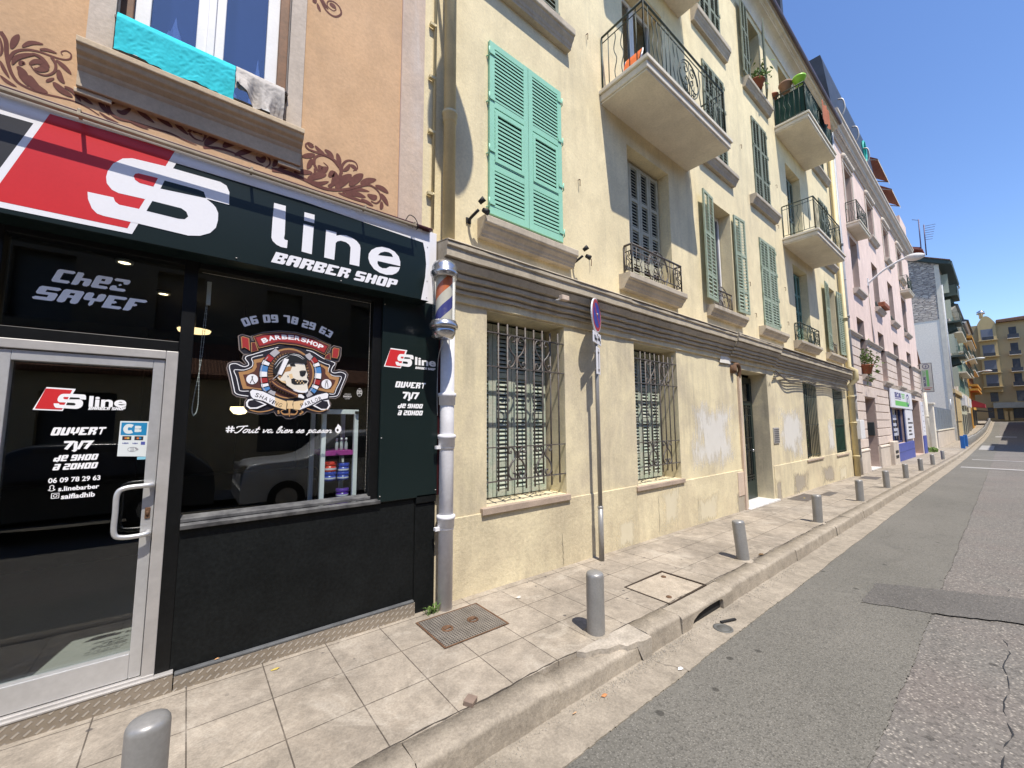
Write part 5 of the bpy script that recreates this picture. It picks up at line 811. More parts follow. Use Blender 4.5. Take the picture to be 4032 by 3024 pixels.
# ================================================================ laundry
def cloth(name,label,mat,x0,x1,ztop,zf,zb,y,seed,nx=60,nz=16,fold=.02,skew=0.,wr=.004):
    from mathutils import noise as NZ
    mb=MB(); G=[]
    for j in range(nz*2+1):
        row=[]; t=j/(nz*2)
        for i in range(nx+1):
            u=i/nx; x=x0+(x1-x0)*u
            if t<.62: k=(.62-t)/.62; z=ztop-(ztop-zf(u))*k; yy=y-.014-.02*min(1,k*6)
            else: k=(t-.62)/.38; z=ztop-(ztop-zb)*k; yy=y+.016
            L=NZ.noise(Vector((u*5+seed,k*.9,seed*1.7))); f=fold*k*(L*1.6+.6*NZ.noise(Vector((u*11,k*1.2+seed,2))))
            w=wr*min(1,k*5)*(1-abs(NZ.noise(Vector((u*(x1-x0)*26+k*5,k*6-u*5,seed))))*2.2)+wr*.7*NZ.noise(Vector((u*(x1-x0)*70,k*17,seed+4)))
            row.append(mb.v((x+skew*k+.012*k*NZ.noise(Vector((u*4,k*3,seed+9))),yy+f-w-(fold*.3*k if t<.62 else 0),z+.012*k*NZ.noise(Vector((u*16,seed,1))))))
        G.append(row)
    for j in range(nz*2):
        for i in range(nx): mb.f([G[j][i],G[j][i+1],G[j+1][i+1],G[j+1][i]],0,True)
    o=mb.build(name,mat); return tag(o,label,'laundry')
tag(cloth('bed_sheet','turquoise cloth drying over the rail of the upper window',M['turquoise'],-.505,.128,4.352,lambda u:4.075+.010*math.sin(u*11)-.01*u,4.14,-.06,3,nx=130,nz=30,fold=.010,wr=.0022),None,'cloth')
tag(cloth('shirt','grey cotton shirt hung beside the turquoise cloth on the window rail',M['grey_cloth'],.132,.45,4.356,lambda u:4.13-.10*u+.04*math.sin(u*7+1)*(1-u),4.16,-.06,8,nx=80,nz=28,fold=.055,wr=.003),None,'shirt')
bx=MB(); bx.box(-.50,.06,-.05,-.02,4.05,4.12); tag(bx.build('window_mesh',M['rubber']),'black strip of netting under the turquoise cloth on the sill','netting')
# ================================================================ stickers on the shop window
E=EMB; yg=.026
emb=thing('window_emblem','round barbershop emblem with a bearded skull, razor and red banner on the window glass','sticker',(.62,.026,1.6))
C=dict(navy=0,white=1,tan=2,brown=3,disc=4,red=5,blue=6,cream=7,bone=8,black=9,dred=10,silver=11,edge=12,ray=13)
em=[paint('emblem_navy',(.010,.009,.018),.5),paint('emblem_white',(.80,.80,.84),.5),paint('emblem_tan',(.40,.21,.085),.5),paint('emblem_brown',(.085,.028,.022),.5),paint('emblem_disc',(.060,.027,.014),.5),paint('emblem_red',(.33,.022,.024),.5),
    paint('emblem_blue',(.07,.22,.50),.5),paint('emblem_cream',(.72,.52,.29),.5),paint('emblem_bone',(.74,.69,.60),.5),paint('emblem_black',(.008,.009,.012),.5),paint('emblem_dark_red',(.13,.012,.016),.5),paint('emblem_silver',(.42,.41,.44),.5),paint('emblem_edge',(.20,.165,.155),.5),paint('emblem_ray',(.25,.125,.05),.5)]
a=MB(); n_=[0]
def Y():
    n_[0]+=1; return yg-.0002*n_[0]
def fl(p,c): a.flat(p,Y(),C[c])
def st_(p,w,c,pf='c',step=5): a.ribbon(p,w,Y(),C[c],pf,step)
def grow(P,k):
    n=len(P); s=1 if _ar(P)<0 else -1; o=[]
    for i in range(n):
        p,q=P[i-1],P[(i+1)%n]; dx,dz=q[0]-p[0],q[1]-p[1]; l=math.hypot(dx,dz) or 1; o.append((P[i][0]-dz/l*k*s,P[i][1]+dx/l*k*s))
    return o
allp=[*E['scr_o'],E['ban_o'],E['sil']]
for P in allp: fl(grow(P,.0065),'edge')
for P in allp: fl(P,'navy')
for s in E['wl'][0::2]: st_(s,.0055,'white',step=4)
for s in E['wl'][1::2]: st_(s,.0050,'white',step=4)
for P in E['tan']: fl(P,'tan')
for P in E['brn']: fl(P,'brown')
for P in E['brn']:
    z0=min(p[1] for p in P); z1=max(p[1] for p in P); x0=min(p[0] for p in P); x1=max(p[0] for p in P)
fl(E['disc'][0],'navy'); fl(E['disc'][1],'tan'); fl(E['disc'][2],'brown'); fl(E['disc'][3],'disc')
for r in E['rays']: a.flat(r,yg-.0002*(n_[0]+1),C['ray'])
n_[0]+=1
def pole(P):
    Q=smooth_line(P,6); n=len(Q); st_(P,.058,'navy')
    segs=[(0,.17,'silver'),(.20,.29,'red'),(.29,.37,'white'),(.37,.47,'blue'),(.47,.55,'white'),(.55,.64,'red'),(.64,.72,'white'),(.72,.80,'blue'),(.84,1.,'silver')]
    y=Y()
    for lo,hi,c in segs:
        i0,i1=int(lo*(n-1)),int(round(hi*(n-1)))
        if i1-i0>=1: a.ribbon(Q[i0:i1+1],.047 if c!='silver' else .042,y,C[c],'c',1)
    y=Y()
    for i in range(int(.2*n),int(.82*n)): a.ribbon([(Q[i][0]-.017,Q[i][1]),(Q[i+1][0]-.017,Q[i+1][1])],.005,y,C['silver'],'c',1)
pole(E['poleL']); pole(E['poleR'])
for P in E['wc']: fl(P,'white')
for s in E['scis']: st_(s,.0042,'navy',step=2)
for P in E['scr']: fl(P,'tan')
for i,P in enumerate(E['scr']): fl(grow(P,-.006),'red' if i%2==0 else 'dred')
fl(E['ban_t'],'tan'); fl(grow(E['ban_t'],-.005),'navy'); fl(E['ban_r'],'dred'); fl(grow(E['ban_r'],-.010),'red')
text_arc(a,'BARBERSHOP',E['bs'],.036,Y(),C['white'],bold=.045,fill=.93)
for P in E['loop']: fl(P,'white')
for P in E['loopd']: fl(P,'navy')
for s in E['tanl']: st_(s,.008,'tan','e')
for P in E['rib_o']: fl(P,'navy')
for P in E['rib']: fl(P,'white')
R0,R1=E['rib']; fl([R0[3],R0[4],R0[5],R0[6]],'cream'); fl([R1[3],R1[4],R1[5],R1[6]],'cream')
text_arc(a,'SHAVING',E['shavb'],.029,Y(),C['navy'],bold=.0,fill=.72); text_arc(a,'PARLOR',E['parb'],.029,Y(),C['navy'],bold=.0,fill=.72)
fl(grow(E['knot'],.004),'navy'); fl(E['knot'],'cream')
for s in E['orn']: st_(s,.014,'tan','t')
fl(grow(E['skull'],.005),'navy'); fl(E['skull'],'bone')
for P in E['shade']: fl(P,'tan' if P is E['shade'][0] else 'cream')
st_([E['skull'][i] for i in (3,4,5)],.012,'white','e'); st_([E['skull'][i] for i in (12,13,14,15)],.016,'white','e')
for P in E['dark']: fl(grow(P,-.0025),'black')
st_([E['skull'][i] for i in (20,0,1,2)] if len(E['skull'])>20 else E['skull'][:3],.004,'tan','e')
st_([E['dark'][0][0],E['dark'][0][1],E['dark'][0][2]],.005,'navy','e')
for P in E['teeth']: fl(P,'cream')
fl(grow(E['hair'],.003),'navy'); fl(E['hair'],'black')
for s in E['hairw'][:2]+E['hairw'][3:5]: st_(s,.0034,'white','l')
fl(grow(E['blade'],.004),'navy'); fl(E['blade'],'white'); st_([E['blade'][0],E['blade'][3]],.004,'silver','c',1); st_(E['tang'],.010,'silver','t')
st_(E['handle'],.034,'navy','e'); st_(E['handle'],.026,'brown','e'); st_(E['handle'],.007,'tan','e'); fl(E['hend'],'white'); st_([E['tang'][2],E['handle'][0]],.018,'brown','c',1)
a.build('emblem',em,emb)
tw=thing('phone_number_lettering','grey phone number curving over the barbershop emblem on the glass','lettering',(.62,.024,2.2))
t=MB(); text_arc(t,'06 09 78 29 63',E['phone'],.062,.0238,0,blocky=True,fill=.93,shear=.02); t.build('digits',M['letter_white'],tw)
sg=thing('slogan_lettering','white script line reading Tout va bien se passer under the emblem','lettering',(.62,.024,1.45))
t=MB(); z0=E['tout'][0][1]; x0=E['tout'][0][0]; x1=E['tout'][1][0]; dz=(E['tout'][1][1]-z0)
k=.041; X=[0.]
SCR={'T':([[(.05,.75),(.0,.95),(.35,1.05),(.95,1.12)],[(.62,1.05),(.5,.5),(.32,.05),(.1,0),(.0,.15)]],.72),'o':([[(.42,.5),(.2,.55),(.05,.2),(.2,0),(.42,.2),(.42,.5),(.62,.42)]],.52),'u':([[(0,.5),(.1,.5),(.08,.1),(.22,0),(.45,.5),(.40,.1),(.5,0),(.66,.12)]],.6),
't':([[(.25,1.),(.1,.2),(.18,0),(.4,.15)],[(0,.62),(.42,.62)]],.4),'v':([[(0,.5),(.12,.45),(.15,0),(.42,.4),(.38,.55),(.55,.5)]],.5),'a':([[(.42,.45),(.2,.55),(.04,.2),(.18,0),(.38,.3),(.44,.5),(.38,.1),(.48,0),(.62,.12)]],.56),
'b':([[(.05,.3),(.35,.9),(.28,1.1),(.12,.8),(.08,.1),(.25,0),(.4,.25),(.28,.48),(.5,.45)]],.5),'i':([[(.1,.5),(.05,.1),(.15,0),(.32,.15)],[(.16,.75),(.18,.80)]],.3),'e':([[(.05,.22),(.32,.35),(.28,.52),(.08,.4),(.08,.05),(.25,0),(.46,.18)]],.42),
'n':([[(0,.45),(.1,.5),(.04,0)],[(.06,.15),(.3,.5),(.36,.4),(.32,.05),(.42,0),(.56,.14)]],.54),'s':([[(0,.05),(.28,.58),(.3,.15),(.18,0),(.02,.08)],[(.2,0),(.46,.15)]],.42),'p':([[(.1,.3),(.28,.62),(.1,-.45)],[(.2,.3),(.42,.5),(.46,.15),(.3,0),(.2,.08)],[(.44,.1),(.58,.15)]],.54),'r':([[(0,.3),(.14,.58),(.16,.46),(.32,.46),(.26,.05),(.36,0),(.5,.14)]],.46),' ':([],.34)}
adv=sum(SCR[c][1] for c in 'Tout va bien se passer')
px_=0
for ch in 'Tout va bien se passer':
    for s in SCR[ch][0]:
        kx=(x1-x0)/adv
        t.ribbon([(x0+(px_+u+.28*v)*kx,z0+dz*(px_/adv)+v*.043) for u,v in s],.0068,.0238-.0001*(len(t.F)%5),0,'c',4)
    px_+=SCR[ch][1]
h0,h1=E['hash']; 
for dx in(.012,.032): t.ribbon([(h0[0]+dx,h0[1]),(h0[0]+dx+.006,h0[1]+.048)],.009,.0238,0,'c',1)
for dz_ in(.015,.032): t.ribbon([(h0[0],h0[1]+dz_),(h0[0]+.052,h0[1]+dz_)],.008,.0235,0,'c',1)
t.flat(E['ok'][0],.0238); t.flat(E['ok'][1],.0236); t.flat(E['ok'][2],.0233,1)
t.build('script',[M['letter_white'],M['void']],sg)
bs=thing('after_shave_sticker','small white sticker of a bearded face with lettering, right of the emblem','sticker',(1.05,.024,1.75))
t=MB(); B=E['bandido']; 
text(t,'AFTER SHAVE',(B[0][0]+.008,B[0][1]+.036),.052,.012,.0238,0,bold=.02); text(t,'BANDIDO',(B[0][0],B[0][1]+.015),.068,.016,.0238,0,bold=.06); text(t,'COLOGNE',(B[0][0]+.012,B[0][1]),.042,.010,.0238,0,bold=.02)
fx,fz=(B[2][0]+B[3][0])/2,(B[2][1]+B[3][1])/2; r=.024
t.flat([(fx+r*math.cos(k*PI/9),fz+.004+r*1.55*math.sin(k*PI/9)) for k in range(18)],.0238,0)
t.flat([(fx-.018,fz+.024),(fx+.018,fz+.022),(fx+.012,fz+.034),(fx-.012,fz+.035)],.0235,1); t.flat([(fx-.02,fz+.004),(fx-.003,fz+.002),(fx-.006,fz+.01),(fx-.018,fz+.011)],.0235,1); t.flat([(fx+.02,fz+.004),(fx+.003,fz+.002),(fx+.006,fz+.01),(fx+.018,fz+.011)],.0235,1)
t.flat([(fx-.016,fz-.012),(fx,fz-.006),(fx+.016,fz-.012),(fx+.010,fz-.028),(fx-.010,fz-.028)],.0235,1); t.flat([(fx-.006,fz-.017),(fx+.006,fz-.017),(fx,fz-.021)],.0232,0)
t.build('print',[surf('sticker_offwhite',(.45,.44,.42),.5),M['void']],bs)
# ================================================================ things seen through the shop window
cl=thing('blind_chain','white bead chain of the blind hanging inside the shop window','blind chain',(.02,.12,1.7))
m=MB(); 
for s in(0,1):
    P=[(.065-.0*s,.12,2.72),(.055-.012*s,.12,2.2),(.02+.03*s,.12,1.82),(.03,.12,1.74)]
    Q=smooth_line(P,14)
    for p in Q: m.lathe([(.0,-.0045),(.0045,0),(0,.0045)],p,6)
    m.tube(Q,.0015,4)
m.build('beads',M['white_wood'],cl); m=MB(); m.box(.055,.08,.1,.13,2.55,2.72); m.build('blind_end',M['white_wood'],cl)
def lampshape(name,label,x,y,z,r,e):
    t_=thing(name,label,'lamp',(x,y,z)); m=MB(); m.lathe([(.0,-r*.62),(r*.6,-r*.5),(r,0),(r*.95,.03)],(x,y,z),20); m.build('shade',lamp_mat(name+'_glow',(1,.78,.45),e),t_)
    m=MB(); m.tube([(x,y,z+.03),(x,y,2.95)],.006,6); m.build('cable',M['rubber'],t_); return t_
lampshape('pendant_lamp','lit bowl-shaped lamp inside the shop, left of the emblem',.42,1.6,1.83,.085,2.2)
t_=thing('ceiling_lamp','flat lit ceiling lamp inside the shop near the bead chain','lamp',(.2,2.0,2.35)); m=MB(); m.lathe([(.0,0),(.13,.005),(.14,.03),(.0,.035)],(.0,1.7,2.62),24); m.build('shade',lamp_mat('flat_lamp_glow',(1,.72,.36),1.3),t_); m=MB(); m.tube([(.0,1.7,2.65),(.0,1.7,2.95)],.01,6); m.build('cable',M['rubber'],t_)
for x,y in((-.45,.7),(-.25,1.5)):
    t_=thing('spotlight','small lit spotlight in the shop ceiling above the door, '+('front' if y<1 else 'back')+' one','spotlight',(x,y,2.9)); m=MB(); m.lathe([(.0,2.925),(.035,2.925)],(x,y,0),12,cap=False); m.build('lens',lamp_mat('spot_glow',(1,.8,.5),3.),t_); m=MB(); m.lathe([(.037,2.93),(.05,2.92),(.055,2.945),(.037,2.949)],(x,y,0),14); m.build('ring',M['alu_dull'],t_)
# display cabinet with jars
ca=thing('display_cabinet','white framed glass display cabinet inside the right side of the window','cabinet',(1.02,.22,1.0))
m=MB()
for x in(.88,1.145): m.box(x,x+.035,.12,.155,.95,1.79)
m.box(.88,1.18,.12,.155,1.76,1.80); m.box(.88,.915,.5,.535,.95,1.79); m.box(1.145,1.18,.5,.535,.95,1.79); m.build('frame',M['white_wood'],ca,bevel=.003)
m=MB(); 
for z in(1.185,1.40,.955): m.box(.91,1.15,.13,.52,z,z+.008)
m.build('glass_shelf',M['clear'],ca)
m=MB(); m.box(.915,1.145,.14,.50,1.408,1.445); pk=m.build('pink_stand',surf('magenta_board',(.38,.05,.26),.5)); tag(pk,'magenta display stand on the upper shelf of the window cabinet','stand')
JM=dict(red=surf('red_jar',(.6,.035,.015),.3),blue=surf('blue_jar',(.03,.06,.38),.3),violet=surf('violet_jar',(.09,.03,.30),.3),white=paint('jar_label',(.6,.6,.65),.4))
def jar(x,y,z,r,h,col,label):
    t_=thing('jar',label,'jar',(x,y,z),'jars in the shop window cabinet'); m=MB(); m.lathe([(r*.94,z),(r*.97,z+.004),(r*.97,z+h*.58)],(x,y,0),24); m.build('pot',[JM[col]],t_)
    m=MB(); m.lathe([(r,z+h*.6),(r*1.02,z+h*.64),(r*1.02,z+h*.96),(r*.95,z+h)],(x,y,0),24); m.build('lid',[JM[col]],t_)
    m=MB(); m.lathe([(r*.985,z+h*.18),(r*.985,z+h*.36)],(x,y,0),24,cap=False); m.build('label',[JM['white']],t_); return t_
jar(.975,.20,1.194,.052,.075,'blue','blue jar under the red one on the middle shelf'); jar(.975,.20,1.270,.056,.085,'red','red jar stacked on a blue jar in the window cabinet')
jar(1.085,.20,1.194,.050,.065,'blue','lower blue jar of the right stack on the middle shelf'); jar(1.085,.20,1.260,.050,.075,'blue','upper blue jar beside the red jar')
jar(1.085,.20,.965,.052,.075,'violet','violet jar at the bottom of the right-hand stack'); jar(1.085,.20,1.042,.052,.075,'violet','violet jar topmost in the lower right stack'); jar(.985,.16,.965,.05,.06,'violet','single violet jar low beside the white post')
for k,x in enumerate((1.03,1.07,1.11)):
    t_=thing('bottle',['clear spray bottle standing leftmost on the magenta stand','middle spray bottle on the magenta stand','rightmost spray bottle on the magenta stand'][k],'bottle',(x,.22,1.445),'spray bottles on the magenta stand'); m=MB(); m.lathe([(.013,1.446),(.014,1.45),(.014,1.51),(.007,1.52),(.007,1.528)],(x,.22,0),12); m.build('body',paint('bottle_grey',(.4,.42,.42),.3),t_); m=MB(); m.lathe([(.009,1.528),(.009,1.55),(.005,1.553)],(x,.22,0),10); m.build('cap',M['white_wood'],t_)
# ================================================================ yellow apartment building
YB=thing('yellow_apartment_building','pale yellow apartment building with green shutters, balconies and barred ground-floor windows','building',(10,0,gz(10)))
YX0,YX1=1.69,18.9
GF=[(2.49,3.71,.80,2.91,.40),(5.25,6.51,.735,2.90,.40),(9.2,10.66,gz(9.9)+.02,2.80,.40),(13.35,14.63,.62,2.80,.27),(16.4,17.7,.585,2.81,.27)]
F1=[(2.5,3.7,4.02,6.17,.12),(5.25,6.52,3.96,6.15,.30),(8.13,9.12,4.03,6.27,.30),(10.75,11.83,4.0,6.25,.12),(13.27,14.6,3.96,6.2,.30),(16.65,17.75,4.0,6.32,.30)]
F2=[(2.5,3.7,7.18,9.35,.2),(5.25,6.52,6.7,9.3,.30),(8.1,9.15,7.22,9.45,.2),(10.75,11.76,7.22,9.5,.12),(13.27,14.6,6.75,9.3,.30),(16.6,17.7,7.25,9.45,.2)]
F3=[(2.5,3.7,10.35,12.4,.2),(5.25,6.52,9.95,12.4,.3),(8.1,9.15,10.38,12.45,.2),(10.75,11.76,10.3,12.45,.3),(13.27,14.6,10.0,12.45,.30),(16.6,17.7,10.55,12.45,.2)]
w=MB()
wall(w,YX0,YX1,2.93,12.75,F1+F2+F3,0,0,0)
w.quad((YX1,0,2),(YX1,0,12.75),(YX1,8,12.75),(YX1,8,2)); w.quad((YX0,0,6),(YX0,0,12.75),(YX0,8,12.75),(YX0,8,6))
w.build('upper_wall',M['yellow'],YB)
w=MB(); wall(w,YX0,YX1,-.5,2.93,GF,0,0,0); w.build('ground_floor_wall',M['yellow_low'],YB)
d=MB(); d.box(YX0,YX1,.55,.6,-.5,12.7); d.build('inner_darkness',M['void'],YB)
# plinth, with a groove on top
pl=MB()
for (a,b,zt) in ((2.06,5.2,.745),(5.2,9.0,.69),(10.75,18.75,.635)): pl.box(a,b,-.018,.03,-.6,zt)
pl.build('plinth',M['plinth'],YB,bevel=.006)
# belt moulding over the ground floor
bd_=MB(); bd_.box(1.86,8.55,-.03,.01,2.93,3.018); bd_.box(11.06,18.25,-.03,.01,2.91,3.0); bd_.box(8.56,11.05,-.03,.01,2.92,3.02); bd_.build('wall_band',M['yellow_low'],YB,bevel=.004,split=0)
PF=[(.02,3.018),(-.06,3.018),(-.062,3.05),(-.045,3.056),(-.045,3.07),(-.092,3.078),(-.095,3.115),(-.075,3.12),(-.075,3.136),(-.125,3.145),(-.13,3.185),(-.108,3.19),(-.108,3.205),(-.155,3.215),(-.175,3.255),(-.19,3.285),(-.168,3.29),(-.168,3.303),(-.215,3.31),(-.215,3.395),(-.235,3.41),(-.235,3.445),(-.20,3.47),(.02,3.505)]
cm_=MB()
for (a,b,dy,dz) in ((1.86,4.9,0,0),(4.904,8.55,.004,-.006),(8.56,11.05,-.028,.006),(11.06,18.25,.0,-.02)):
    n=int((b-a)/.12); pv=None
    for i in range(n+1):
        x=a+(b-a)*i/n; wv=.004*math.sin(x*5.1)+.003*math.sin(x*13.7); ids=[cm_.v((x,(y+dy+ (wv if y<-.1 else 0)),z+dz+wv)) for y,z in PF]
        if pv: 
            for k in range(len(PF)-1): cm_.f([pv[k],ids[k],ids[k+1],pv[k+1]])
        if i in(0,n): cm_.poly([(x,y+dy,z+dz) for y,z in PF])
        pv=ids
cm_.build('belt_moulding',M['cornice'],YB)
cp=MB(); cp.prof([(.02,3.50),(-.24,3.452),(-.246,3.458),(-.24,3.468),(.02,3.52)],1.86,8.55); cp.prof([(.02,3.50),(-.262,3.452),(-.268,3.458),(-.262,3.47),(.02,3.525)],8.56,18.25); cp.build('moulding_cap',M['sill_grey'],YB)
# eaves and mansard
ev=MB(); CV=[(.02,12.62),(-.03,12.62),(-.035,12.70)]
for k in range(7): a=PI/2*k/6; CV.append((-.035-.20*(1-math.cos(a)),12.70+.22*math.sin(a)))
CV+=[(-.24,12.94),(-.27,12.95),(-.27,12.985),(-.335,12.99),(-.335,13.06),(-.375,13.10),(-.375,13.13),(.3,13.2),(.02,13.2)]
ev.prof(CV,YX0,YX1); ev.build('eaves_moulding',M['soffit'],YB)
gt=MB(); gt.prof([(-.375,13.06),(-.43,13.06),(-.45,13.10),(-.45,13.16),(-.43,13.16),(-.425,13.12),(-.375,13.12)],YX0,YX1); gt.build('gutter_pipe',surf('maroon_gutter',(.11,.075,.085),.5,var=.3),YB)
rf=MB(); rf.prof([(-.28,13.17),(.16,15.35),(.2,15.55),(1.2,15.65),(1.2,13.17)],YX0,YX1)
for xx in (9.6,13.0): rf.box(xx,xx+.22,-.26,.2,13.2,15.0+.2*(xx>12))
rf.build('roof',M['zinc'],YB)
# ---- sills
def sill(x0,x1,zb,zt,dep,mat,nm='window_sill',par=None,z2=None):
    m=MB(); h=zt-zb
    m.prof([(.01,zb),(-dep*.45,zb),(-dep*.5,zb+h*.12),(-dep*.55,zb+h*.14),(-dep*.62,zb+h*.28),(-dep*.82,zb+h*.45),(-dep*.86,zb+h*.55),(-dep*.97,zb+h*.58),(-dep,zb+h*.64),(-dep,zb+h*.93),(-dep*.97,zt-h*.03),(.01,zt)],x0,x1)
    return m.build(nm,mat,par or YB,bevel=.006)
for a,b,c,d_,dp in ((2.36,3.84,3.70,3.925,.165),(4.93,6.62,3.67,3.90,.20),(7.75,9.4,3.74,3.95,.16),(10.38,12.02,3.72,3.93,.16),(12.85,14.85,3.68,3.90,.2),(16.0,18.05,3.70,3.90,.16),
                    (2.33,3.87,6.86,7.12,.17),(7.75,9.35,6.97,7.20,.16),(10.35,12.05,6.97,7.2,.16),(16.1,18.0,7.0,7.22,.16),(7.72,9.35,10.05,10.36,.16),(10.35,12.05,10.05,10.30,.16),(16.1,17.95,10.3,10.52,.16)):
    sill(a,b,c,d_,dp,M['sill_grey'])
for a,b,z,zz in ((2.41,3.74,.725,.80),(5.17,6.55,.665,.735),(13.2,14.72,.57,.62),(16.25,17.78,.535,.585)):
    m=MB(); m.box(a,b,-.05,.38,z,zz-.004); m.build('window_sill',M['sill_pink'],YB,bevel=.006)
# ---- shutters
def shutter(par,mat,hinge,wd,z0,z1,ang=0,sgn=1,splits=None,fr=.065,th=.032,pitch=.042,inset=None,slat=.011,mid=0,tilt=.55,name='shutter'):
    "one louvred leaf; ang opens it outwards about its hinge; sgn is the side it extends to"
    m=MB(); H=z1-z0
    m.xf=Matrix.Translation(Vector(hinge))@Matrix.Rotation(ang,4,'Z')
    X=(lambda u: u*sgn)
    def bx(a,b,y0,y1,c,d): m.box(min(X(a),X(b)),max(X(a),X(b)),y0,y1,c,d)
    bx(0,fr,0,th,z0,z1); bx(wd-fr,wd,0,th,z0,z1)
    cols=[(fr,wd-fr)]
    if mid: c=wd/2; bx(c-.022,c+.022,0,th,z0,z1); cols=[(fr,c-.022),(c+.022,wd-fr)]
    sp=[0,*(splits or (.36,.76)),1]
    for i,s in enumerate(sp):
        zc=z0+H*s; hh=fr*.75
        if i==0: a,b=zc,zc+fr*1.25
        elif i==len(sp)-1: a,b=zc-fr*1.05,zc
        else: a,b=zc-hh/1.4,zc+hh/1.4
        for c0,c1 in cols: bx(c0,c1,.002,th-.002,a,b)
    for s0,s1 in zip(sp,sp[1:]):
        a=z0+H*s0+fr*(1.25 if s0==0 else .55); b=z0+H*s1-fr*(1.05 if s1==1 else .55)
        n=int((b-a)/pitch)
        for k in range(n):
            zc=a+(b-a)*(k+.5)/n
            for c0,c1 in cols:
                x0_,x1_=X(c0),X(c1); dz=.5*pitch*.80; dy=th*.42
                p=[(x0_,th*.5-dy,zc-dz*tilt*1.5),(x0_,th*.5+dy,zc+dz*tilt*1.5),(x0_,th*.5+dy-.004,zc+dz*tilt*1.5+slat),(x0_,th*.5-dy,zc-dz*tilt*1.5+slat)]
                q=[(x1_,*v[1:]) for v in p]
                A=[m.v(v) for v in p]; B=[m.v(v) for v in q]
                for j in range(4): m.f([A[j],A[(j+1)%4],B[(j+1)%4],B[j]])
    return m.build(name,mat,par)
def hinges(par,mat,x,side,z0,z1,y=-.04):
    m=MB()
    for f in(.06,.36,.66,.93):
        z=z0+(z1-z0)*f; m.box(x-.015 if side<0 else x-.07,x+.07 if side<0 else x+.015,y-.006,y,z-.022,z+.022); m.tube([(x+side*.012,y-.004,z-.05),(x+side*.012,y-.004,z+.05)],.009,6); m.tube([(x+side*.012,y,z-.05),(x+side*.03,.01,z-.05)],.006,5)
    m.build('shutter_hinge',mat,par)
# mint shutters: two leaves with a hinged inset panel
for sgn,hx in((1,2.505),(-1,3.695)):
    sh=shutter(YB,M['mint'],(hx,-.034,0),.592,4.03,6.165,0,sgn,(.27,.635),fr=.07,pitch=.047,slat=.024,th=.034)
    m=MB(); x0=hx+sgn*.075; x1=hx+sgn*.52; xa,xb=min(x0,x1),max(x0,x1); za,zb=4.03+2.135*.30,4.03+2.135*.60
    for (a,b,c,d) in ((xa,xa+.04,za,zb),(xb-.04,xb,za,zb),(xa+.04,xb-.04,za,za+.05),(xa+.04,xb-.04,zb-.05,zb)): m.box(a,b,-.040,-.030,c,d)
    m.build('shutter_panel_frame',M['mint'],YB,bevel=.003)
hinges(YB,M['mint'],2.505,-1,4.03,6.165); hinges(YB,M['mint'],3.695,1,4.03,6.165)
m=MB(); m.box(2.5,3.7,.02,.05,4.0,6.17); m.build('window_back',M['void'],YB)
# ground-floor windows: inner shutters and grilles
def spiral(cx,cz,r0,a0,turn,n=14,k=.25): return [(cx+r0*(1-(1-k)*t)*math.cos(a0+turn*t),cz+r0*(1-(1-k)*t)*math.sin(a0+turn*t)) for t in [i/n for i in range(n+1)]]
def heart(m,xc,z0,z1,w,y,up=True):
    "two mirrored C scrolls meeting at a point, as wrought-iron workers bend them"
    H=z1-z0; f=(lambda v: z0+H*v) if up else (lambda v: z1-H*v)
    for s in(1,-1):
        big=[(.02,.0),(.10,.13),(.32,.36),(.46,.62),(.46,.82),(.34,.97),(.18,.98),(.10,.88),(.16,.80),(.24,.82)]
        low=[(.02,.42),(.06,.30),(.20,.12),(.36,.0),(.48,.06),(.47,.2),(.34,.24),(.30,.15)]
        P=[(.24,.82),(.15,.80),(.10,.89),(.18,.985),(.34,.97),(.47,.84),(.45,.66),(.28,.46),(.10,.34),(.10,.20),(.24,.04),(.40,.0),(.49,.08),(.45,.18),(.36,.18),(.35,.11)]
        m.tube([(xc+s*u*w,y,f(v)) for u,v in smooth_line(P,4)],.0105,6)
def grille(par,x0,x1,z0,z1,xs,hz,hearts,mat,y=.015,ext=.09):
    m=MB()
    for i,x in enumerate(xs): m.tube([(x,y,z0+.04+.015*math.sin(i*4)),(x,y,z1+.01*math.sin(i*3))],.0105,6)
    for z in hz: m.box(x0,x1,y-.012,y+.012,z-.006,z+.006)
    for (xc,a,b,w,u) in hearts: heart(m,xc,a,b,w,y-.002,u)
    return m.build('window_grille',mat,par)
def inner_shutters(par,x0,x1,z0,z1,y,mat,n=4,mid=None):
    wd=(x1-x0)/n
    for k in range(n): shutter(par,mat,(x0+wd*k+.004,y,0),wd-.008,z0,z1,0,1,(.18,.46,.70),fr=.058,pitch=.050,th=.035,slat=.008)
xs1=[2.66,2.79,2.93,3.06,3.195,3.335,3.47,3.61]
inner_shutters(YB,2.52,3.68,.815,2.87,.325,M['old_green'],4)
grille(YB,2.49,3.71,.90,2.80,xs1,(2.68,2.30,1.41,1.045),[(2.925,2.31,2.68,.26,True),(3.34,2.31,2.68,.26,True),(2.925,1.05,1.405,.26,False),(3.34,1.05,1.405,.26,False)],M['iron'])
xs2=[x+(5.25-2.49)+.02 for x in xs1]
inner_shutters(YB,5.28,6.48,.75,2.86,.325,M['old_green'],4)
grille(YB,5.25,6.51,.84,2.78,xs2,(2.66,2.28,1.37,1.0),[(5.705,2.29,2.66,.26,True),(6.12,2.29,2.66,.26,True),(5.705,1.005,1.365,.26,False),(6.12,1.005,1.365,.26,False)],M['iron'])
for (a,b,z0,z1) in ((13.35,14.63,.63,2.78),(16.4,17.7,.6,2.79)):
    grille(YB,a,b,z0,z1,[a+.10+(b-a-.2)*k/7 for k in range(8)],(z1-.17,z1-.40,z0+.95,z0+.1),[],M['iron_green'])
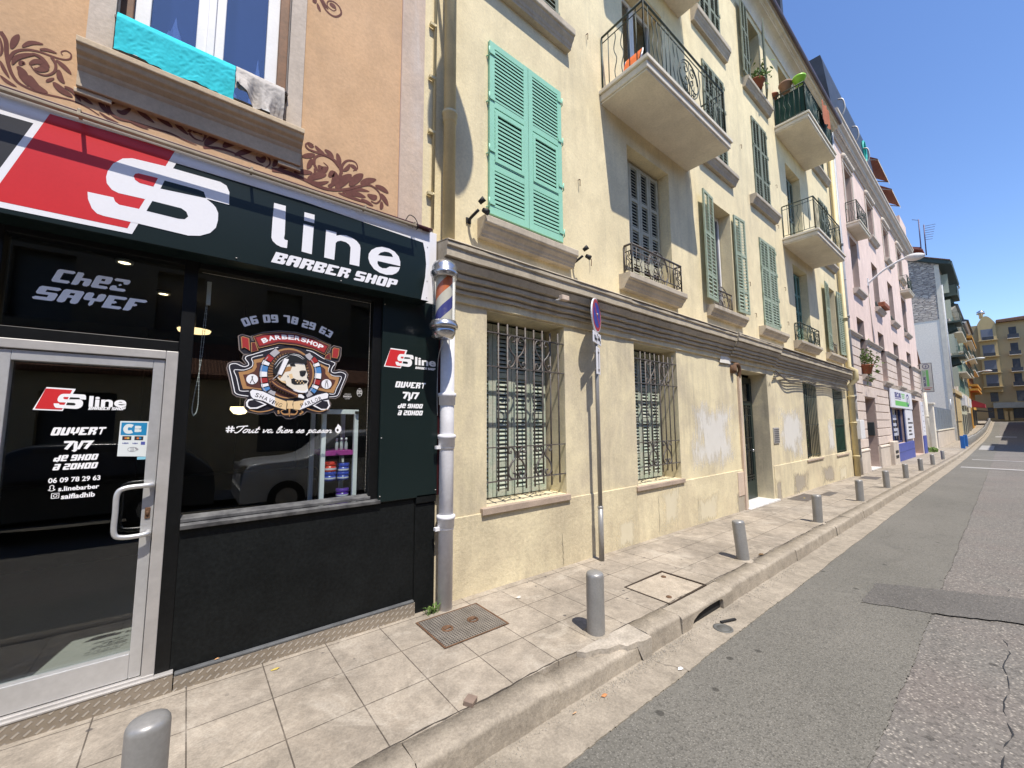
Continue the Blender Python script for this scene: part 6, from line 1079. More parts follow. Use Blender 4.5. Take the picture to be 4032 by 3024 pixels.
m=MB(); m.box(13.35,14.63,.24,.27,.62,2.8); m.build('window_back',M['void'],YB)
m=MB(); m.box(16.4,17.7,.04,.06,.6,1.75); m.build('privacy_sheet',surf('dark_green_sheet',(.012,.075,.045),.7),YB)
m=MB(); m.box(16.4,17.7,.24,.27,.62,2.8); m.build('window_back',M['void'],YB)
# ---- front door
DB=MB(); zb=gz(9.9)+.03
for (a,b,c,d_) in ((9.24,9.36,zb,2.72),(10.5,10.62,zb,2.72),(9.36,10.5,2.58,2.72),(9.36,10.5,2.06,2.16),(9.36,10.5,zb,zb+.42)): DB.box(a,b,.33,.39,c,d_)
DD=DB.build('front_door',surf('dark_green_door_paint',(.016,.03,.028),.4,var=.3,vs=6),YB,bevel=.005)
m=MB(); m.box(9.36,10.5,.365,.37,zb+.42,2.58); m.build('door_glass',M['pane'],DD)
m=MB(); m.box(9.36,10.5,.46,.47,zb+.3,2.6); m.build('hall_darkness',surf('dim_hall',(.05,.05,.042),.8),DD)
m=MB()
for x in(9.5,9.72,10.14,10.36): m.box(x-.012,x+.012,.315,.335,zb+.40,2.06)
for z in(2.0,1.82,1.30,1.0,.42,zb+.46): m.box(9.38,10.48,.316,.334,z-.01,z+.01)
for (za,zc) in ((1.32,1.80),(.44,.98)):
    for s in(1,-1): m.tube([(9.93-s*.2,.32,za),(9.93+s*.2,.318-.004*s,zc)],.012,6)
m.tube([(9.93+.15*math.cos(a*PI/10),.318,1.15+.14*math.sin(a*PI/10)) for a in range(21)],.011,6); m.tube([(9.93+.09*math.cos(a*PI/10),.318,1.15+.3*math.sin(a*PI/10)) for a in range(21)],.011,6)
m.build('door_ironwork',surf('door_iron',(.03,.035,.034),.4,.3),DD)
m=MB(); m.lathe([(.0,-.03),(.03,-.02),(.03,.02),(0,.03)],(10.42,.3,1.0),12); m.build('door_knob',M['chrome'],DD)
m=MB(); m.box(9.05,10.78,-.09,.42,gz(9.9)-.06,gz(9.9)+.025); m.build('door_step',M['marble'],YB,bevel=.005)
# ---- first floor: recessed shutters, open shutters
inner_shutters(YB,5.28,6.49,3.97,6.10,.20,M['cream_wood'],4)
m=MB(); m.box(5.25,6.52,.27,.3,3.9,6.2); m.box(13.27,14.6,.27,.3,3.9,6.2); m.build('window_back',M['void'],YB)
inner_shutters(YB,13.29,14.58,3.97,6.15,.20,M['deep_green'],4)
def open_shutters(x0,x1,z0,z1,mat,wd,aL,aR):
    shutter(YB,mat,(x0-.02,-.085,0),wd,z0+.02,z1-.02,aL,-1,(.22,.60),fr=.05,pitch=.066,mid=1,th=.03,slat=.007)
    shutter(YB,mat,(x1+.02,-.075,0),wd,z0+.02,z1-.02,aR,1,(.22,.60),fr=.05,pitch=.066,mid=1,th=.03,slat=.007)
open_shutters(8.13,9.12,4.03,6.27,M['pale_green'],.52,R(5),R(-3))
open_shutters(16.65,17.75,4.0,6.32,M['pale_green'],.55,R(4),R(-3))
open_shutters(10.75,11.76,10.33,12.42,M['grey_green'],.52,R(4),R(-160))
def sash(x0,x1,z0,z1,y,mat=None,open_dark=True):
    m=MB(); mt=mat or M['white_wood']; c=(x0+x1)/2
    for a,b in((x0,c-.004),(c+.004,x1)):
        m.box(a,a+.06,y,y+.05,z0,z1); m.box(b-.06,b,y,y+.05,z0,z1); m.box(a+.06,b-.06,y,y+.05,z0,z0+.09); m.box(a+.06,b-.06,y,y+.05,z1-.07,z1)
    o=m.build('window',mt,YB); g=MB(); g.box(x0+.05,x1-.05,y+.02,y+.025,z0+.05,z1-.05); g.build('window_pane',M['pane'],o)
for a in ((8.16,9.09,4.06,6.24,.24),(16.68,17.72,4.03,6.29,.24),(10.78,11.73,10.32,12.42,.24),(5.28,6.49,6.72,9.28,.24),(5.28,6.49,9.98,12.38,.24),(13.29,14.58,9.95,12.4,.24)): sash(*a)
m=MB()
for x in(5.25,13.27): m.box(x,x+.62,-.03,.0,6.9+3.1*(x>9),9.2+3.1*(x>9))
# closed flush shutters
for (a,b,z0,z1,mt) in ((10.75,11.83,4.0,6.25,'pale_green'),(10.75,11.76,7.22,9.5,'grey_green'),(2.5,3.7,7.18,9.35,'grey_green'),(8.1,9.15,7.22,9.45,'grey_green'),(16.6,17.7,7.25,9.45,'grey_green'),(8.1,9.15,10.38,12.45,'grey_green'),(16.6,17.7,10.55,12.45,'grey_green'),(2.5,3.7,10.35,12.4,'grey_green')):
    c=(a+b)/2
    shutter(YB,M[mt],(a+.01,-.028,0),c-a-.014,z0+.02,z1-.02,0,1,(.30,.66),fr=.06,pitch=.066,mid=1,th=.03,slat=.007)
    shutter(YB,M[mt],(b-.01,-.028,0),b-c-.014,z0+.02,z1-.02,0,-1,(.30,.66),fr=.06,pitch=.066,mid=1,th=.03,slat=.007)
    hinges(YB,M[mt],a+.01,-1,z0,z1,-.03); hinges(YB,M[mt],b-.01,1,z0,z1,-.03)
inner_shutters(YB,13.29,14.58,6.78,9.2,.20,M['grey_green'],4)
# ---- balconies
def wavy(m,p0,p1,r=.008,amp=.022,n=3,ax=(1,0,0)):
    P=[]; ax=Vector(ax); p0,p1=Vector(p0),Vector(p1)
    for i in range(19): t=i/18; P.append(p0.lerp(p1,t)+ax*amp*math.sin(t*2*PI*n/1.6)*math.sin(PI*t)**.5)
    m.tube(P,r,5)
def railing(par,x0,x1,y1,z0,z1,mat,mx=None,side=True):
    m=MB(); r=.008
    def run(a,b,ax,cent):
        a,b=Vector(a),Vector(b); L=(b-a).length
        up=lambda z:Vector((0,0,z))
        for z,rr in((z1,.017),(z1-.10,.008),(z0+.07,.009)): m.tube([a+up(z),b+up(z)],rr,6)
        n=max(4,int(L/.115)); cy=(b+a)/2
        for k in range(n+1):
            p=a.lerp(b,k/n)
            if cent and abs((p-cy).length)<.30 and 0<k<n: continue
            if k in(0,n): m.tube([p+up(z0),p+up(z1)],.014,6)
            elif k%5 in(2,3) or (k%5==4 and L>1.5): wavy(m,p+up(z0+.07),p+up(z1-.10),.0075,.024,3,ax)
            else: m.tube([p+up(z0+.07),p+up(z1)],r,5)
        if cent:
            zc=(z0+z1)/2-.015; A=Vector(ax); rad=.30
            f=lambda u,v: cy+A*u+up(zc+v)
            m.tube([f(rad*math.cos(t*PI/14),rad*math.sin(t*PI/14)) for t in range(29)],.010,6,caps=False)
            for s in(1,-1):
                m.tube([f(s*u*rad,v*rad) for u,v in smooth_line([(.9,.1),(.75,.55),(.3,.75),(.12,.45),(.35,.25),(.5,.45),(.36,.52)],3)],.008,5)
                m.tube([f(s*u*rad,v*rad) for u,v in smooth_line([(.95,-.2),(.7,-.5),(.2,-.4),(.1,-.1),(.3,.05),(.42,-.1),(.3,-.2)],3)],.008,5)
                m.tube([f(s*u*rad,v*rad) for u,v in smooth_line([(0,-1),(.25,-.75),(.55,-.72),(.6,-.55),(.45,-.5)],3)],.008,5)
            m.tube([f(0,-rad),f(0,rad)],.007,5)
            for t in range(5): m.tube([f((t-2)*.05,-.28),f((t-2)*.08,-.05)],.007,5)
    run((x0,y1,0),(x1,y1,0),(1,0,0),x1-x0>.8)
    if side: run((x0,-.02,0),(x0,y1,0),(0,1,0),False); run((x1,-.02,0),(x1,y1,0),(0,1,0),False)
    return m.build('railing',mat,par)
def balcony(x0,x1,zs,mat,dep=.80,par=None,rh=.92):
    m=MB(); m.box(x0,x1,-dep,.01,zs,zs+.10); m.box(x0-.03,x1+.03,-dep-.03,.012,zs+.104,zs+.165); m.box(x0+.02,x1-.02,-dep+.02,.012,zs-.03,zs-.002)
    b=m.build('balcony',M['soffit'],par or YB,bevel=.008); railing(b,x0+.05,x1-.05,-dep+.06,zs+.165,zs+.165+rh,mat); return b
balcony(4.6,7.26,6.53,M['iron_green']); balcony(4.6,7.22,9.78,M['iron_green'])
balcony(12.57,15.38,6.58,M['iron_green']); balcony(12.57,15.35,9.90,M['iron_green'])
# french-window guards on the first floor
def guard(x0,x1,y,z0,z1,mat):
    m=MB(); o=MB(); return railing(YB,x0,x1,y,z0,z1,mat)
for (a,b,y,z0,z1,mt) in ((5.06,6.52,-.15,3.915,4.37,'iron'),(13.0,14.75,-.15,3.91,4.40,'iron_green'),(8.14,9.1,.06,4.04,4.42,'iron'),(16.66,17.74,.06,4.0,4.36,'iron')):
    railing(YB,a,b,y,z0,z1,M[mt],side=(y<0))
m=MB(); m.box(12.63,15.3,-.735,-.72,10.08,10.98); m.box(12.635,12.645,-.72,-.03,10.08,10.9); 
m.build('balcony_screen',surf('dark_green_screen',(.012,.05,.038),.8),YB)
# wall hooks that hold open shutters
m=MB()
for x,z in((1.95,5.05),(4.25,3.95),(4.05,5.05),(4.3,7.45),(9.95,4.9),(12.45,4.35),(9.95,8.3),(12.3,8.2),(7.6,8.6),(12.2,7.0),(10.2,4.2),(12.4,5.3)):
    m.tube(smooth_line([(x,.02,z),(x,-.03,z),(x+.004,-.035,z-.02),(x,-.035,z-.10)],3),.006,5)
m.build('shutter_hook',M['rust'],YB)
# overpainted white patches on the ground floor wall
for k,(cx,cz,hx,hz) in enumerate(((7.8,1.42,1.02,.66),(12.2,1.42,1.0,.72),(15.9,1.25,.42,.55))):
    m=MB(); m.quad((cx-hx,-.0025,cz-hz),(cx+hx,-.0025,cz-hz),(cx+hx,-.0025,cz+hz),(cx-hx,-.0025,cz+hz)); m.build('white_overpaint',mk_patch('rolled_white_paint',cx,cz,hx,hz,k*3.7+1),YB)
for k,(cx,cz,hx,hz) in enumerate(((8.8,.12,.28,.30),(10.95,.20,.22,.34),(6.1,.40,.35,.40),(7.35,.22,.5,.28),(12.6,.25,.7,.30),(15.2,.3,.8,.3),(4.9,.2,.3,.25),(16.9,.2,.6,.3))):
    m=MB(); m.quad((cx-hx,-.0205,cz-hz+gz(cx)),(cx+hx,-.0205,cz-hz+gz(cx)),(cx+hx,-.0205,cz+hz+gz(cx)),(cx-hx,-.0205,cz+hz+gz(cx))); m.build('worn_render_patch',mk_patch('worn_bare_render',cx,cz+gz(cx),hx,hz,k*5.1+2,*(((.46,.41,.33),(.38,.335,.27)) if k in(0,1,4,5) else ((.78,.71,.53),(.68,.61,.44)))),YB)
ck=MB(); rnd=random.Random(9)
for (x,z0,z1) in ((3.62,-.05,.35),(5.75,-.06,.55),(7.02,-.08,.42),(12.1,.0,.5)):
    P=[]; xx=x
    for i in range(16): xx+=rnd.uniform(-.012,.012); P.append((xx,z0+(z1-z0)*i/15))
    ck.ribbon(P,.006,-.0208,0,'e',1)
ck.build('wall_crack',paint('crack_dark',(.10,.085,.065),.95),YB,split=.05)
m=MB(); m.flat([(8.12,2.85),(8.62,2.86),(8.62,2.96),(8.5,3.02),(8.2,3.0)],-.034); m.build('white_overpaint',M['white_patch'],YB)
m=MB(); text(m,'14',(10.72,2.50),.16,.13,-.004,0,bold=0); m.build('house_number',surf('faded_number',(.20,.17,.13),.9),YB)
# service flap low on the wall
m=MB(); m.box(8.68,8.96,-.032,.0,.18,.65); m.build('meter_flap',M['pilaster'],YB,bevel=.005)
# ---- things on the yellow building
def floodlight(x,z,label,dx):
    t_=thing('floodlight',label,'floodlight',(x,-.03,z)); m=MB(); m.tube(smooth_line([(x,.0,z),(x,-.08,z+.02),(x+dx*.05,-.16,z+.07)],4),.016,8); m.box(x-.03,x+.03,-.015,.0,z-.03,z+.03); m.build('arm',M['rubber'],t_)
    m=MB()
    for k,(ddx,ddz) in enumerate(((0,.09),(.05*dx+.02,.03))):
        c=Vector((x+dx*.05+ddx,-.17,z+.05+ddz)); m.tube([c,c+Vector((dx*.05,-.05,.04 if k==0 else -.04))],[.024,.032],10)
    m.build('head',M['rubber'],t_)
floodlight(2.24,3.86,'black spot lamp on the wall, left of the mint shutters',.6); floodlight(3.90,3.80,'black spot lamp under the right end of the mint window sill',.6)
it=thing('intercom_panel','grey intercom panel with buttons beside the front door','intercom',(11.0,-.01,1.15)); m=MB(); m.box(10.84,11.2,-.022,.0,1.15,1.53); m.build('plate',M['alu_dull'],it,bevel=.004)
m=MB(); 
for i in range(4):
    for j in range(7): m.box(10.88+i*.08,10.93+i*.08,-.027,-.022,1.18+j*.048,1.205+j*.048)
m.build('button',paint('dark_buttons',(.05,.05,.055),.4),it)
du=thing('cable_duct','tall cream cable duct with a broken cap beside the front door','duct',(8.99,-.03,gz(9))); m=MB(); m.box(8.96,9.05,-.05,.0,gz(9),2.62); m.build('duct',M['pilaster'],du,bevel=.008)
m=MB(); m.tube(smooth_line([(8.75,-.02,2.78),(8.8,-.05,2.86),(8.92,-.06,2.86),(9.0,-.05,2.76),(9.0,-.03,2.6)],5),.035,8); m.lathe([(.07,2.68),(.08,2.74),(.07,2.84)],(8.72,-.03,0),10); m.build('elbow',M['rust'],du)
cb_=thing('wall_cables','bundle of loose cables sagging under the moulding right of the front door','cables',(14.5,-.1,2.8)); m=MB()
for k in range(5):
    P=[(10.95+.05*k,-.05,2.72+.05*k)]+[(11.0+7.1*i/9,-.07-.012*k,2.93-.035*k-(.05+.015*k)*math.sin(PI*(i%3)/3+.4)) for i in range(1,10)]
    m.tube(smooth_line(P,4),.012,6)
m.build('cable',M['iron'],cb_)
sb=thing('wall_sensor','small pale junction box under the moulding left of the parking sign','junction box',(3.5,-.24,3.15)); m=MB(); m.tube([(3.41,-.05,3.17),(3.43,-.24,3.165)],.012,6); m.build('bracket',M['alu_dull'],sb); m=MB(); m.box(3.38,3.50,-.30,-.24,3.14,3.20); m.build('box',M['pilaster'],sb,bevel=.006)
ps=thing('pot_plant','green leafy plant standing inside the barred window right of the front door','plant',(13.5,.1,.63)); m=MB(); m.lathe([(.08,.63),(.11,.66),(.12,.8)],(13.55,.13,0),12); m.build('pot',M['rubber'],ps)
m=MB(); rnd=random.Random(4)
for k in range(46):
    a=rnd.uniform(0,6.28); h=rnd.uniform(.1,.75); b=Vector((13.55,.13,.78+h*.8)); d=Vector((math.cos(a)*.22,math.sin(a)*.09-.02,rnd.uniform(-.02,.14))); n=Vector((-math.sin(a),math.cos(a),.2))*.03
    m.quad(b,b+d*.5+n,b+d,b+d*.5-n)
m.build('leaves',M['leaf'],ps)
# downpipes
def pipe(name,label,pts,r,mat,rings=(),clamps=(),dx=0,group=None):
    t_=thing(name,label,'drainpipe',pts[0],group); m=MB(); m.tube(pts,r,18,caps=True)
    for z in rings:
        x,y=pts[0][0]+dx*(z-pts[0][2]),pts[0][1]; m.lathe([(r,z-.10),(r*1.16,z-.095),(r*1.18,z-.02),(r*1.3,z-.015),(r*1.3,z+.015),(r*1.06,z+.02),(r,z+.025)],(x,y,0),18,cap=False)
    m.build('tube',mat,t_)
    if clamps:
        m=MB()
        for z in clamps: x,y=pts[0][0]+dx*(z-pts[0][2]),pts[0][1]; m.lathe([(r*1.0,z-.018),(r*1.1,z-.018),(r*1.1,z+.018),(r*1.0,z+.018)],(x,y,0),18,cap=False); m.box(x-r-.05,x-r+.005,y-.018,y+.018,z-.015,z+.015); m.box(x-.012,x+.012,y,.02,z-.012,z+.012)
        m.build('clamp',mat,t_)
    return t_
pipe('drainpipe','white painted drainpipe between the black shop front and the yellow wall',[(1.945,-.105,gz(2)-.02),(1.945,-.105,3.27)],.068,M['white_pipe'],(.80,1.55,1.95),(.70,1.45),0)
pipe('drainpipe','yellow drainpipe on the upper wall beside the pink pilaster',[(1.945,-.10,3.5),(1.925,-.10,12.9)],.062,M['yellow_pipe'],(4.88,7.2,9.8),(6.6,),-.002)
pipe('thin_pipe','thin yellow gas pipe running up the corner beside the pilaster',[(1.80,-.03,3.62),(1.81,-.03,12.8)],.014,M['yellow_pipe'],(),(3.98,4.65,5.25,5.85,6.5))
pipe('drainpipe','yellow drainpipe at the far end of the yellow building',[(18.36,-.11,gz(18.4)),(18.36,-.11,2.95),(18.36,-.29,3.15),(18.36,-.29,3.45),(18.36,-.11,3.62),(18.36,-.11,12.9)],.085,M['yellow_pipe'],(.45,1.62,2.55,5.4,7.8),(),0)
# barber pole on its bracket
bp=thing('barber_pole','glass barber pole with orange, white and blue stripes between steel caps','barber pole',(1.79,-.30,2.45)); bx_,by_=1.79,-.30
m=MB(); m.lathe([(.02,2.452),(.085,2.455),(.108,2.50),(.112,2.545)],(bx_,by_,0),28); m.lathe([(.112,2.545),(.128,2.548),(.132,2.565),(.128,2.585),(.118,2.595),(.116,2.612)],(bx_,by_,0),28); m.build('lower_cap',M['chrome'],bp)
m=MB(); m.lathe([(.118,3.02),(.120,3.04),(.128,3.05),(.130,3.075),(.118,3.085),(.116,3.13),(.10,3.165),(.06,3.19),(.02,3.195)],(bx_,by_,0),28); m.build('upper_cap',M['chrome'],bp)
def mk_stripes():
    t=NT('barber_stripes'); p=t.P((1,1,1),(-bx_,-by_,0)); s=t.n('ShaderNodeSeparateXYZ'); t.l(p,s.inputs[0])
    a=t.math('ARCTAN2',s.outputs[1],s.outputs[0]); a=t.math('DIVIDE',a,2*PI)
    v=t.math('SUBTRACT',t.math('DIVIDE',s.outputs[2],.46),a); f=t.math('FRACT',v)
    def band(lo,hi): return t.math('MULTIPLY',t.math('GREATER_THAN',f,lo),t.math('LESS_THAN',f,hi))
    c=t.mix(band(.10,.35),(.66,.63,.58),(.055,.06,.28)); c=t.mix(band(.60,.85),c,(.62,.15,.05)); c=t.mix(t.ramp(t.noise(t.P(),25,4),.5,.8,0,.25),c,(.45,.42,.38))
    return t.done(c,.5)
m=MB(); m.lathe([(.078,2.60),(.078,3.05)],(bx_,by_,0),28,cap=False); m.build('striped_drum',mk_stripes(),bp)
m=MB(); m.lathe([(.106,2.60),(.106,3.04)],(bx_,by_,0),32,cap=False); m.build('glass_cylinder',M['clear'],bp)
m=MB(); m.tube([(bx_,by_,3.12),(bx_+.02,-.05,3.12)],.015,8); m.tube([(bx_,by_,2.52),(bx_+.02,-.05,2.52)],.015,8); m.tube(smooth_line([(bx_+.05,by_+.10,2.46),(1.868,-.057,2.3),(1.862,-.057,1.95),(1.868,-.057,1.75)],4),.004,6); m.build('bracket',M['alu_dull'],bp)
m=MB(); m.box(1.876,1.90,-.05,.02,1.0,2.9); tag(m.build('corner_trim',M['maroon']),'narrow maroon strip between the hours panel and the white drainpipe','trim')
# ================================================================ pink building
PB=thing('pink_building','pale pink apartment building with a grooved cream ground floor beyond the yellow one','building',(29,0,gz(29)))
QX0,QX1=18.92,39.45
WX=[(21.05,22.4),(25.4,26.85),(29.6,31.2),(34.25,35.95)]
def ops(zs): return [(a,b,zs[0],zs[1],.30) for a,b in WX]
O1=ops((3.55,5.95)); O2=ops((7.12,9.4)); O3=ops((10.68,12.55)); O3[0]=(21.05,22.4,9.86,12.55,.3)
w=MB(); wall(w,QX0,QX1,5.12,13.9,[(a,b,max(c,5.12),d,e) for a,b,c,d,e in O1]+O2+O3,0,0,1); w.quad((QX1,0,-1),(QX1,0,13.9),(QX1,7,13.9),(QX1,7,-1))
w.build('upper_wall',[M['pink'],M['mauve']],PB)
GO=[(a,b,3.55,5.12,.30) for a,b in WX]+[(21.0,23.05,gz(22),2.63,.5),(26.95,30.5,.52,2.30,.25),(33.75,37.6,gz(35),2.98,.8)]
w=MB(); wall(w,QX0,QX1,-1,5.12,GO,0,0,1,mfun=None); w.build('ground_floor_wall',[M['pink_low'],M['mauve']],PB)
# grooves cut as dark joints between projecting courses
c_=MB(); zc=[.62,.98,1.33,1.69,2.04,2.40,2.75,3.10,3.46,3.82,4.18,4.54]
for z,z2 in zip(zc,zc[1:]+[4.90]):
    segs=[(QX0+.1,QX1)]
    for o in GO+[(26.3,33.4,-.5,3.3,0),(33.4,39.4,-.5,3.3,0)]:
        if o[2]<z2-.02 and o[3]>z+.02:
            ns=[]
            for a,b in segs:
                if o[1]<=a or o[0]>=b: ns.append((a,b)); continue
                if o[0]>a: ns.append((a,o[0]))
                if o[1]<b: ns.append((o[1],b))
            segs=ns
    for a,b in segs:
        if b-a>.05: c_.box(a+.003,b-.003,-.045,.0,z+.035,z2)
c_.build('rusticated_courses',M['pink_low'],PB,bevel=.012)
m=MB()
for a,b in ((19.2,20.9),(23.1,26.2)): m.box(a,b,-.075,.0,gz(a)-.1,.50); m.prof([(0,.50),(-.075,.50),(-.095,.53),(-.095,.57),(-.05,.61),(0,.62)],a,b)
m.build('pedestal',M['pink_trim'],PB,bevel=.008)
sc5=MB(); xs_=[QX0]+[v for a,b in WX for v in (a,b)]+[QX1]
for a,b in zip(xs_[::2],xs_[1::2]):
    sc5.prof([(0,4.90),(-.05,4.90),(-.06,4.97),(-.10,5.0),(-.13,5.06),(-.15,5.07),(-.15,5.11),(0,5.15)],a+.0,b)
sc5.build('string_course',M['pink_trim'],PB)
def psill(a,b,z): return sill(a-.16,b+.16,z-.22,z,.20,M['pink_trim'],'window_sill',PB)
for (a,b) in WX:
    psill(a,b,7.12); psill(a,b,3.55) 
for (a,b) in WX[1:]: psill(a,b,10.68)
for lst,k in((O1,0),(O2,0),(O3,0)):
    for (a,b,c,d,e) in lst:
        m=MB(); m.box(a,a+.08,.22,.27,c,d); m.box(b-.08,b,.22,.27,c,d); m.box((a+b)/2-.05,(a+b)/2+.05,.22,.27,c,d); m.box(a,b,.221,.269,c,c+.1); m.box(a,b,.221,.269,d-.08,d)
        o=m.build('window',M['white_wood'],PB); m=MB(); m.box(a+.05,b-.05,.245,.25,c+.08,d-.05); m.build('window_pane',M['pane'],o)
m=MB(); m.box(QX0,QX1,.6,.65,-.8,13.8); m.build('inner_darkness',M['void'],PB)
# plaster ornaments over the top windows
m=MB()
for a,b in WX:
    m.box(a-.22,b+.22,-.05,.0,12.62,12.72)
    m.box(a-.22,a-.04,-.035,0,10.5,12.62); m.box(b+.04,b+.22,-.035,0,10.5,12.62)
    n=8
    for k in range(n): x=a-.2+(b-a+.4)*(k+.5)/n; m.lathe([(.02,12.73),(.10,12.78),(.12,12.88),(.06,12.99),(.02,13.03)],(x,-.04,0),8)
m.build('window_ornament',M['pink_trim'],PB)
m=MB()
m.prof([(0,13.15),(-.05,13.15),(-.06,13.22),(-.12,13.27),(-.13,13.36),(-.2,13.40),(-.22,13.52),(-.31,13.60),(-.33,13.72),(-.36,13.74),(-.36,13.84),(0,13.92)],QX0,QX1+.15)
for k in range(130): x=QX0+.08+k*.157; m.box(x,x+.07,-.19,-.12,13.30,13.38)
m.build('eaves_cornice',M['pink_trim'],PB)
m=MB(); m.prof([(-.2,13.88),(-.02,16.0),(.03,16.35),(1.4,16.4),(1.4,13.88)],QX0,27.6); m.build('roof',M['zinc'],PB)
m=MB(); m.box(27.6,39.2,.7,.9,13.9,16.3); m.box(36.5,39.2,-.1,.7,13.9,15.5); m.build('terrace_wall',M['pink'],PB)
m=MB()
for x in(20.4,22.9,25.2): m.tube(smooth_line([(x,-.22,14.3),(x,-.34,14.6),(x,-.30,15.0),(x,-.14,15.1)],4),.03,6)
m.build('roof_hook',M['alu_dull'],PB)
balcony(20.72,22.7,9.66,M['iron_green'],.42,PB,.9)
for (a,b) in WX[1:]:
    for z in (7.12,10.68): railing(PB,a,b,.05,z,z+.32,M['iron_green'],side=False) if z<9 else None
balcony(34.2,36.2,9.66,M['iron_green'],.42,PB,.9)
# entrance
m=MB(); m.box(21.0,23.05,.45,.5,gz(22),2.63); m.box(21.0,21.06,.0,.45,gz(22),2.63); m.build('entrance_door',surf('dark_brown_door',(.035,.022,.025),.5),PB)
m=MB(); m.box(21.3,23.05,-.05,.5,gz(22)-.1,gz(22)+.03); m.build('door_step',M['marble'],PB)
m=MB(); m.box(22.95,23.045,.05,.40,1.05,1.62); m.build('letter_box',surf('dark_grey_box',(.05,.06,.06),.5),PB,bevel=.01)
m=MB()
for k in range(9): m.box(20.7+k*.3,20.7+k*.3+.285,-.05,-.002,2.66,3.08)
m.build('lintel',M['pink_low'],PB,bevel=.012)
# shop on the right: blue base, window, recess
m=MB()
m.box(26.75,33.4,-.05,.02,gz(29)-.1,.50); m.box(38.0,39.42,-.05,.02,gz(38)-.1,.66); m.build('blue_base',M['blue_paint'],PB,bevel=.01)
m=MB(); m.box(26.75,33.42,-.056,-.05,.06,.075); m.build('base_joint',M['blue_dark'],PB)
m=MB(); m.box(26.75,26.95,-.04,.02,.5,2.35); m.box(30.5,30.72,-.04,.02,.5,2.35); m.box(26.95,30.5,.1,.15,.52,.62); m.box(26.95,27.1,.1,.2,.52,2.3); m.box(30.3,30.5,.1,.2,.52,2.3); 
sw=m.build('shop_window',M['blue_dark'],PB); m=MB(); m.box(27.1,30.3,.14,.146,.62,2.3); m.build('window_pane',M['pane'],sw)
m=MB()
for k,(a,z,h) in enumerate(((27.25,1.72,.26),(27.3,1.40,.16),(27.3,1.14,.15),(27.35,.90,.15))): m.box(a,a+2.1-.2*(k%2),.13,.138,z,z+h)
m.box(29.35,29.6,.13,.137,.9,1.3); m.build('window_notice',surf('pale_notice',(.5,.52,.6),.6,var=.2),sw)
m=MB(); m.box(33.75,37.6,.75,.8,gz(36),2.98); m.build('recessed_door',M['blue_dark'],PB)
m=MB(); m.box(33.9,37.3,.70,.745,1.55,2.18); 
pn=m.build('door_sign',M['sign_white'],PB); m=MB(); m.ribbon([(35.6+1.1*math.cos(k*PI/12),1.87+.27*math.sin(k*PI/12)) for k in range(25)],.08,.69,0,'c',1); m.build('emblem',M['sign_navy'],pn)
def big_sign(name,label,x0,x1,z0,z1,y):
    t_=thing(name,label,'sign',((x0+x1)/2,y,z0)); m=MB(); m.box(x0,x1,y,y+.06,z0,z1); m.build('board',M['sign_white'],t_,bevel=.01); return t_
g=big_sign('wall_sign','white and green SECURITEST sign board over the blue shop window',26.4,33.35,2.33,3.27,-.12)
m=MB(); y=-.1225
text(m,'SECURI',(27.5,2.86),1.9,.27,y,0,bold=.05); text(m,'TEST',(29.55,2.86),1.2,.27,y,1,bold=.03); m.flat([(27.5,2.45),(31.9,2.45),(31.9,2.70),(27.5,2.70)],y,1)
m.ribbon([(31.7+.55*math.cos(k*PI/12),2.82+.30*math.sin(k*PI/12)) for k in range(25)],.09,y-.001,0,'c',1); m.ribbon([(31.55,2.72),(31.75,2.80),(31.62,2.88),(31.85,2.95)],.10,y-.001,0,'c',4); m.flat([(27.5,2.79),(29.3,2.79),(29.3,2.825),(27.5,2.825)],y,0)
m.build('lettering',[M['sign_navy'],M['sign_green']],g)
g=big_sign('price_panel','white panel with lines of dark lettering right of the blue shop window',30.75,33.35,.66,2.325,-.085)
m=MB()
for k,(z,w_) in enumerate(((1.72,.9),(1.50,1.9),(1.26,1.4),(1.06,1.1),(.86,1.3))): 
    for j in range(int(w_/.26)): m.flat([(31.35+j*.26,z),(31.35+j*.26+.19,z),(31.35+j*.26+.19,z+.10),(31.35+j*.26,z+.10)],-.0875)
m.build('lettering',paint('dim_lettering',(.16,.16,.18),.6),g)
g=big_sign('pillar_panel','narrow white panel above the blue pillar at the corner of the pink building',38.02,39.4,.68,2.95,-.045)
for z in(2.0,1.6,1.2,.95): m.flat([(38.4,z),(39.0,z),(39.0,z+.07),(38.4,z+.07)],-.0475)
m.ribbon([(38.7+.4*math.cos(k*PI/12),2.5+.22*math.sin(k*PI/12)) for k in range(25)],.07,-.0475,0,'c',1); m.build('lettering',M['letter_grey'],g)
# blade sign standing out from the wall
bs=thing('projecting_sign','tall projecting SECURITEST light box at the far corner of the pink building','sign',(38.9,-.4,3.6))
m=MB(); m.box(38.86,38.98,-.68,-.10,3.60,5.58); m.build('box_frame',surf('grey_box_frame',(.16,.16,.17),.5),bs)
m=MB(); m.box(38.85,38.86,-.65,-.13,3.64,5.54); m.build('face',surf('offwhite_face',(.48,.49,.46),.4),bs)
m=MB(); m.xf=Matrix.Translation((38.848,-.39,4.6))@Matrix.Rotation(-PI/2,4,'Z')
m.flat([(-.02,-.62),(.10,-.62),(.10,.50),(-.02,.50)][0:4],0,1)
Q=m.xf; m.xf=Q@Matrix.Rotation(-PI/2,4,'Y')
text(m,'SECURI',(-.62,.05),.66,.12,0,0,bold=.05); text(m,'TEST',(.07,.05),.42,.12,0,1,bold=.02); m.xf=Q
m.ribbon([(.0+.15*math.cos(k*PI/12),.75+.15*math.sin(k*PI/12)) for k in range(25)],.04,0,0,'c',1); m.ribbon([(-.03,.68),(.03,.73),(-.02,.77),(.04,.82)],.04,0,0,'c',3)
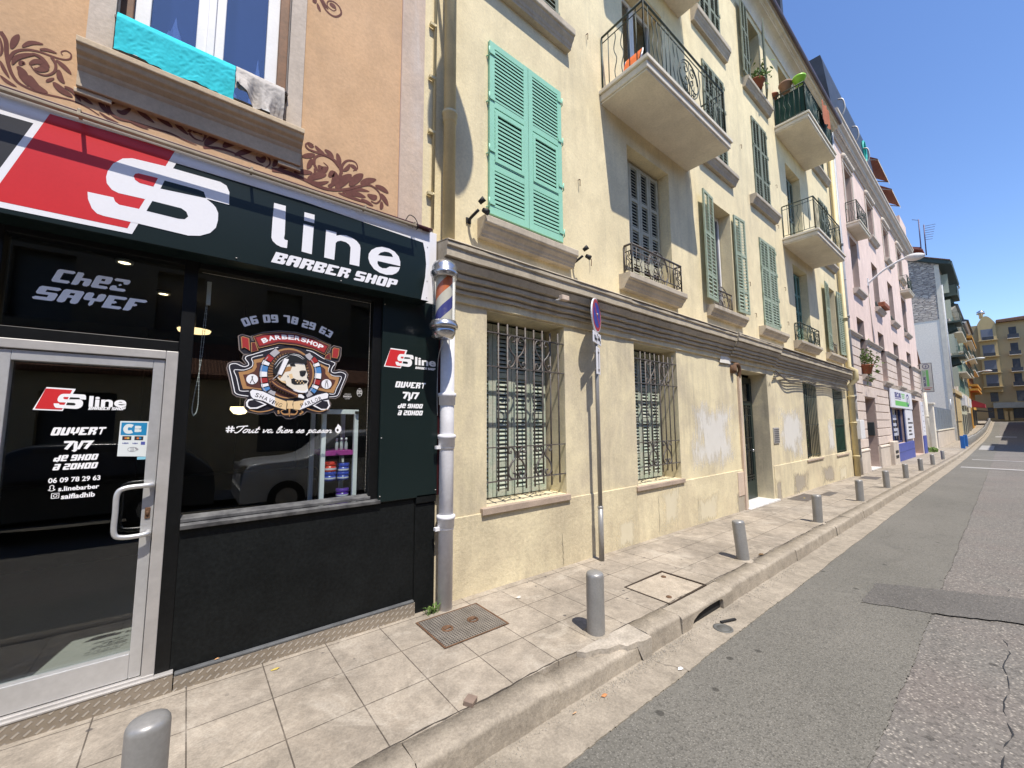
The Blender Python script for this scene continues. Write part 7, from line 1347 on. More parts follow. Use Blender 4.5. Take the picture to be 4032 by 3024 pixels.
m.flat([(-.22,-.74),(.22,-.74),(.22,-.70),(-.22,-.70)],0,2); m.flat([(-.16,-.86),(.12,-.86),(.12,-.80),(-.16,-.80)],0,2)
m.build('lettering',[paint('dim_navy',(.06,.06,.14),.4),paint('dim_green',(.15,.42,.13),.4),paint('dull_red',(.33,.05,.05),.5)],bs)
m=MB(); m.tube([(38.92,0,5.45),(38.92,-.12,5.45)],.03,6); m.tube([(38.92,0,3.75),(38.92,-.12,3.75)],.03,6); m.build('bracket',M['iron'],bs)
# pipes and boxes on the joint between the two buildings
pipe('drainpipe','grey drainpipe at the joint between the yellow and the pink building',[(18.98,-.09,.4),(18.98,-.09,13.3)],.06,M['grey_pipe'],(2.6,5.6,8.4),(3.6,7.0))
mb_=thing('meter_box','white electric meter box on the wall beside the yellow drainpipe','meter box',(19.15,-.1,1.05)); m=MB(); m.box(18.86,19.5,-.22,-.05,1.02,1.72); m.build('box',M['white_wood'],mb_,bevel=.02); m=MB(); m.tube([(19.02,-.1,gz(19)),(19.02,-.1,1.02)],.05,8); m.tube(smooth_line([(19.0,-.1,1.72),(18.95,-.12,2.3),(19.1,-.1,2.9)],4),.04,6); m.build('conduit',M['alu_dull'],mb_)
db=thing('street_box','pale utility box standing against the wall left of the blue shop base','utility box',(25.6,-.15,gz(25))); m=MB(); m.box(25.2,26.5,-.22,-.06,gz(25.5)-.05,.72); m.build('cabinet',M['pink_trim'],db,bevel=.02); m=MB(); m.box(25.5,26.2,-.235,-.22,-.05,.08); m.box(25.5,26.2,-.235,-.22,.18,.3); m.build('vent',M['rubber'],db)
gw=MB()
for k in range(4): gw.tube([(26.4,-.03,3.36+.05*k),(30+.3*k,-.05,3.30+.03*k),(33.4,-.03,3.34+.04*k),(39.3,-.03,3.30+.03*k)],.018,5)
tag(gw.build('wall_cables',M['pink_trim']),'pale cables strung over the shop sign of the pink building','cables')
# plants on the pink and yellow buildings
def bush(name,label,c,r,pot=None,n=160,mat=None,hang=0,cat='plant',sq=1.,leafs=.05):
    t_=thing(name,label,cat,c); rnd=random.Random(int(c[0]*97+c[2]*13)); m=MB()
    for k in range(n):
        v=Vector((rnd.gauss(0,.5),rnd.gauss(0,.5)*sq,rnd.gauss(0,.5)+.5)); p=Vector(c)+Vector((v.x*r,v.y*r,v.z*r*1.0+(pot or 0)))
        if rnd.random()<hang: p.z-=rnd.uniform(.1,1.)*r*1.6; p.x+=r*.6
        d=Vector((rnd.uniform(-1,1),rnd.uniform(-1,1),rnd.uniform(-.3,1))).normalized()*leafs*rnd.uniform(.7,1.8); e=d.cross(Vector((rnd.random(),rnd.random(),rnd.random()))).normalized()*leafs*.45
        m.quad(p-d,p+e,p+d,p-e)
    m.build('leaves',mat or M['leaf'],t_)
    if pot:
        m=MB(); m.lathe([(r*.42,c[2]),(r*.6,c[2]+pot*.86),(r*.66,c[2]+pot*.88),(r*.66,c[2]+pot)],(c[0],c[1],0),14); m.build('pot',M['terracotta'],t_)
    return t_
bush('window_plant','bushy green plant in a terracotta pot on the first sill of the pink building',(21.1,-.12,3.56),.42,.36,260,hang=.28,leafs=.07)
bush('window_box_plant','green plant between the open shutters of the top-floor window',(11.1,-.08,10.34),.30,.22,170,leafs=.05)
fb=thing('flower_box','terracotta flower box on a second-floor sill of the pink building','flower box',(26.1,-.2,7.13)); m=MB(); m.box(25.5,26.8,-.34,-.10,7.14,7.36); m.build('box',M['terracotta'],fb,bevel=.02); m=MB(); rnd=random.Random(2)
for k in range(60):
    p=Vector((rnd.uniform(25.5,26.8),rnd.uniform(-.36,-.1),7.36+rnd.uniform(0,.16))); d=Vector((rnd.uniform(-.06,.06),rnd.uniform(-.05,.05),.07)); m.quad(p,p+d*.5+Vector((.02,0,0)),p+d,p+d*.5-Vector((.02,0,0)))
m.build('leaves',M['leaf'],fb)
# on the upper right balcony: pots, screen, things hung over the rail
zb=10.98
def pot(name,label,x,y,z,r,h,mat):
    t_=thing(name,label,'pot',(x,y,z)); m=MB(); m.lathe([(r*.6,z),(r*.95,z+h*.8),(r*1.08,z+h*.82),(r*1.08,z+h),(r*.95,z+h),(r*.8,z+h*.7)],(x,y,0),18); m.build('body',mat,t_); return t_
pot('flower_pot','lime green pot on the rail corner of the upper right balcony',12.75,-.62,11.02,.15,.24,M['lime']); pot('flower_pot','brown pot with dry stems beside the lime green pot',12.72,-.30,11.02,.16,.26,surf('brown_pot',(.28,.17,.12),.8)); pot('flower_pot','low terracotta pot on the near end rail of the upper balcony',12.70,.02,10.92,.14,.2,M['terracotta'])
cr=thing('hanging_cloth','orange-brown cloth hung over the front rail of the upper right balcony','cloth',(14.2,-.82,10.6)); m=MB(); G=[]
for j in range(9):
    G.append([m.v((13.95+.75*i/10,-.84-.02*math.sin(i*1.3)+.02*j/8*math.sin(i),11.12-.62*j/8-.04*math.sin(i*.6))) for i in range(11)])
for j in range(8):
    for i in range(10): m.f([G[j][i],G[j][i+1],G[j+1][i+1],G[j+1][i]],0,True)
m.build('cloth',surf('rust_cloth',(.42,.14,.07),.9,var=.2),cr)
# orange folding chair on the balcony
fc=thing('folding_chair','orange canvas folding chair leaning on the near end of the big balcony','chair',(4.9,-.35,6.7))
m=MB()
for y in(-.20,-.50): m.tube([(4.80,y,6.7),(5.02,y,7.30)],.011,6); m.tube([(5.16,y,6.7),(4.92,y,7.06)],.010,6)
m.tube([(5.02,-.20,7.30),(5.02,-.50,7.30)],.012,6); m.build('frame',M['white_wood'],fc)
m=MB()
for (a,b),(c,d) in zip([(4.87,6.92),(4.92,7.04),(4.97,7.2)],[(4.92,7.04),(4.97,7.2),(5.025,7.31)]): m.quad((a-.012,-.21,b),(a-.012,-.49,b),(c-.012,-.49,d),(c-.012,-.21,d))
for (a,b),(c,d) in zip([(4.88,6.93),(5.02,6.90)],[(5.02,6.90),(5.15,6.98)]): m.quad((a,-.21,b),(a,-.49,b),(c,-.49,d),(c,-.21,d))
m.build('canvas',M['orange_cloth'],fc)
# ---- street lamps on wall arms
def wall_lamp(loc,label,arm=1.5,rise=.62,drop=.30,hl=.62,hw=.17):
    x,y,z=loc; t_=thing('street_lamp',label,'street lamp',loc,'white street lamps on wall arms')
    m=MB(); m.box(x-.05,x+.05,y-.05,y,z-.18,z+.18); m.tube(smooth_line([(x,y-.04,z-.05),(x,y-arm*.4,z+rise*.5),(x,y-arm*.8,z+rise*.9),(x,y-arm,z+rise)],6),[.045]*6*3+[.035]); m.build('arm',M['white_wood'],t_)
    m=MB(); n=14; ring=16; G=[]
    for i in range(n+1):
        u=i/n; r=math.sin(PI*min(1,u*.93+.05))**.55; cy=y-arm+.05-hl*u; G.append([])
        for k in range(ring):
            a=2*PI*k/ring; zz=math.sin(a); G[-1].append(m.v((x+hw*r*math.cos(a),cy,z+rise+.0-.05*u+(.14*r*zz if zz>0 else .19*r*zz))))
    for i in range(n):
        for k in range(ring): m.f([G[i][k],G[i][(k+1)%ring],G[i+1][(k+1)%ring],G[i+1][k]],0,True)
    m.f(G[0]); m.f(G[-1][::-1]); m.build('lamp_head',surf('white_lamp_head',(.66,.65,.62),.4,var=.1),t_); return t_
wall_lamp((24.0,0,8.05),'white street lamp on a curved arm from the pink facade',1.35,.72)
# telephone wire down from it
m=MB(); m.tube([(24.05,-.02,7.9),(24.1,-.02,5.2)],.018,5); tag(m.build('lamp_wire',M['pink_trim']),'pink cable running down the wall under the street lamp','cable')
# lamp above the picture whose shadow falls beside the mint shutters
def lamp_local():
    x,z=1.70,7.0
    t_=thing('street_lamp','white street lamp on the yellow facade whose shadow lies beside the mint shutters','street lamp',(x,0,z),'white street lamps on wall arms')
    m=MB(); m.box(x-.05,x+.05,-.05,0,z-.2,z+.2); m.tube(smooth_line([(x,-.04,z),(x,-.35,z+.28),(x,-.7,z+.40),(x-.01,-.98,z+.42)],6),.022); m.build('arm',M['white_wood'],t_)
    m=MB(); G=[]; n=18; ring=20; L=.72
    for i in range(n+1):
        u=i/n; r=max(.05,math.sin(PI*min(1,u*.97+.02))**.75*(.55+.62*u)); cy=-.86-L*u; G.append([])
        for k in range(ring):
            a=2*PI*k/ring; G[-1].append(m.v((x+.31*r*math.cos(a),cy,z+.42+.17*r*math.sin(a))))
    for i in range(n):
        for k in range(ring): m.f([G[i][k],G[i][(k+1)%ring],G[i+1][(k+1)%ring],G[i+1][k]],0,True)
    m.f(G[0]); m.f(G[-1][::-1]); m.build('lamp_head',M['white_wood'],t_)
lamp_local()
# terrace awnings on the pink roof
for k,(a,b,z,lab) in enumerate(((28.2,31.6,16.25,'rust-striped terrace awning nearer the yellow building'),(32.4,35.6,16.15,'rust-striped terrace awning at the far end of the roof terrace'))):
    t_=thing('awning',lab,'awning',((a+b)/2,-.1,z-.7),'striped awnings on the roof terrace'); m=MB(); m.quad((a,.75,z+.5),(b,.75,z+.5),(b,-.28,z-.45),(a,-.28,z-.45),0); m.quad((a,-.28,z-.45),(b,-.28,z-.45),(b,-.30,z-.62),(a,-.30,z-.62),1)
    st=NT('striped_canvas'); wv=st.n('ShaderNodeTexWave',bands_direction='X'); wv.inputs['Scale'].default_value=1.4; st.l(st.P(),wv.inputs[0]); cl_=st.mix(st.ramp(wv.outputs['Fac'],.4,.6),(.38,.15,.08),(.22,.08,.05))
    m.build('canvas',[st.done(cl_,.9),surf('cream_valance',(.6,.5,.33),.9)],t_); m=MB(); m.tube([(a+.1,.7,z+.1),(a+.1,-.28,z-.47)],.03,5); m.tube([(b-.1,.7,z+.1),(b-.1,-.28,z-.47)],.03,5); m.build('awning_arm',M['alu_dull'],t_)
m=MB(); m.tube([(25.6+.0,.0,14.0)]+[(25.6+.35*math.cos(t*PI/8),-.12,15.1+.55*math.sin(t*PI/8)) for t in range(17)],.05,6); tag(m.build('hose_reel',surf('turquoise_plastic',(.02,.42,.36),.5)),'turquoise hose coil hanging on the roof terrace edge','hose')
# ================================================================ gap with gate post, low wall and fence
gpost=thing('gate_pillar','pale gate pillar left of the blue-grey fence','pillar',(44.6,.1,gz(44))); m=MB(); m.box(44.2,45.0,-.12,.4,gz(44)-.1,2.9); m.box(44.1,45.1,-.2,.48,2.9,3.05); m.build('post',M['soffit'],gpost,bevel=.02)
lw=thing('low_wall','low cream wall carrying the blue-grey fence','wall',(55,.1,gz(55))); m=MB(); m.box(47.2,64.2,-.02,.3,-.8,.82); m.build('wall',M['pink_trim'],lw); m=MB(); m.box(47.1,64.3,-.07,.35,.82,.90); m.build('coping',M['soffit'],lw)
fn=thing('fence','blue-grey sheet fence on top of the low cream wall','fence',(55,.05,.9)); m=MB(); rnd=random.Random(5)
for k in range(13): a=47.7+k*1.15; m.box(a,a+1.12,.02+.02*(k%2),.06+.02*(k%2),.92+rnd.uniform(0,.03),2.72+rnd.uniform(-.02,.04))
m.build('panel',surf('blue_grey_sheet',(.20,.235,.27),.5,var=.2,vs=1.),fn); m=MB()
for k in range(14): m.box(47.66+k*1.15,47.74+k*1.15,-.0,.1,.9,2.8)
m.build('post',M['grey_pipe'],fn)
wb_=thing('white_outbuilding','small white house end showing between the pink building and the fence','building',(43.5,3,gz(43))); m=MB(); m.prism([(39.6,-.6),(43.4,-.6),(43.4,5.0),(40.6,6.6),(39.6,6.6)],.3,7); m.build('wall',M['sign_white'],wb_); m=MB(); m.prism([(39.5,6.62),(40.7,6.64),(43.7,4.92),(43.7,5.05),(40.7,6.8),(39.5,6.8)],.1,7.2); m.build('roof',M['roof_tile'],wb_)
pipe('drainpipe','pale drainpipe beside the small white house',[(42.6,.12,gz(42)),(42.6,.12,4.6)],.11,M['soffit'],(2.,),())
sg=thing('wall_bracket','thin metal bracket frame at the corner of the tall gable wall','bracket',(63.5,-.2,3)); m=MB(); m.tube([(64.5,-.05,3.9),(62.5,-.05,3.9),(62.5,-.05,2.9)],.04,5); m.build('frame',M['white_wood'],sg)
# ================================================================ tall building with a rubble gable
GB=thing('gable_building','tall building with a bare grey gable topped by rough rubble stone','building',(70,0,gz(68)))
m=MB(); m.quad((65,-.1,-1),(65,9,-1),(65,9,13.0),(65,-.1,13.0)); m.build('gable_wall',surf('bare_grey_render',(.86,.77,.64),.9,var=.12,vs=.3,c2=(.88,.80,.68),fine=.08,fs=8),GB)
m=MB(); m.poly([(64.97,-.1,13.0),(64.97,9,13.0),(64.97,9,21.5),(64.97,5.6,22.2),(64.97,-.1,19.3)]); m.quad((64.97,-.1,13),(65,-.1,13),(65,9,13),(64.97,9,13)); m.build('rubble_wall',M['rubble'],GB)
m=MB(); wall(m,65,76,-1,19.2,[(67.4,68.7,9.2,11.6,.2),(67.4,68.7,13.2,15.6,.2),(67.6,68.6,16.2,18.6,.2),(67.4,68.7,5.4,7.8,.2),(71.5,72.8,9.2,11.6,.2),(71.5,72.8,13.2,15.6,.2),(71.5,72.8,5.4,7.8,.2)],-.1); m.quad((76,-.1,-1),(76,8,-1),(76,8,19.2),(76,-.1,19.2)); m.build('front_wall',M['pink_trim'],GB)
m=MB(); m.box(64.94,65.25,-.16,.22,-1,19.25); m.build('corner_strip',M['soffit'],GB)
m=MB(); m.box(65.05,76,-.12,-.1,-1,4.7) 
for k in range(10): m.box(65.4+k*1.0,66.3+k*1.0,-.2,-.12,1.6,4.3)
m.box(65,76.2,-.35,-.1,4.7,5.1); m.build('ground_floor_trim',surf('ochre_rustication',(.55,.43,.24),.8,var=.2),GB)
m=MB(); m.prof([(-1.15,19.0),(-1.2,19.25),(-.1,19.9),(5.6,22.6),(9.2,21.8),(9.2,21.5),(5.6,22.2),(-.1,19.35),(-1.1,18.95)],64.6,76.3); GR=m.build('roof',surf('dark_green_eaves',(.045,.07,.065),.6,var=.2),GB)
m=MB(); m.prof([(-1.05,19.36),(5.6,22.65),(5.6,22.7),(-1.1,19.44)],64.5,76.4); m.build('roof_tiles',M['roof_tile'],GR)
m=MB(); m.box(67,68.4,1.6,2.6,20.4,22.3); m.prof([(1.2,22.3),(2.1,22.7),(2.9,22.3)],66.8,68.6); m.build('chimney',surf('brick_chimney',(.22,.09,.07),.9),GR)
m=MB(); m.prof([(.9,21.2),(2.2,21.95),(2.2,22.1),(.9,21.35)],64.5,66.5); m.build('roof_gable_edge',surf('red_tile_edge',(.34,.13,.10),.9),GR)
m=MB(); m.tube(smooth_line([(76.1,-1.1,18.95),(76.1,-1.1,18.6),(75.9,-.4,18.2),(75.9,-.2,17.6)],4),.09,6); m.tube([(65.6,-.18,17),(65.6,-.18,gz(65))],.10,8); m.build('gutter_pipe',M['grey_pipe'],GB)
for z in (8.85,12.8,15.9):
    m=MB(); m.box(67.1,71.0,-1.25,-.1,z,z+.2); m.prof([(-.9,z-.6),(-.7,z),(-.1,z),(-.1,z-.9)],68,68.3); m.prof([(-.9,z-.6),(-.7,z),(-.1,z),(-.1,z-.9)],70,70.3)
    b=m.build('balcony',surf('dark_green_balcony',(.06,.085,.075),.7,var=.2),GB)
    if z>15: 
        m=MB(); m.box(67.1,67.15,-1.25,-.1,z+.2,z+1.25); m.box(67.1,71,-1.25,-1.2,z+.2,z+1.25); m.build('railing_screen',M['iron_green'],b)
    else: railing(b,67.15,70.95,-1.2,z+.2,z+1.2,M['iron_green'])
m=MB()
for (a,z,h) in ((67.0,16.3,2.2),(67.1,9.3,2.2),(67.1,13.3,2.2),(67.1,5.5,2.2),(71.2,9.3,2.2)): m.box(a,a+.06,-.65,-.12,z,z+h)
m.build('shutter',M['old_green'],GB,split=0)
m=MB(); m.box(65.3,75.8,.1,.15,-.8,19); m.build('inner_darkness',M['void'],GB)
an=thing('antenna','pair of thin aerial masts on the roof of the rubble-gabled building','antenna',(67.2,1.4,22.4)); m=MB(); m.tube([(67,1.2,21.4),(67,1.15,25.8)],.06,5); m.tube([(67.6,.85,21.4),(67.6,.8,25.2)],.06,5)
for k in range(7): m.tube([(67.6,.8-.0,25.0-k*.28),(67.6,-.15+.06*k,24.9-k*.28)],.025,4)
m.tube([(67,1.15,25.7),(67,1.7,26.0)],.03,4); m.build('mast',surf('mast_metal',(.10,.08,.14),.5,.3),an)
# ================================================================ further buildings on the same side
def terrace(name,label,x0,x1,z1,mat,y=-.1,roof='zinc',floors=4,bal=True,shop=True,zsh=4.8,win=None,shm='pale_green'):
    B=thing(name,label,'building',((x0+x1)/2,y,gz((x0+x1)/2))); O=[]; fh=(z1-zsh-1.2)/floors; n=max(1,int((x1-x0)/3.2))
    for f in range(floors):
        for k in range(n): xc=x0+(x1-x0)*(k+.5)/n; O.append((xc-.6,xc+.6,zsh+.7+f*fh,zsh+.7+f*fh+fh*.68,.2))
    m=MB(); wall(m,x0,x1,-1,z1,O,y); m.quad((x0,y,-1),(x0,9,-1),(x0,9,z1),(x0,y,z1)); m.quad((x1,y,-1),(x1,9,-1),(x1,9,z1),(x1,y,z1)); m.build('wall',mat,B)
    m=MB(); m.prof([(y-.7,z1),(y-.75,z1+.2),(4,z1+2.2),(9,z1+2.2),(9,z1)],x0,x1); m.build('roof',M[roof],B)
    m=MB(); m.prof([(y,z1-.55),(y-.15,z1-.5),(y-.5,z1-.1),(y-.5,z1),(y,z1)],x0,x1); m.box(x0,x1,y-.18,y,zsh-.2,zsh+.15); m.build('cornice',M['soffit'],B)
    for (a,b,c,d,e) in O:
        m=MB(); m.box(a,b,y+.15,y+.19,c,d); m.build('window',surf('far_window',(.09,.10,.11),.3) if 'fw' not in M else M['fw'],B)
    m=MB()
    for (a,b,c,d,e) in O: m.box(a-.62,a-.02,y-.05,y,c,d); m.box(b+.02,b+.62,y-.05,y,c,d)
    m.build('shutter',M[shm],B,split=0)
    if bal:
        for f in range(1,floors):
            z=zsh+.5+f*fh; m=MB(); m.box(x0+.6,x1-.6,y-.8,y,z-.15,z); b=m.build('balcony',M['soffit'],B); m=MB()
            for k in range(int((x1-x0-1.2)/.3)+1): m.box(x0+.6+k*.3,x0+.64+k*.3,y-.8,y-.77,z,z+.9)
            m.box(x0+.6,x1-.6,y-.82,y-.77,z+.88,z+.95); m.build('railing',M['iron_green'],b)
    if shop:
        m=MB(); z0=gz((x0+x1)/2)
        for k in range(n): xc=x0+(x1-x0)*(k+.5)/n; m.box(xc-1.2,xc+1.2,y-.03,y,z0,z0+2.7)
        m.build('shop_front',surf('shop_dark',(.06,.065,.07),.4),B)
    return B
M['fw']=surf('far_window_dark',(.07,.08,.10),.3,var=.3)
B1=terrace('pale_green_building','narrow pale green-grey building beyond the rubble-gabled one',76.05,88,16.4,surf('pale_green_render',(.47,.48,.38),.9,var=.15,vs=.6),-.15,floors=4,shm='deep_green')
B2=terrace('cream_building','cream building with white shop signs down the street',88.05,99,15.8,surf('cream_render',(.55,.50,.38),.9,var=.15,vs=.6),-.15,floors=3,bal=True)
B3=terrace('orange_ochre_building','bright ochre-orange building with projecting cornices near the end of the street',99.05,116,18.0,surf('ochre_render',(.66,.36,.085),.85,var=.15,vs=.6),-.3,floors=4,bal=True,zsh=7.0,shm='brown_wood')
m=MB(); 
for z in(7.2,6.5,15.2): m.box(98.9,116.1,-1.2,-.3,z,z+.35)
m.build('projecting_cornice',surf('ochre_trim',(.60,.30,.06),.85),B3)
for i,(a,b,z0,z1,mt,lab) in enumerate(((77.5,82.5,3.6,4.9,'sign_white','wide white shop sign on the pale green building'),(83.5,87.5,3.7,5.0,'soffit','pale lilac shop sign beyond the white one'),(88.5,93,3.6,4.9,'sign_white','white shop sign on the cream building'))):
    m=MB(); m.box(a,b,-.5,-.16,z0,z1); tag(m.build('shop_sign',M[mt]),lab,'shop sign')
m=MB(); m.prof([(-.3,5.1),(-1.7,4.3),(-1.7,3.7),(-.3,3.9)],100,105); tag(m.build('shop_awning',surf('dark_red_awning',(.33,.035,.05),.8)),'dark red shop awning at the far end of the street','awning')
m=MB(); m.prof([(-.3,3.5),(-2.3,3.25),(-2.3,3.1),(-.3,3.3)],108,113); tag(m.build('shop_awning',M['rubber']),'black flat awning beyond the dark red one','awning')
for (x,z,lab,ar) in ((88,10.1,'white street lamp high on the cream building far down the street',1.3),(104,9.5,'white street lamp beyond it near the ochre building',1.7)): wall_lamp((x,-.3,z),lab,ar,.5,hl=.9,hw=.22)
# ================================================================ the block that closes the street
EX=122.0
def ey(y): return -3.5+(y+3.5)*.7625
def ez(z): return 1.68+(z-1.68)*.7625
EB=thing('end_building','sandy yellow apartment block with grey shutters closing the end of the street','building',(EX+5,-5,gz(EX)))
def epanel(mb,y0,y1,z0,z1,x0,x1,m=0): mb.box(x0,x1,min(ey(y0),ey(y1)),max(ey(y0),ey(y1)),ez(z0),ez(z1),m)
wallm=surf('sandy_render',(.45,.355,.20),.9,var=.12,vs=.4,c2=(.41,.32,.18))
m=MB(); epanel(m,1.5,-60,-2,26.5,EX,EX+12); m.build('wall',wallm,EB)
m=MB(); epanel(m,-.9,-3.9,8.8,26.6,EX-.7,EX); 
P=[(ey(-.9+(-3.0)*k/16),ez(26.6)+1.5*math.sin(PI*k/16)) for k in range(17)]
A=[m.v((EX-.7,y,z)) for y,z in P]; B_=[m.v((EX+3,y,z)) for y,z in P]
for k in range(16): m.f([A[k],A[k+1],B_[k+1],B_[k]])
m.poly([(EX-.7,y,z) for y,z in P]+[]); m.build('bay',surf('sandy_bay',(.50,.39,.20),.9,var=.1,vs=.4),EB)
m=MB(); epanel(m,-4.0,-60,26.5,27.0,EX-1.0,EX+12); m.build('eaves',surf('brown_eaves',(.16,.09,.06),.8),EB)
m=MB(); m.prof([(ey(-60),ez(27)),(ey(-4.1),ez(27)),(ey(-4.1),ez(27.2)),(ey(-60),ez(29))],EX-.9,EX+12); m.build('roof',M['roof_tile'],EB)
rows=[(25.1,22.2),(21.0,18.0),(17.0,13.8),(13.3,10.2)]
for (a,b) in rows:
    m=MB(); epanel(m,-1.35,-3.35,b,a,EX-.72,EX-.69); m.build('roller_shutter',surf('grey_blue_shutter',(.16,.18,.22),.6,var=.1),EB)
    for c in (-5.9,-10.4,-14.6):
        m=MB(); epanel(m,c,c-1.2,b,a,EX-.03,EX+.0); m.build('shutter',M['zinc'],EB)
        m=MB(); epanel(m,c+.35,c-1.55,b-.12,b+.0,EX-.9,EX); bb=m.build('balcony',M['soffit'],EB); m=MB(); epanel(m,c+.3,c-1.5,b+.0,b+.95,EX-.9,EX-.85); m.build('railing',M['zinc'],bb)
    m=MB(); epanel(m,-.7,-4.1,b-.2,b,EX-1.5,EX-.6); bb=m.build('balcony',surf('sandy_slab',(.55,.44,.24),.9),EB); m=MB(); epanel(m,-1.5,-3.4,b,b+.8,EX-1.5,EX-1.42); m.build('railing',M['zinc'],bb)
for c in(-1.7,-5.9,-10.4):
    m=MB(); epanel(m,c,c-1.3,6.4,9.0,EX-.03,EX+.0); m.build('window',M['fw'],EB)
m=MB(); epanel(m,-2.0,-40,4.75,6.1,EX-1.2,EX); m.build('shop_fascia',surf('grey_blue_fascia',(.20,.23,.25),.5),EB)
for (a,b,lo,hi) in ((-1.0,-2.0,2.2,4.9),(-2.5,-3.5,1.9,4.65),(-5.1,-12,2.2,4.65)):
    m=MB(); epanel(m,a,b,lo,hi,EX-.05,EX); m.build('shop_window',M['fw'],EB)
m=MB(); epanel(m,-3.6,-4.2,1.6,3.9,EX-.9,EX); epanel(m,-4.4,-5.0,1.6,3.9,EX-.9,EX); m.build('pier',surf('sandy_pier',(.55,.43,.22),.9),EB)
up=thing('roof_house','small dark roof structure rising behind the ochre building','building',(112,1.5,18)); m=MB(); m.box(105,114,.6,6,18,20.2); m.build('wall',M['mauve'],up); m=MB(); m.box(104.5,114.5,.2,6.4,20.2,20.45); m.build('roof',M['zinc'],up)
vent=thing('roof_vent','shiny metal roof vent on the end building','roof vent',(EX+1,ey(-1.6),ez(27.6))); m=MB(); m.lathe([(.3,ez(27.6)+.6),(.3,ez(27.6)+1.4),(.6,ez(27.6)+1.5),(.55,ez(27.6)+2.0),(.1,ez(27.6)+2.3)],(EX+1,ey(-1.7),0),10); m.build('cowl',M['chrome'],vent)
# ================================================================ opposite side of the street (behind the camera, mirrored in the shop glass)
OH=thing('opposite_house','low house with a clay tile roof across the street, mirrored in the shop glass','house',(2,-9.6,gz(2)-.05))
m=MB(); O=[(-6.5,-5.0,.9,2.4,-.2),(-2.5,-1.3,.1,2.4,-.2),(1.5,3.0,.9,2.4,-.2),(5.5,7.0,.9,2.4,-.2)]
wall(m,-14,22,-.4,2.85,O,-9.3); m.build('wall',surf('opposite_render',(.50,.43,.30),.9,var=.2),OH)
m=MB()
for o in O: m.box(o[0],o[1],-9.52,-9.5,o[2],o[3])
m.build('window',M['fw'],OH)
m=MB(); m.prof([(-8.95,2.82),(-8.95,2.92),(-12.6,4.3),(-12.6,2.82)],-14,22); m.build('roof',M['roof_tile'],OH)
OT=thing('opposite_block','tall shaded block standing back across the street, mirrored in the shop glass','building',(2,-16,0)); m=MB(); wall(m,-30,34,-.4,9.2,[(x,x+1.2,z,z+2,-.25) for x in range(-28,32,3) for z in (4.6,)],-13.2,0); m.quad((34,-13.2,-.4),(34,-24,-.4),(34,-24,9.2),(34,-13.2,9.2)); m.build('wall',surf('opposite_block_render',(.16,.145,.12),.9,var=.2),OT); m=MB(); m.box(-30,34,-13.7,-13.6,0,9); m.build('window',M['fw'],OT)
sheet('opposite_pavement',lambda x:-9.3,lambda x:-7.7,-.01,M['tiles'],rng(-14,60,4),thick=.15)
RB=thing('shading_building','tall building further down on the right that throws its shadow on the road','building',(85,-12,gz(85)))
m=MB(); m.box(47.4,61,-20,-7.9,-1,10.7); m.box(61.02,70,-20,-10.5,-1,10.0); m.box(70.02,119,-20,-7.9,-1,9.6); m.build('wall',M['soffit'],RB); m=MB(); m.box(47.2,119,-20.2,-9,10.72,10.9); m.build('roof',M['zinc'],RB)
# parked cars mirrored in the glass
def car(name,label,x,y,paintm,L,H,hood,belt,suv):
    t_=thing(name,label,'car',(x,y,gz(x)-.14)); z0=gz(x)-.14; W=1.8
    m=MB(); top=[(0,.55),(.02*L,hood-.12),(.08*L,hood-.02),(.27*L,hood+.06),(.40*L,H-.08),(.50*L,H),(.82*L,H-.05),(.97*L,belt+.1),(L,.75),(L,.35)]
    sec=[]
    P=smooth_line(top,4); rows=[]
    for (u,v) in P:
        k=max(0,(v-belt)/(H-belt)); w=W/2*(1-.22*k); r=[]
        for s,f in ((-1,0),(-1,.5),(-1,.96),(-.9,1),(.9,1),(1,.96),(1,.5),(1,0)): r.append(m.v((x+u,y+s*w,z0+.3+(v-.3)*f)))
        rows.append(r)
    for a,b in zip(rows,rows[1:]):
        for k in range(7): m.f([a[k],a[k+1],b[k+1],b[k]],0,True)
    m.f(rows[0]); m.f(rows[-1][::-1]); m.build('body',paintm,t_)
    m=MB(); 
    for s in(-1,1):
        yy=y+s*(W/2*.925); m.poly([(x+.34*L,yy+s*.05,z0+belt),(x+.44*L,yy-s*.04,z0+H-.12),(x+.80*L,yy-s*.04,z0+H-.15),(x+.90*L,yy+s*.05,z0+belt+.02)])
    m.build('window',M['fw'],t_)
    for a in(.18,.80):
        for s in(-1,1):
            c=Vector((x+a*L,y+s*(W/2-.08),z0+.34)); m=MB(); m.tube([c-Vector((0,.12,0)),c+Vector((0,.12,0))],.34,20); wh=m.build('wheel',M['rubber'],t_); m=MB(); m.tube([c-Vector((0,.125,0)),c+Vector((0,.125,0))],.2,12); m.build('rim',M['alu_dull'],wh)
    m=MB()
    for s in(-1,1): m.box(x-.01,x+.10*L*.6,y+s*.62-.16,y+s*.62+.16,z0+hood-.22,z0+hood-.08)
    m.build('headlight',M['chrome'],t_)
car('parked_car','white off-road car parked across the street, mirrored in the shop window',0.85,-6.65,surf('white_car_paint',(.68,.68,.69),.2),4.4,1.66,1.08,1.05,True)
car('parked_car','dark car parked across the street, mirrored in the shop door',-3.75,-6.65,surf('dark_car_paint',(.06,.064,.07),.15),4.2,1.45,.92,.92,False)
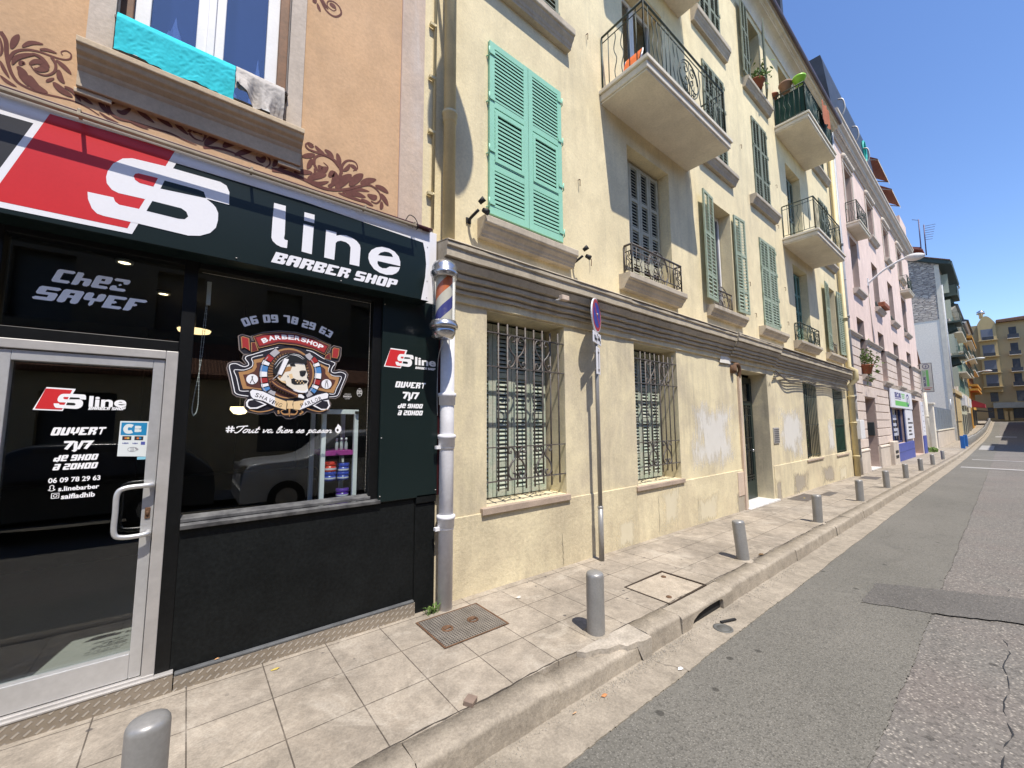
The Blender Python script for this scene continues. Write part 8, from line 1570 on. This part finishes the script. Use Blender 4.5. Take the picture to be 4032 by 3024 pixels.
# ================================================================ street furniture and small things
def bollard(x,y,lab):
    t_=thing('bollard',lab,'bollard',(x,y,gz(x)),'grey steel bollards along the kerb'); z=gz(x); m=MB()
    b_=MB(); b_.lathe([(.115,z-.01),(.105,z+.004),(.08,z+.010),(.070,z+.011)],(x,y,0),18,cap=False); b_.build('mortar_base',M['kerb'],t_)
    m.lathe([(.073,z-.05),(.073,z+.452),(.071,z+.466),(.064,z+.478),(.05,z+.485),(.02,z+.489),(.001,z+.490)],(x,y,0),32,cap=False); m.build('post',M['bollard'],t_); return t_
LB=['grey bollard cut by the bottom edge of the picture, in front of the shop door','grey bollard beside the kerb between the iron grate and the storm drain','grey leaning-looking bollard right of the square paving hatch','grey bollard in front of the green front door','grey bollard just beyond the front door, before the last barred windows','grey bollard in front of the end of the yellow building','grey bollard before the grooved wall of the pink building','grey bollard in front of the pale utility box','grey bollard in front of the blue shop base','grey bollard in front of the blue shop door']
BXs=[-.056,2.69,5.605,8.84,12.14,15.43,18.9,22.7,26.8,31.6]
b0=None
rl_=random.Random(21)
for x,l in zip(BXs,LB):
    o_=bollard(x,-1.205 if x<0 else -1.262,l); o_.rotation_euler=(R(-4.6) if abs(x-5.605)<.1 else R(rl_.uniform(-1,.8)),R(rl_.uniform(-.8,.8)),0)
for k,x in enumerate([55,57.5,60,62.5,65,68,71,74,77,80,83,86,89,92,95,98,101,104,107,110,113,116,119]):
    t_=thing('bollard','squat grey bollard in the far row along the kerb beyond the blue posts','bollard',(x,yk(x)+.3,gz(x)),'far row of grey bollards'); m=MB(); y=yk(x)+.3; z=gz(x); m.lathe([(.15,z-.05),(.15,z+.6),(.12,z+.64),(.0,z+.65)],(x,y,0),12,cap=False); m.build('post',M['bollard'],t_)
for x,l in ((47.6,'nearer of the two bright blue posts on the far pavement'),(51.5,'farther of the two bright blue posts on the far pavement')):
    t_=thing('blue_post',l,'post',(x,-1.28,gz(x)),'bright blue posts'); m=MB(); m.box(x-.12,x+.12,-1.40,-1.16,gz(x)-.05,gz(x)+.98); m.build('post',M['blue_post'],t_,bevel=.03)
# no-parking sign
ns=thing('no_parking_sign','thin grey pole with a red and blue no-parking disc and two white plates','road sign',(4.15,-.17,gz(4.15)))
m=MB(); z=gz(4.1); m.tube([(4.152,-.165,z-.03),(4.145,-.17,.60)],.034,14); m.tube([(4.145,-.17,.60),(4.12,-.185,3.30)],.027,14); m.lathe([(.036,.59),(.036,.61),(.027,.62)],(4.145,-.17,0),14,cap=False); m.build('pole',M['bollard'],ns)
ang=math.atan2(.41,.91); base=Matrix.Translation((4.115,-.215,0))@Matrix.Rotation(ang,4,'Z')
m=MB(); m.xf=base
def disc(r,y,zc,mm,n=40): m.poly([(r*math.cos(2*PI*k/n),y,zc+r*math.sin(2*PI*k/n)) for k in range(n)],mm)
zc=3.085; n=40; r=.225
A=[m.v((r*math.cos(2*PI*k/n),-.0,zc+r*math.sin(2*PI*k/n))) for k in range(n)]; B_=[m.v((r*math.cos(2*PI*k/n),.018,zc+r*math.sin(2*PI*k/n))) for k in range(n)]
for k in range(n): m.f([A[k],A[(k+1)%n],B_[(k+1)%n],B_[k]],0)
disc(.225,.018,zc,0); disc(.225,-.0,zc,0); disc(.213,-.001,zc,1); disc(.165,-.002,zc,2); m.ribbon([(-.118,zc+.118),(.118,zc-.118)],.042,-.003,1,'c',1)
m.build('disc',[M['sign_white'],surf('sign_face_red',(.42,.035,.045),.4),surf('sign_face_blue',(.03,.055,.36),.4)],ns)
m=MB(); m.xf=base; m.box(-.19,.19,-.002,.012,2.70,2.85); pl_=m.build('tow_plate',M['sign_white'],ns,bevel=.004)
m=MB(); m.xf=base; y=-.004
m.flat([(-.15,2.745),(-.02,2.745),(-.02,2.765),(-.09,2.77),(-.10,2.80),(-.15,2.80)],y); m.flat([(-.06,2.77),(-.04,2.77),(.02,2.83),(.0,2.835)],y)
m.flat([(.02,2.785),(.15,2.735),(.16,2.755),(.13,2.785),(.09,2.815),(.05,2.815)],y)
for x,zz in((-.12,2.738),(-.05,2.738),(.06,2.768),(.13,2.738)): m.flat([(x+.016*math.cos(k*PI/5),zz+.016*math.sin(k*PI/5)) for k in range(10)],y-.001)
m.build('tow_pictogram',paint('black_print',(.02,.02,.025),.5),pl_)
m=MB(); m.xf=base; m.box(-.05,.11,-.002,.012,2.30,2.66); p2=m.build('arrow_plate',M['sign_white'],ns,bevel=.004)
m=MB(); m.xf=base; m.ribbon([(.03,2.36),(.03,2.60)],.02,-.004,0,'c',1); m.flat([(-.01,2.585),(.07,2.585),(.03,2.64)],-.005); m.flat([(-.01,2.375),(.07,2.375),(.03,2.32)],-.005); m.build('arrow',paint('black_print_arrow',(.02,.02,.025),.5),p2)
m=MB()
for zz in(2.6,2.37,2.78,3.1): m.lathe([(.031,zz-.015),(.036,zz-.015),(.036,zz+.015),(.031,zz+.015)],(4.128,-.182,0),14,cap=False)
m.build('clamp',M['alu_dull'],ns)
# covers in the pavement
def flatbox(name,label,cat,x0,x1,y0,y1,mat,rim=None,h=.006):
    t_=thing(name,label,cat,((x0+x1)/2,(y0+y1)/2,gz((x0+x1)/2))); m=MB()
    for (a,b,c,d) in ((x0,x1,y0,y1),):
        V_=[(a,c),(b,c),(b,d),(a,d)]; lo=[m.v((x,y,gz(x)-.03)) for x,y in V_]; hi=[m.v((x,y,gz(x)+h)) for x,y in V_]; m.f(hi)
        for k in range(4): m.f([lo[k],lo[(k+1)%4],hi[(k+1)%4],hi[k]])
    m.build('cover',mat,t_); return t_
g=flatbox('cover_plate','brown cast-iron grid cover with two handles beside the drainpipe','manhole cover',1.622,2.212,-.69,-.215,M['grate'])
m=MB(); fz=lambda x:gz(x)+.0075
for (a,b,c,d) in ((1.605,2.23,-.705,-.69),(1.605,2.23,-.215,-.20),(1.605,1.622,-.69,-.215),(2.212,2.23,-.69,-.215)): m.quad((a,c,fz(a)),(b,c,fz(b)),(b,d,fz(b)),(a,d,fz(a)))
m.build('rim',M['rust'],g)
m=MB()
for x in(1.77,2.02): m.lathe([(.050,gz(x)+.007),(.048,gz(x)+.013),(.036,gz(x)+.013),(.03,gz(x)+.008)],(x,-.455,0),18,cap=False); m.tube([(x-.034,-.455,gz(x)+.011),(x+.034,-.455,gz(x)+.013)],.008,6)
m.build('lifting_ring',M['rust'],g)
g=thing('paving_hatch','square concrete-filled hatch with a dark iron edge in the pavement near the storm drain','manhole cover',(4.02,-1.1,gz(4))); m=MB()
for (a,b,c,d) in ((3.66,4.39,-1.365,-1.347),(3.66,4.39,-.862,-.842),(3.66,3.678,-1.347,-.862),(4.372,4.39,-1.347,-.862)): m.box(a,b,c,d,gz(4)-.02,gz(4)+.009)
m.build('edge',surf('hatch_iron',(.05,.035,.025),.7,.2,var=.3),g)
m=MB(); m.quad((3.678,-1.347,gz(3.68)+.003),(4.372,-1.347,gz(4.37)+.003),(4.372,-.862,gz(4.37)+.003),(3.678,-.862,gz(3.68)+.003)); m.build('infill',mk_kerb('hatch_concrete',(.43,.37,.295),(.37,.32,.255),(.25,.21,.165),False),g)
m=MB()
for x,y in((3.80,-1.27),(4.25,-.95)): m.lathe([(.028,gz(x)+.006),(.026,gz(x)+.012),(.0,gz(x)+.010)],(x,y,0),12,cap=False)
m.build('lifting_hole',M['rust'],g)
for (x0,x1,y0,y1,l) in ((11.1,12.35,-.50,-.12,'dark flat cover plate in the pavement by the intercom'),(12.45,13.3,-.62,-.42,'narrow dark cover strip in the pavement past the front door'),(17.6,18.6,-.70,-.25,'dark cover plate in the pavement at the far end of the yellow building')): flatbox('cover_plate',l,'manhole cover',x0,x1,y0,y1,M['iron'],h=.004)
gc=thing('gutter_cover','small round iron cover in the gutter beside the storm drain','manhole cover',(3.92,-1.725,gz(3.9)-.13)); m=MB(); z=gz(3.92)-.152; m.lathe([(.085,z),(.083,z+.004),(.066,z+.004),(.064,z+.001),(.05,z+.001),(.048,z+.004),(.0,z+.004)],(3.92,-1.725,0),24,cap=False); m.build('cover',surf('grey_iron',(.15,.15,.14),.6,.2,var=.3),gc)
m=MB(); m.xf=Matrix.Translation((4.09,-1.70,gz(4)-.146))@Matrix.Rotation(-.35,4,'Z'); m.box(-.09,.09,-.012,.012,-.004,.008); tag(m.build('metal_strip',M['rubber']),'dark metal strip lying beside the round gutter cover','debris')
m=MB(); m.xf=Matrix.Translation((1.435,-1.315,gz(1.4)))@Matrix.Rotation(.55,4,'Z')@Matrix.Rotation(.05,4,'X'); m.box(-.036,.036,-.032,.032,-.02,.028); tag(m.build('stone_block',surf('brown_block',(.23,.17,.135),.8,var=.2,vs=20),bevel=.004),'small brown paving block stuck up at the edge of the kerb','stone block')
# weeds
def weed(name,label,x,y,n,h,w,seed,leafw=.007):
    t_=thing(name,label,'weed',(x,y,gz(x))); m=MB(); r=random.Random(seed); z=gz(x)
    for k in range(n):
        a=r.uniform(0,6.28); d=Vector((math.cos(a),math.sin(a)*.6,0)); L=r.uniform(.5,1.)*h; b=Vector((x+r.uniform(-w,w),y+r.uniform(-w,w)*.5,z)); nrm=Vector((-d.y,d.x,0))*leafw; mid=b+d*L*.3+Vector((0,0,L*.8)); tip=b+d*L*.8+Vector((0,0,L*(.5+r.random()*.5)))
        m.quad(b-nrm*.5,b+nrm*.5,mid+nrm,mid-nrm); m.f([m.v(mid-nrm),m.v(mid+nrm),m.v(tip)])
    m.build('leaves',M['leaf'],t_); return t_
weed('weed','small weed growing at the foot of the white drainpipe',1.80,-.12,34,.09,.05,3); weed('weed','green weeds at the foot of the blue pillar on the pink building',40.3,-.15,60,.42,.5,5,.035)
# litter
def bit(name,label,cat,x,y,mat,pts,dz=0,h=.004):
    m=MB(); z=gz(x)+dz+.003; r=random.Random(int(x*1000)); top=[m.v((x+u,y+v,z+h*r.uniform(.2,1.2))) for u,v in pts]; c=m.v((x,y,z+h*1.5))
    for k in range(len(pts)): m.f([top[k],top[(k+1)%len(pts)],c])
    tag(m.build(name,mat),label,cat)
lf=[(.03,0),(.012,.012),(-.028,.006),(-.022,-.006),(.008,-.011)]
bit('dry_leaf','yellow leaf on the paving just in front of the metal kick plate','leaf',.565,-.20,M['dry_leaf'],lf); bit('dry_leaf','yellow leaf on the pavement beside the far dark cover plate','leaf',11.6,-.33,M['dry_leaf'],[(a*1.6,b*1.6) for a,b in lf]); bit('dry_leaf','brown dead leaf on the kerb edge beyond the second bollard','leaf',6.0,-1.33,surf('brown_leaf',(.16,.10,.05),.9),[(a*2,b*2.6) for a,b in lf],h=.014)
bit('paper_scrap','white paper scrap on the paving by the foot of the yellow wall','litter',2.62,-.36,M['litter'],[(.03,.01),(.0,.02),(-.03,.005),(-.01,-.015),(.02,-.012)],h=.012)
bit('paper_scrap','white scrap in the gutter below the storm drain','litter',3.02,-1.80,M['sign_white'],[(.025,.01),(.0,.02),(-.03,.005),(-.01,-.015),(.02,-.012)],-.154,.006); bit('paper_scrap','orange-brown scrap in the gutter against the kerb','litter',2.32,-1.63,surf('orange_scrap',(.5,.22,.09),.8),[(.02,.01),(.0,.016),(-.03,.005),(-.01,-.012),(.02,-.01)],-.154,.008)
bit('cigarette_butt','cigarette butt lying on the ledge above the kick plate','litter',.245,-.045,surf('butt',(.62,.33,.14),.8),[(.014,.003),(-.014,.004),(-.014,-.004),(.014,-.004)],.107,.008); bit('cigarette_butt','cigarette butt in the gutter near the kerb joint','litter',2.03,-1.62,surf('butt_two',(.62,.38,.2),.8),[(.016,.004),(-.016,.005),(-.016,-.004),(.016,-.004)],-.154,.008)
gr=MB(); rnd=random.Random(12)
for k in range(900):
    x=rnd.uniform(1.2,6.5) if rnd.random()<.6 else rnd.uniform(2.2,3.6); y=-1.585-abs(rnd.gauss(0,.045))+.02; s=rnd.uniform(.002,.0075); z=gz(x)-.153; b=[gr.v((x+s*math.cos(a+k),y+s*math.sin(a+k),z)) for a in (0,2.1,4.2)]; t=gr.v((x,y,z+s*1.2))
    for i in range(3): gr.f([b[i],b[(i+1)%3],t])
o=gr.build('gutter_grit',surf('pale_grit',(.42,.38,.32),.9,var=.4,vs=60)); tag(o,'scattered pale grit along the foot of the kerb','grit',None,'stuff')
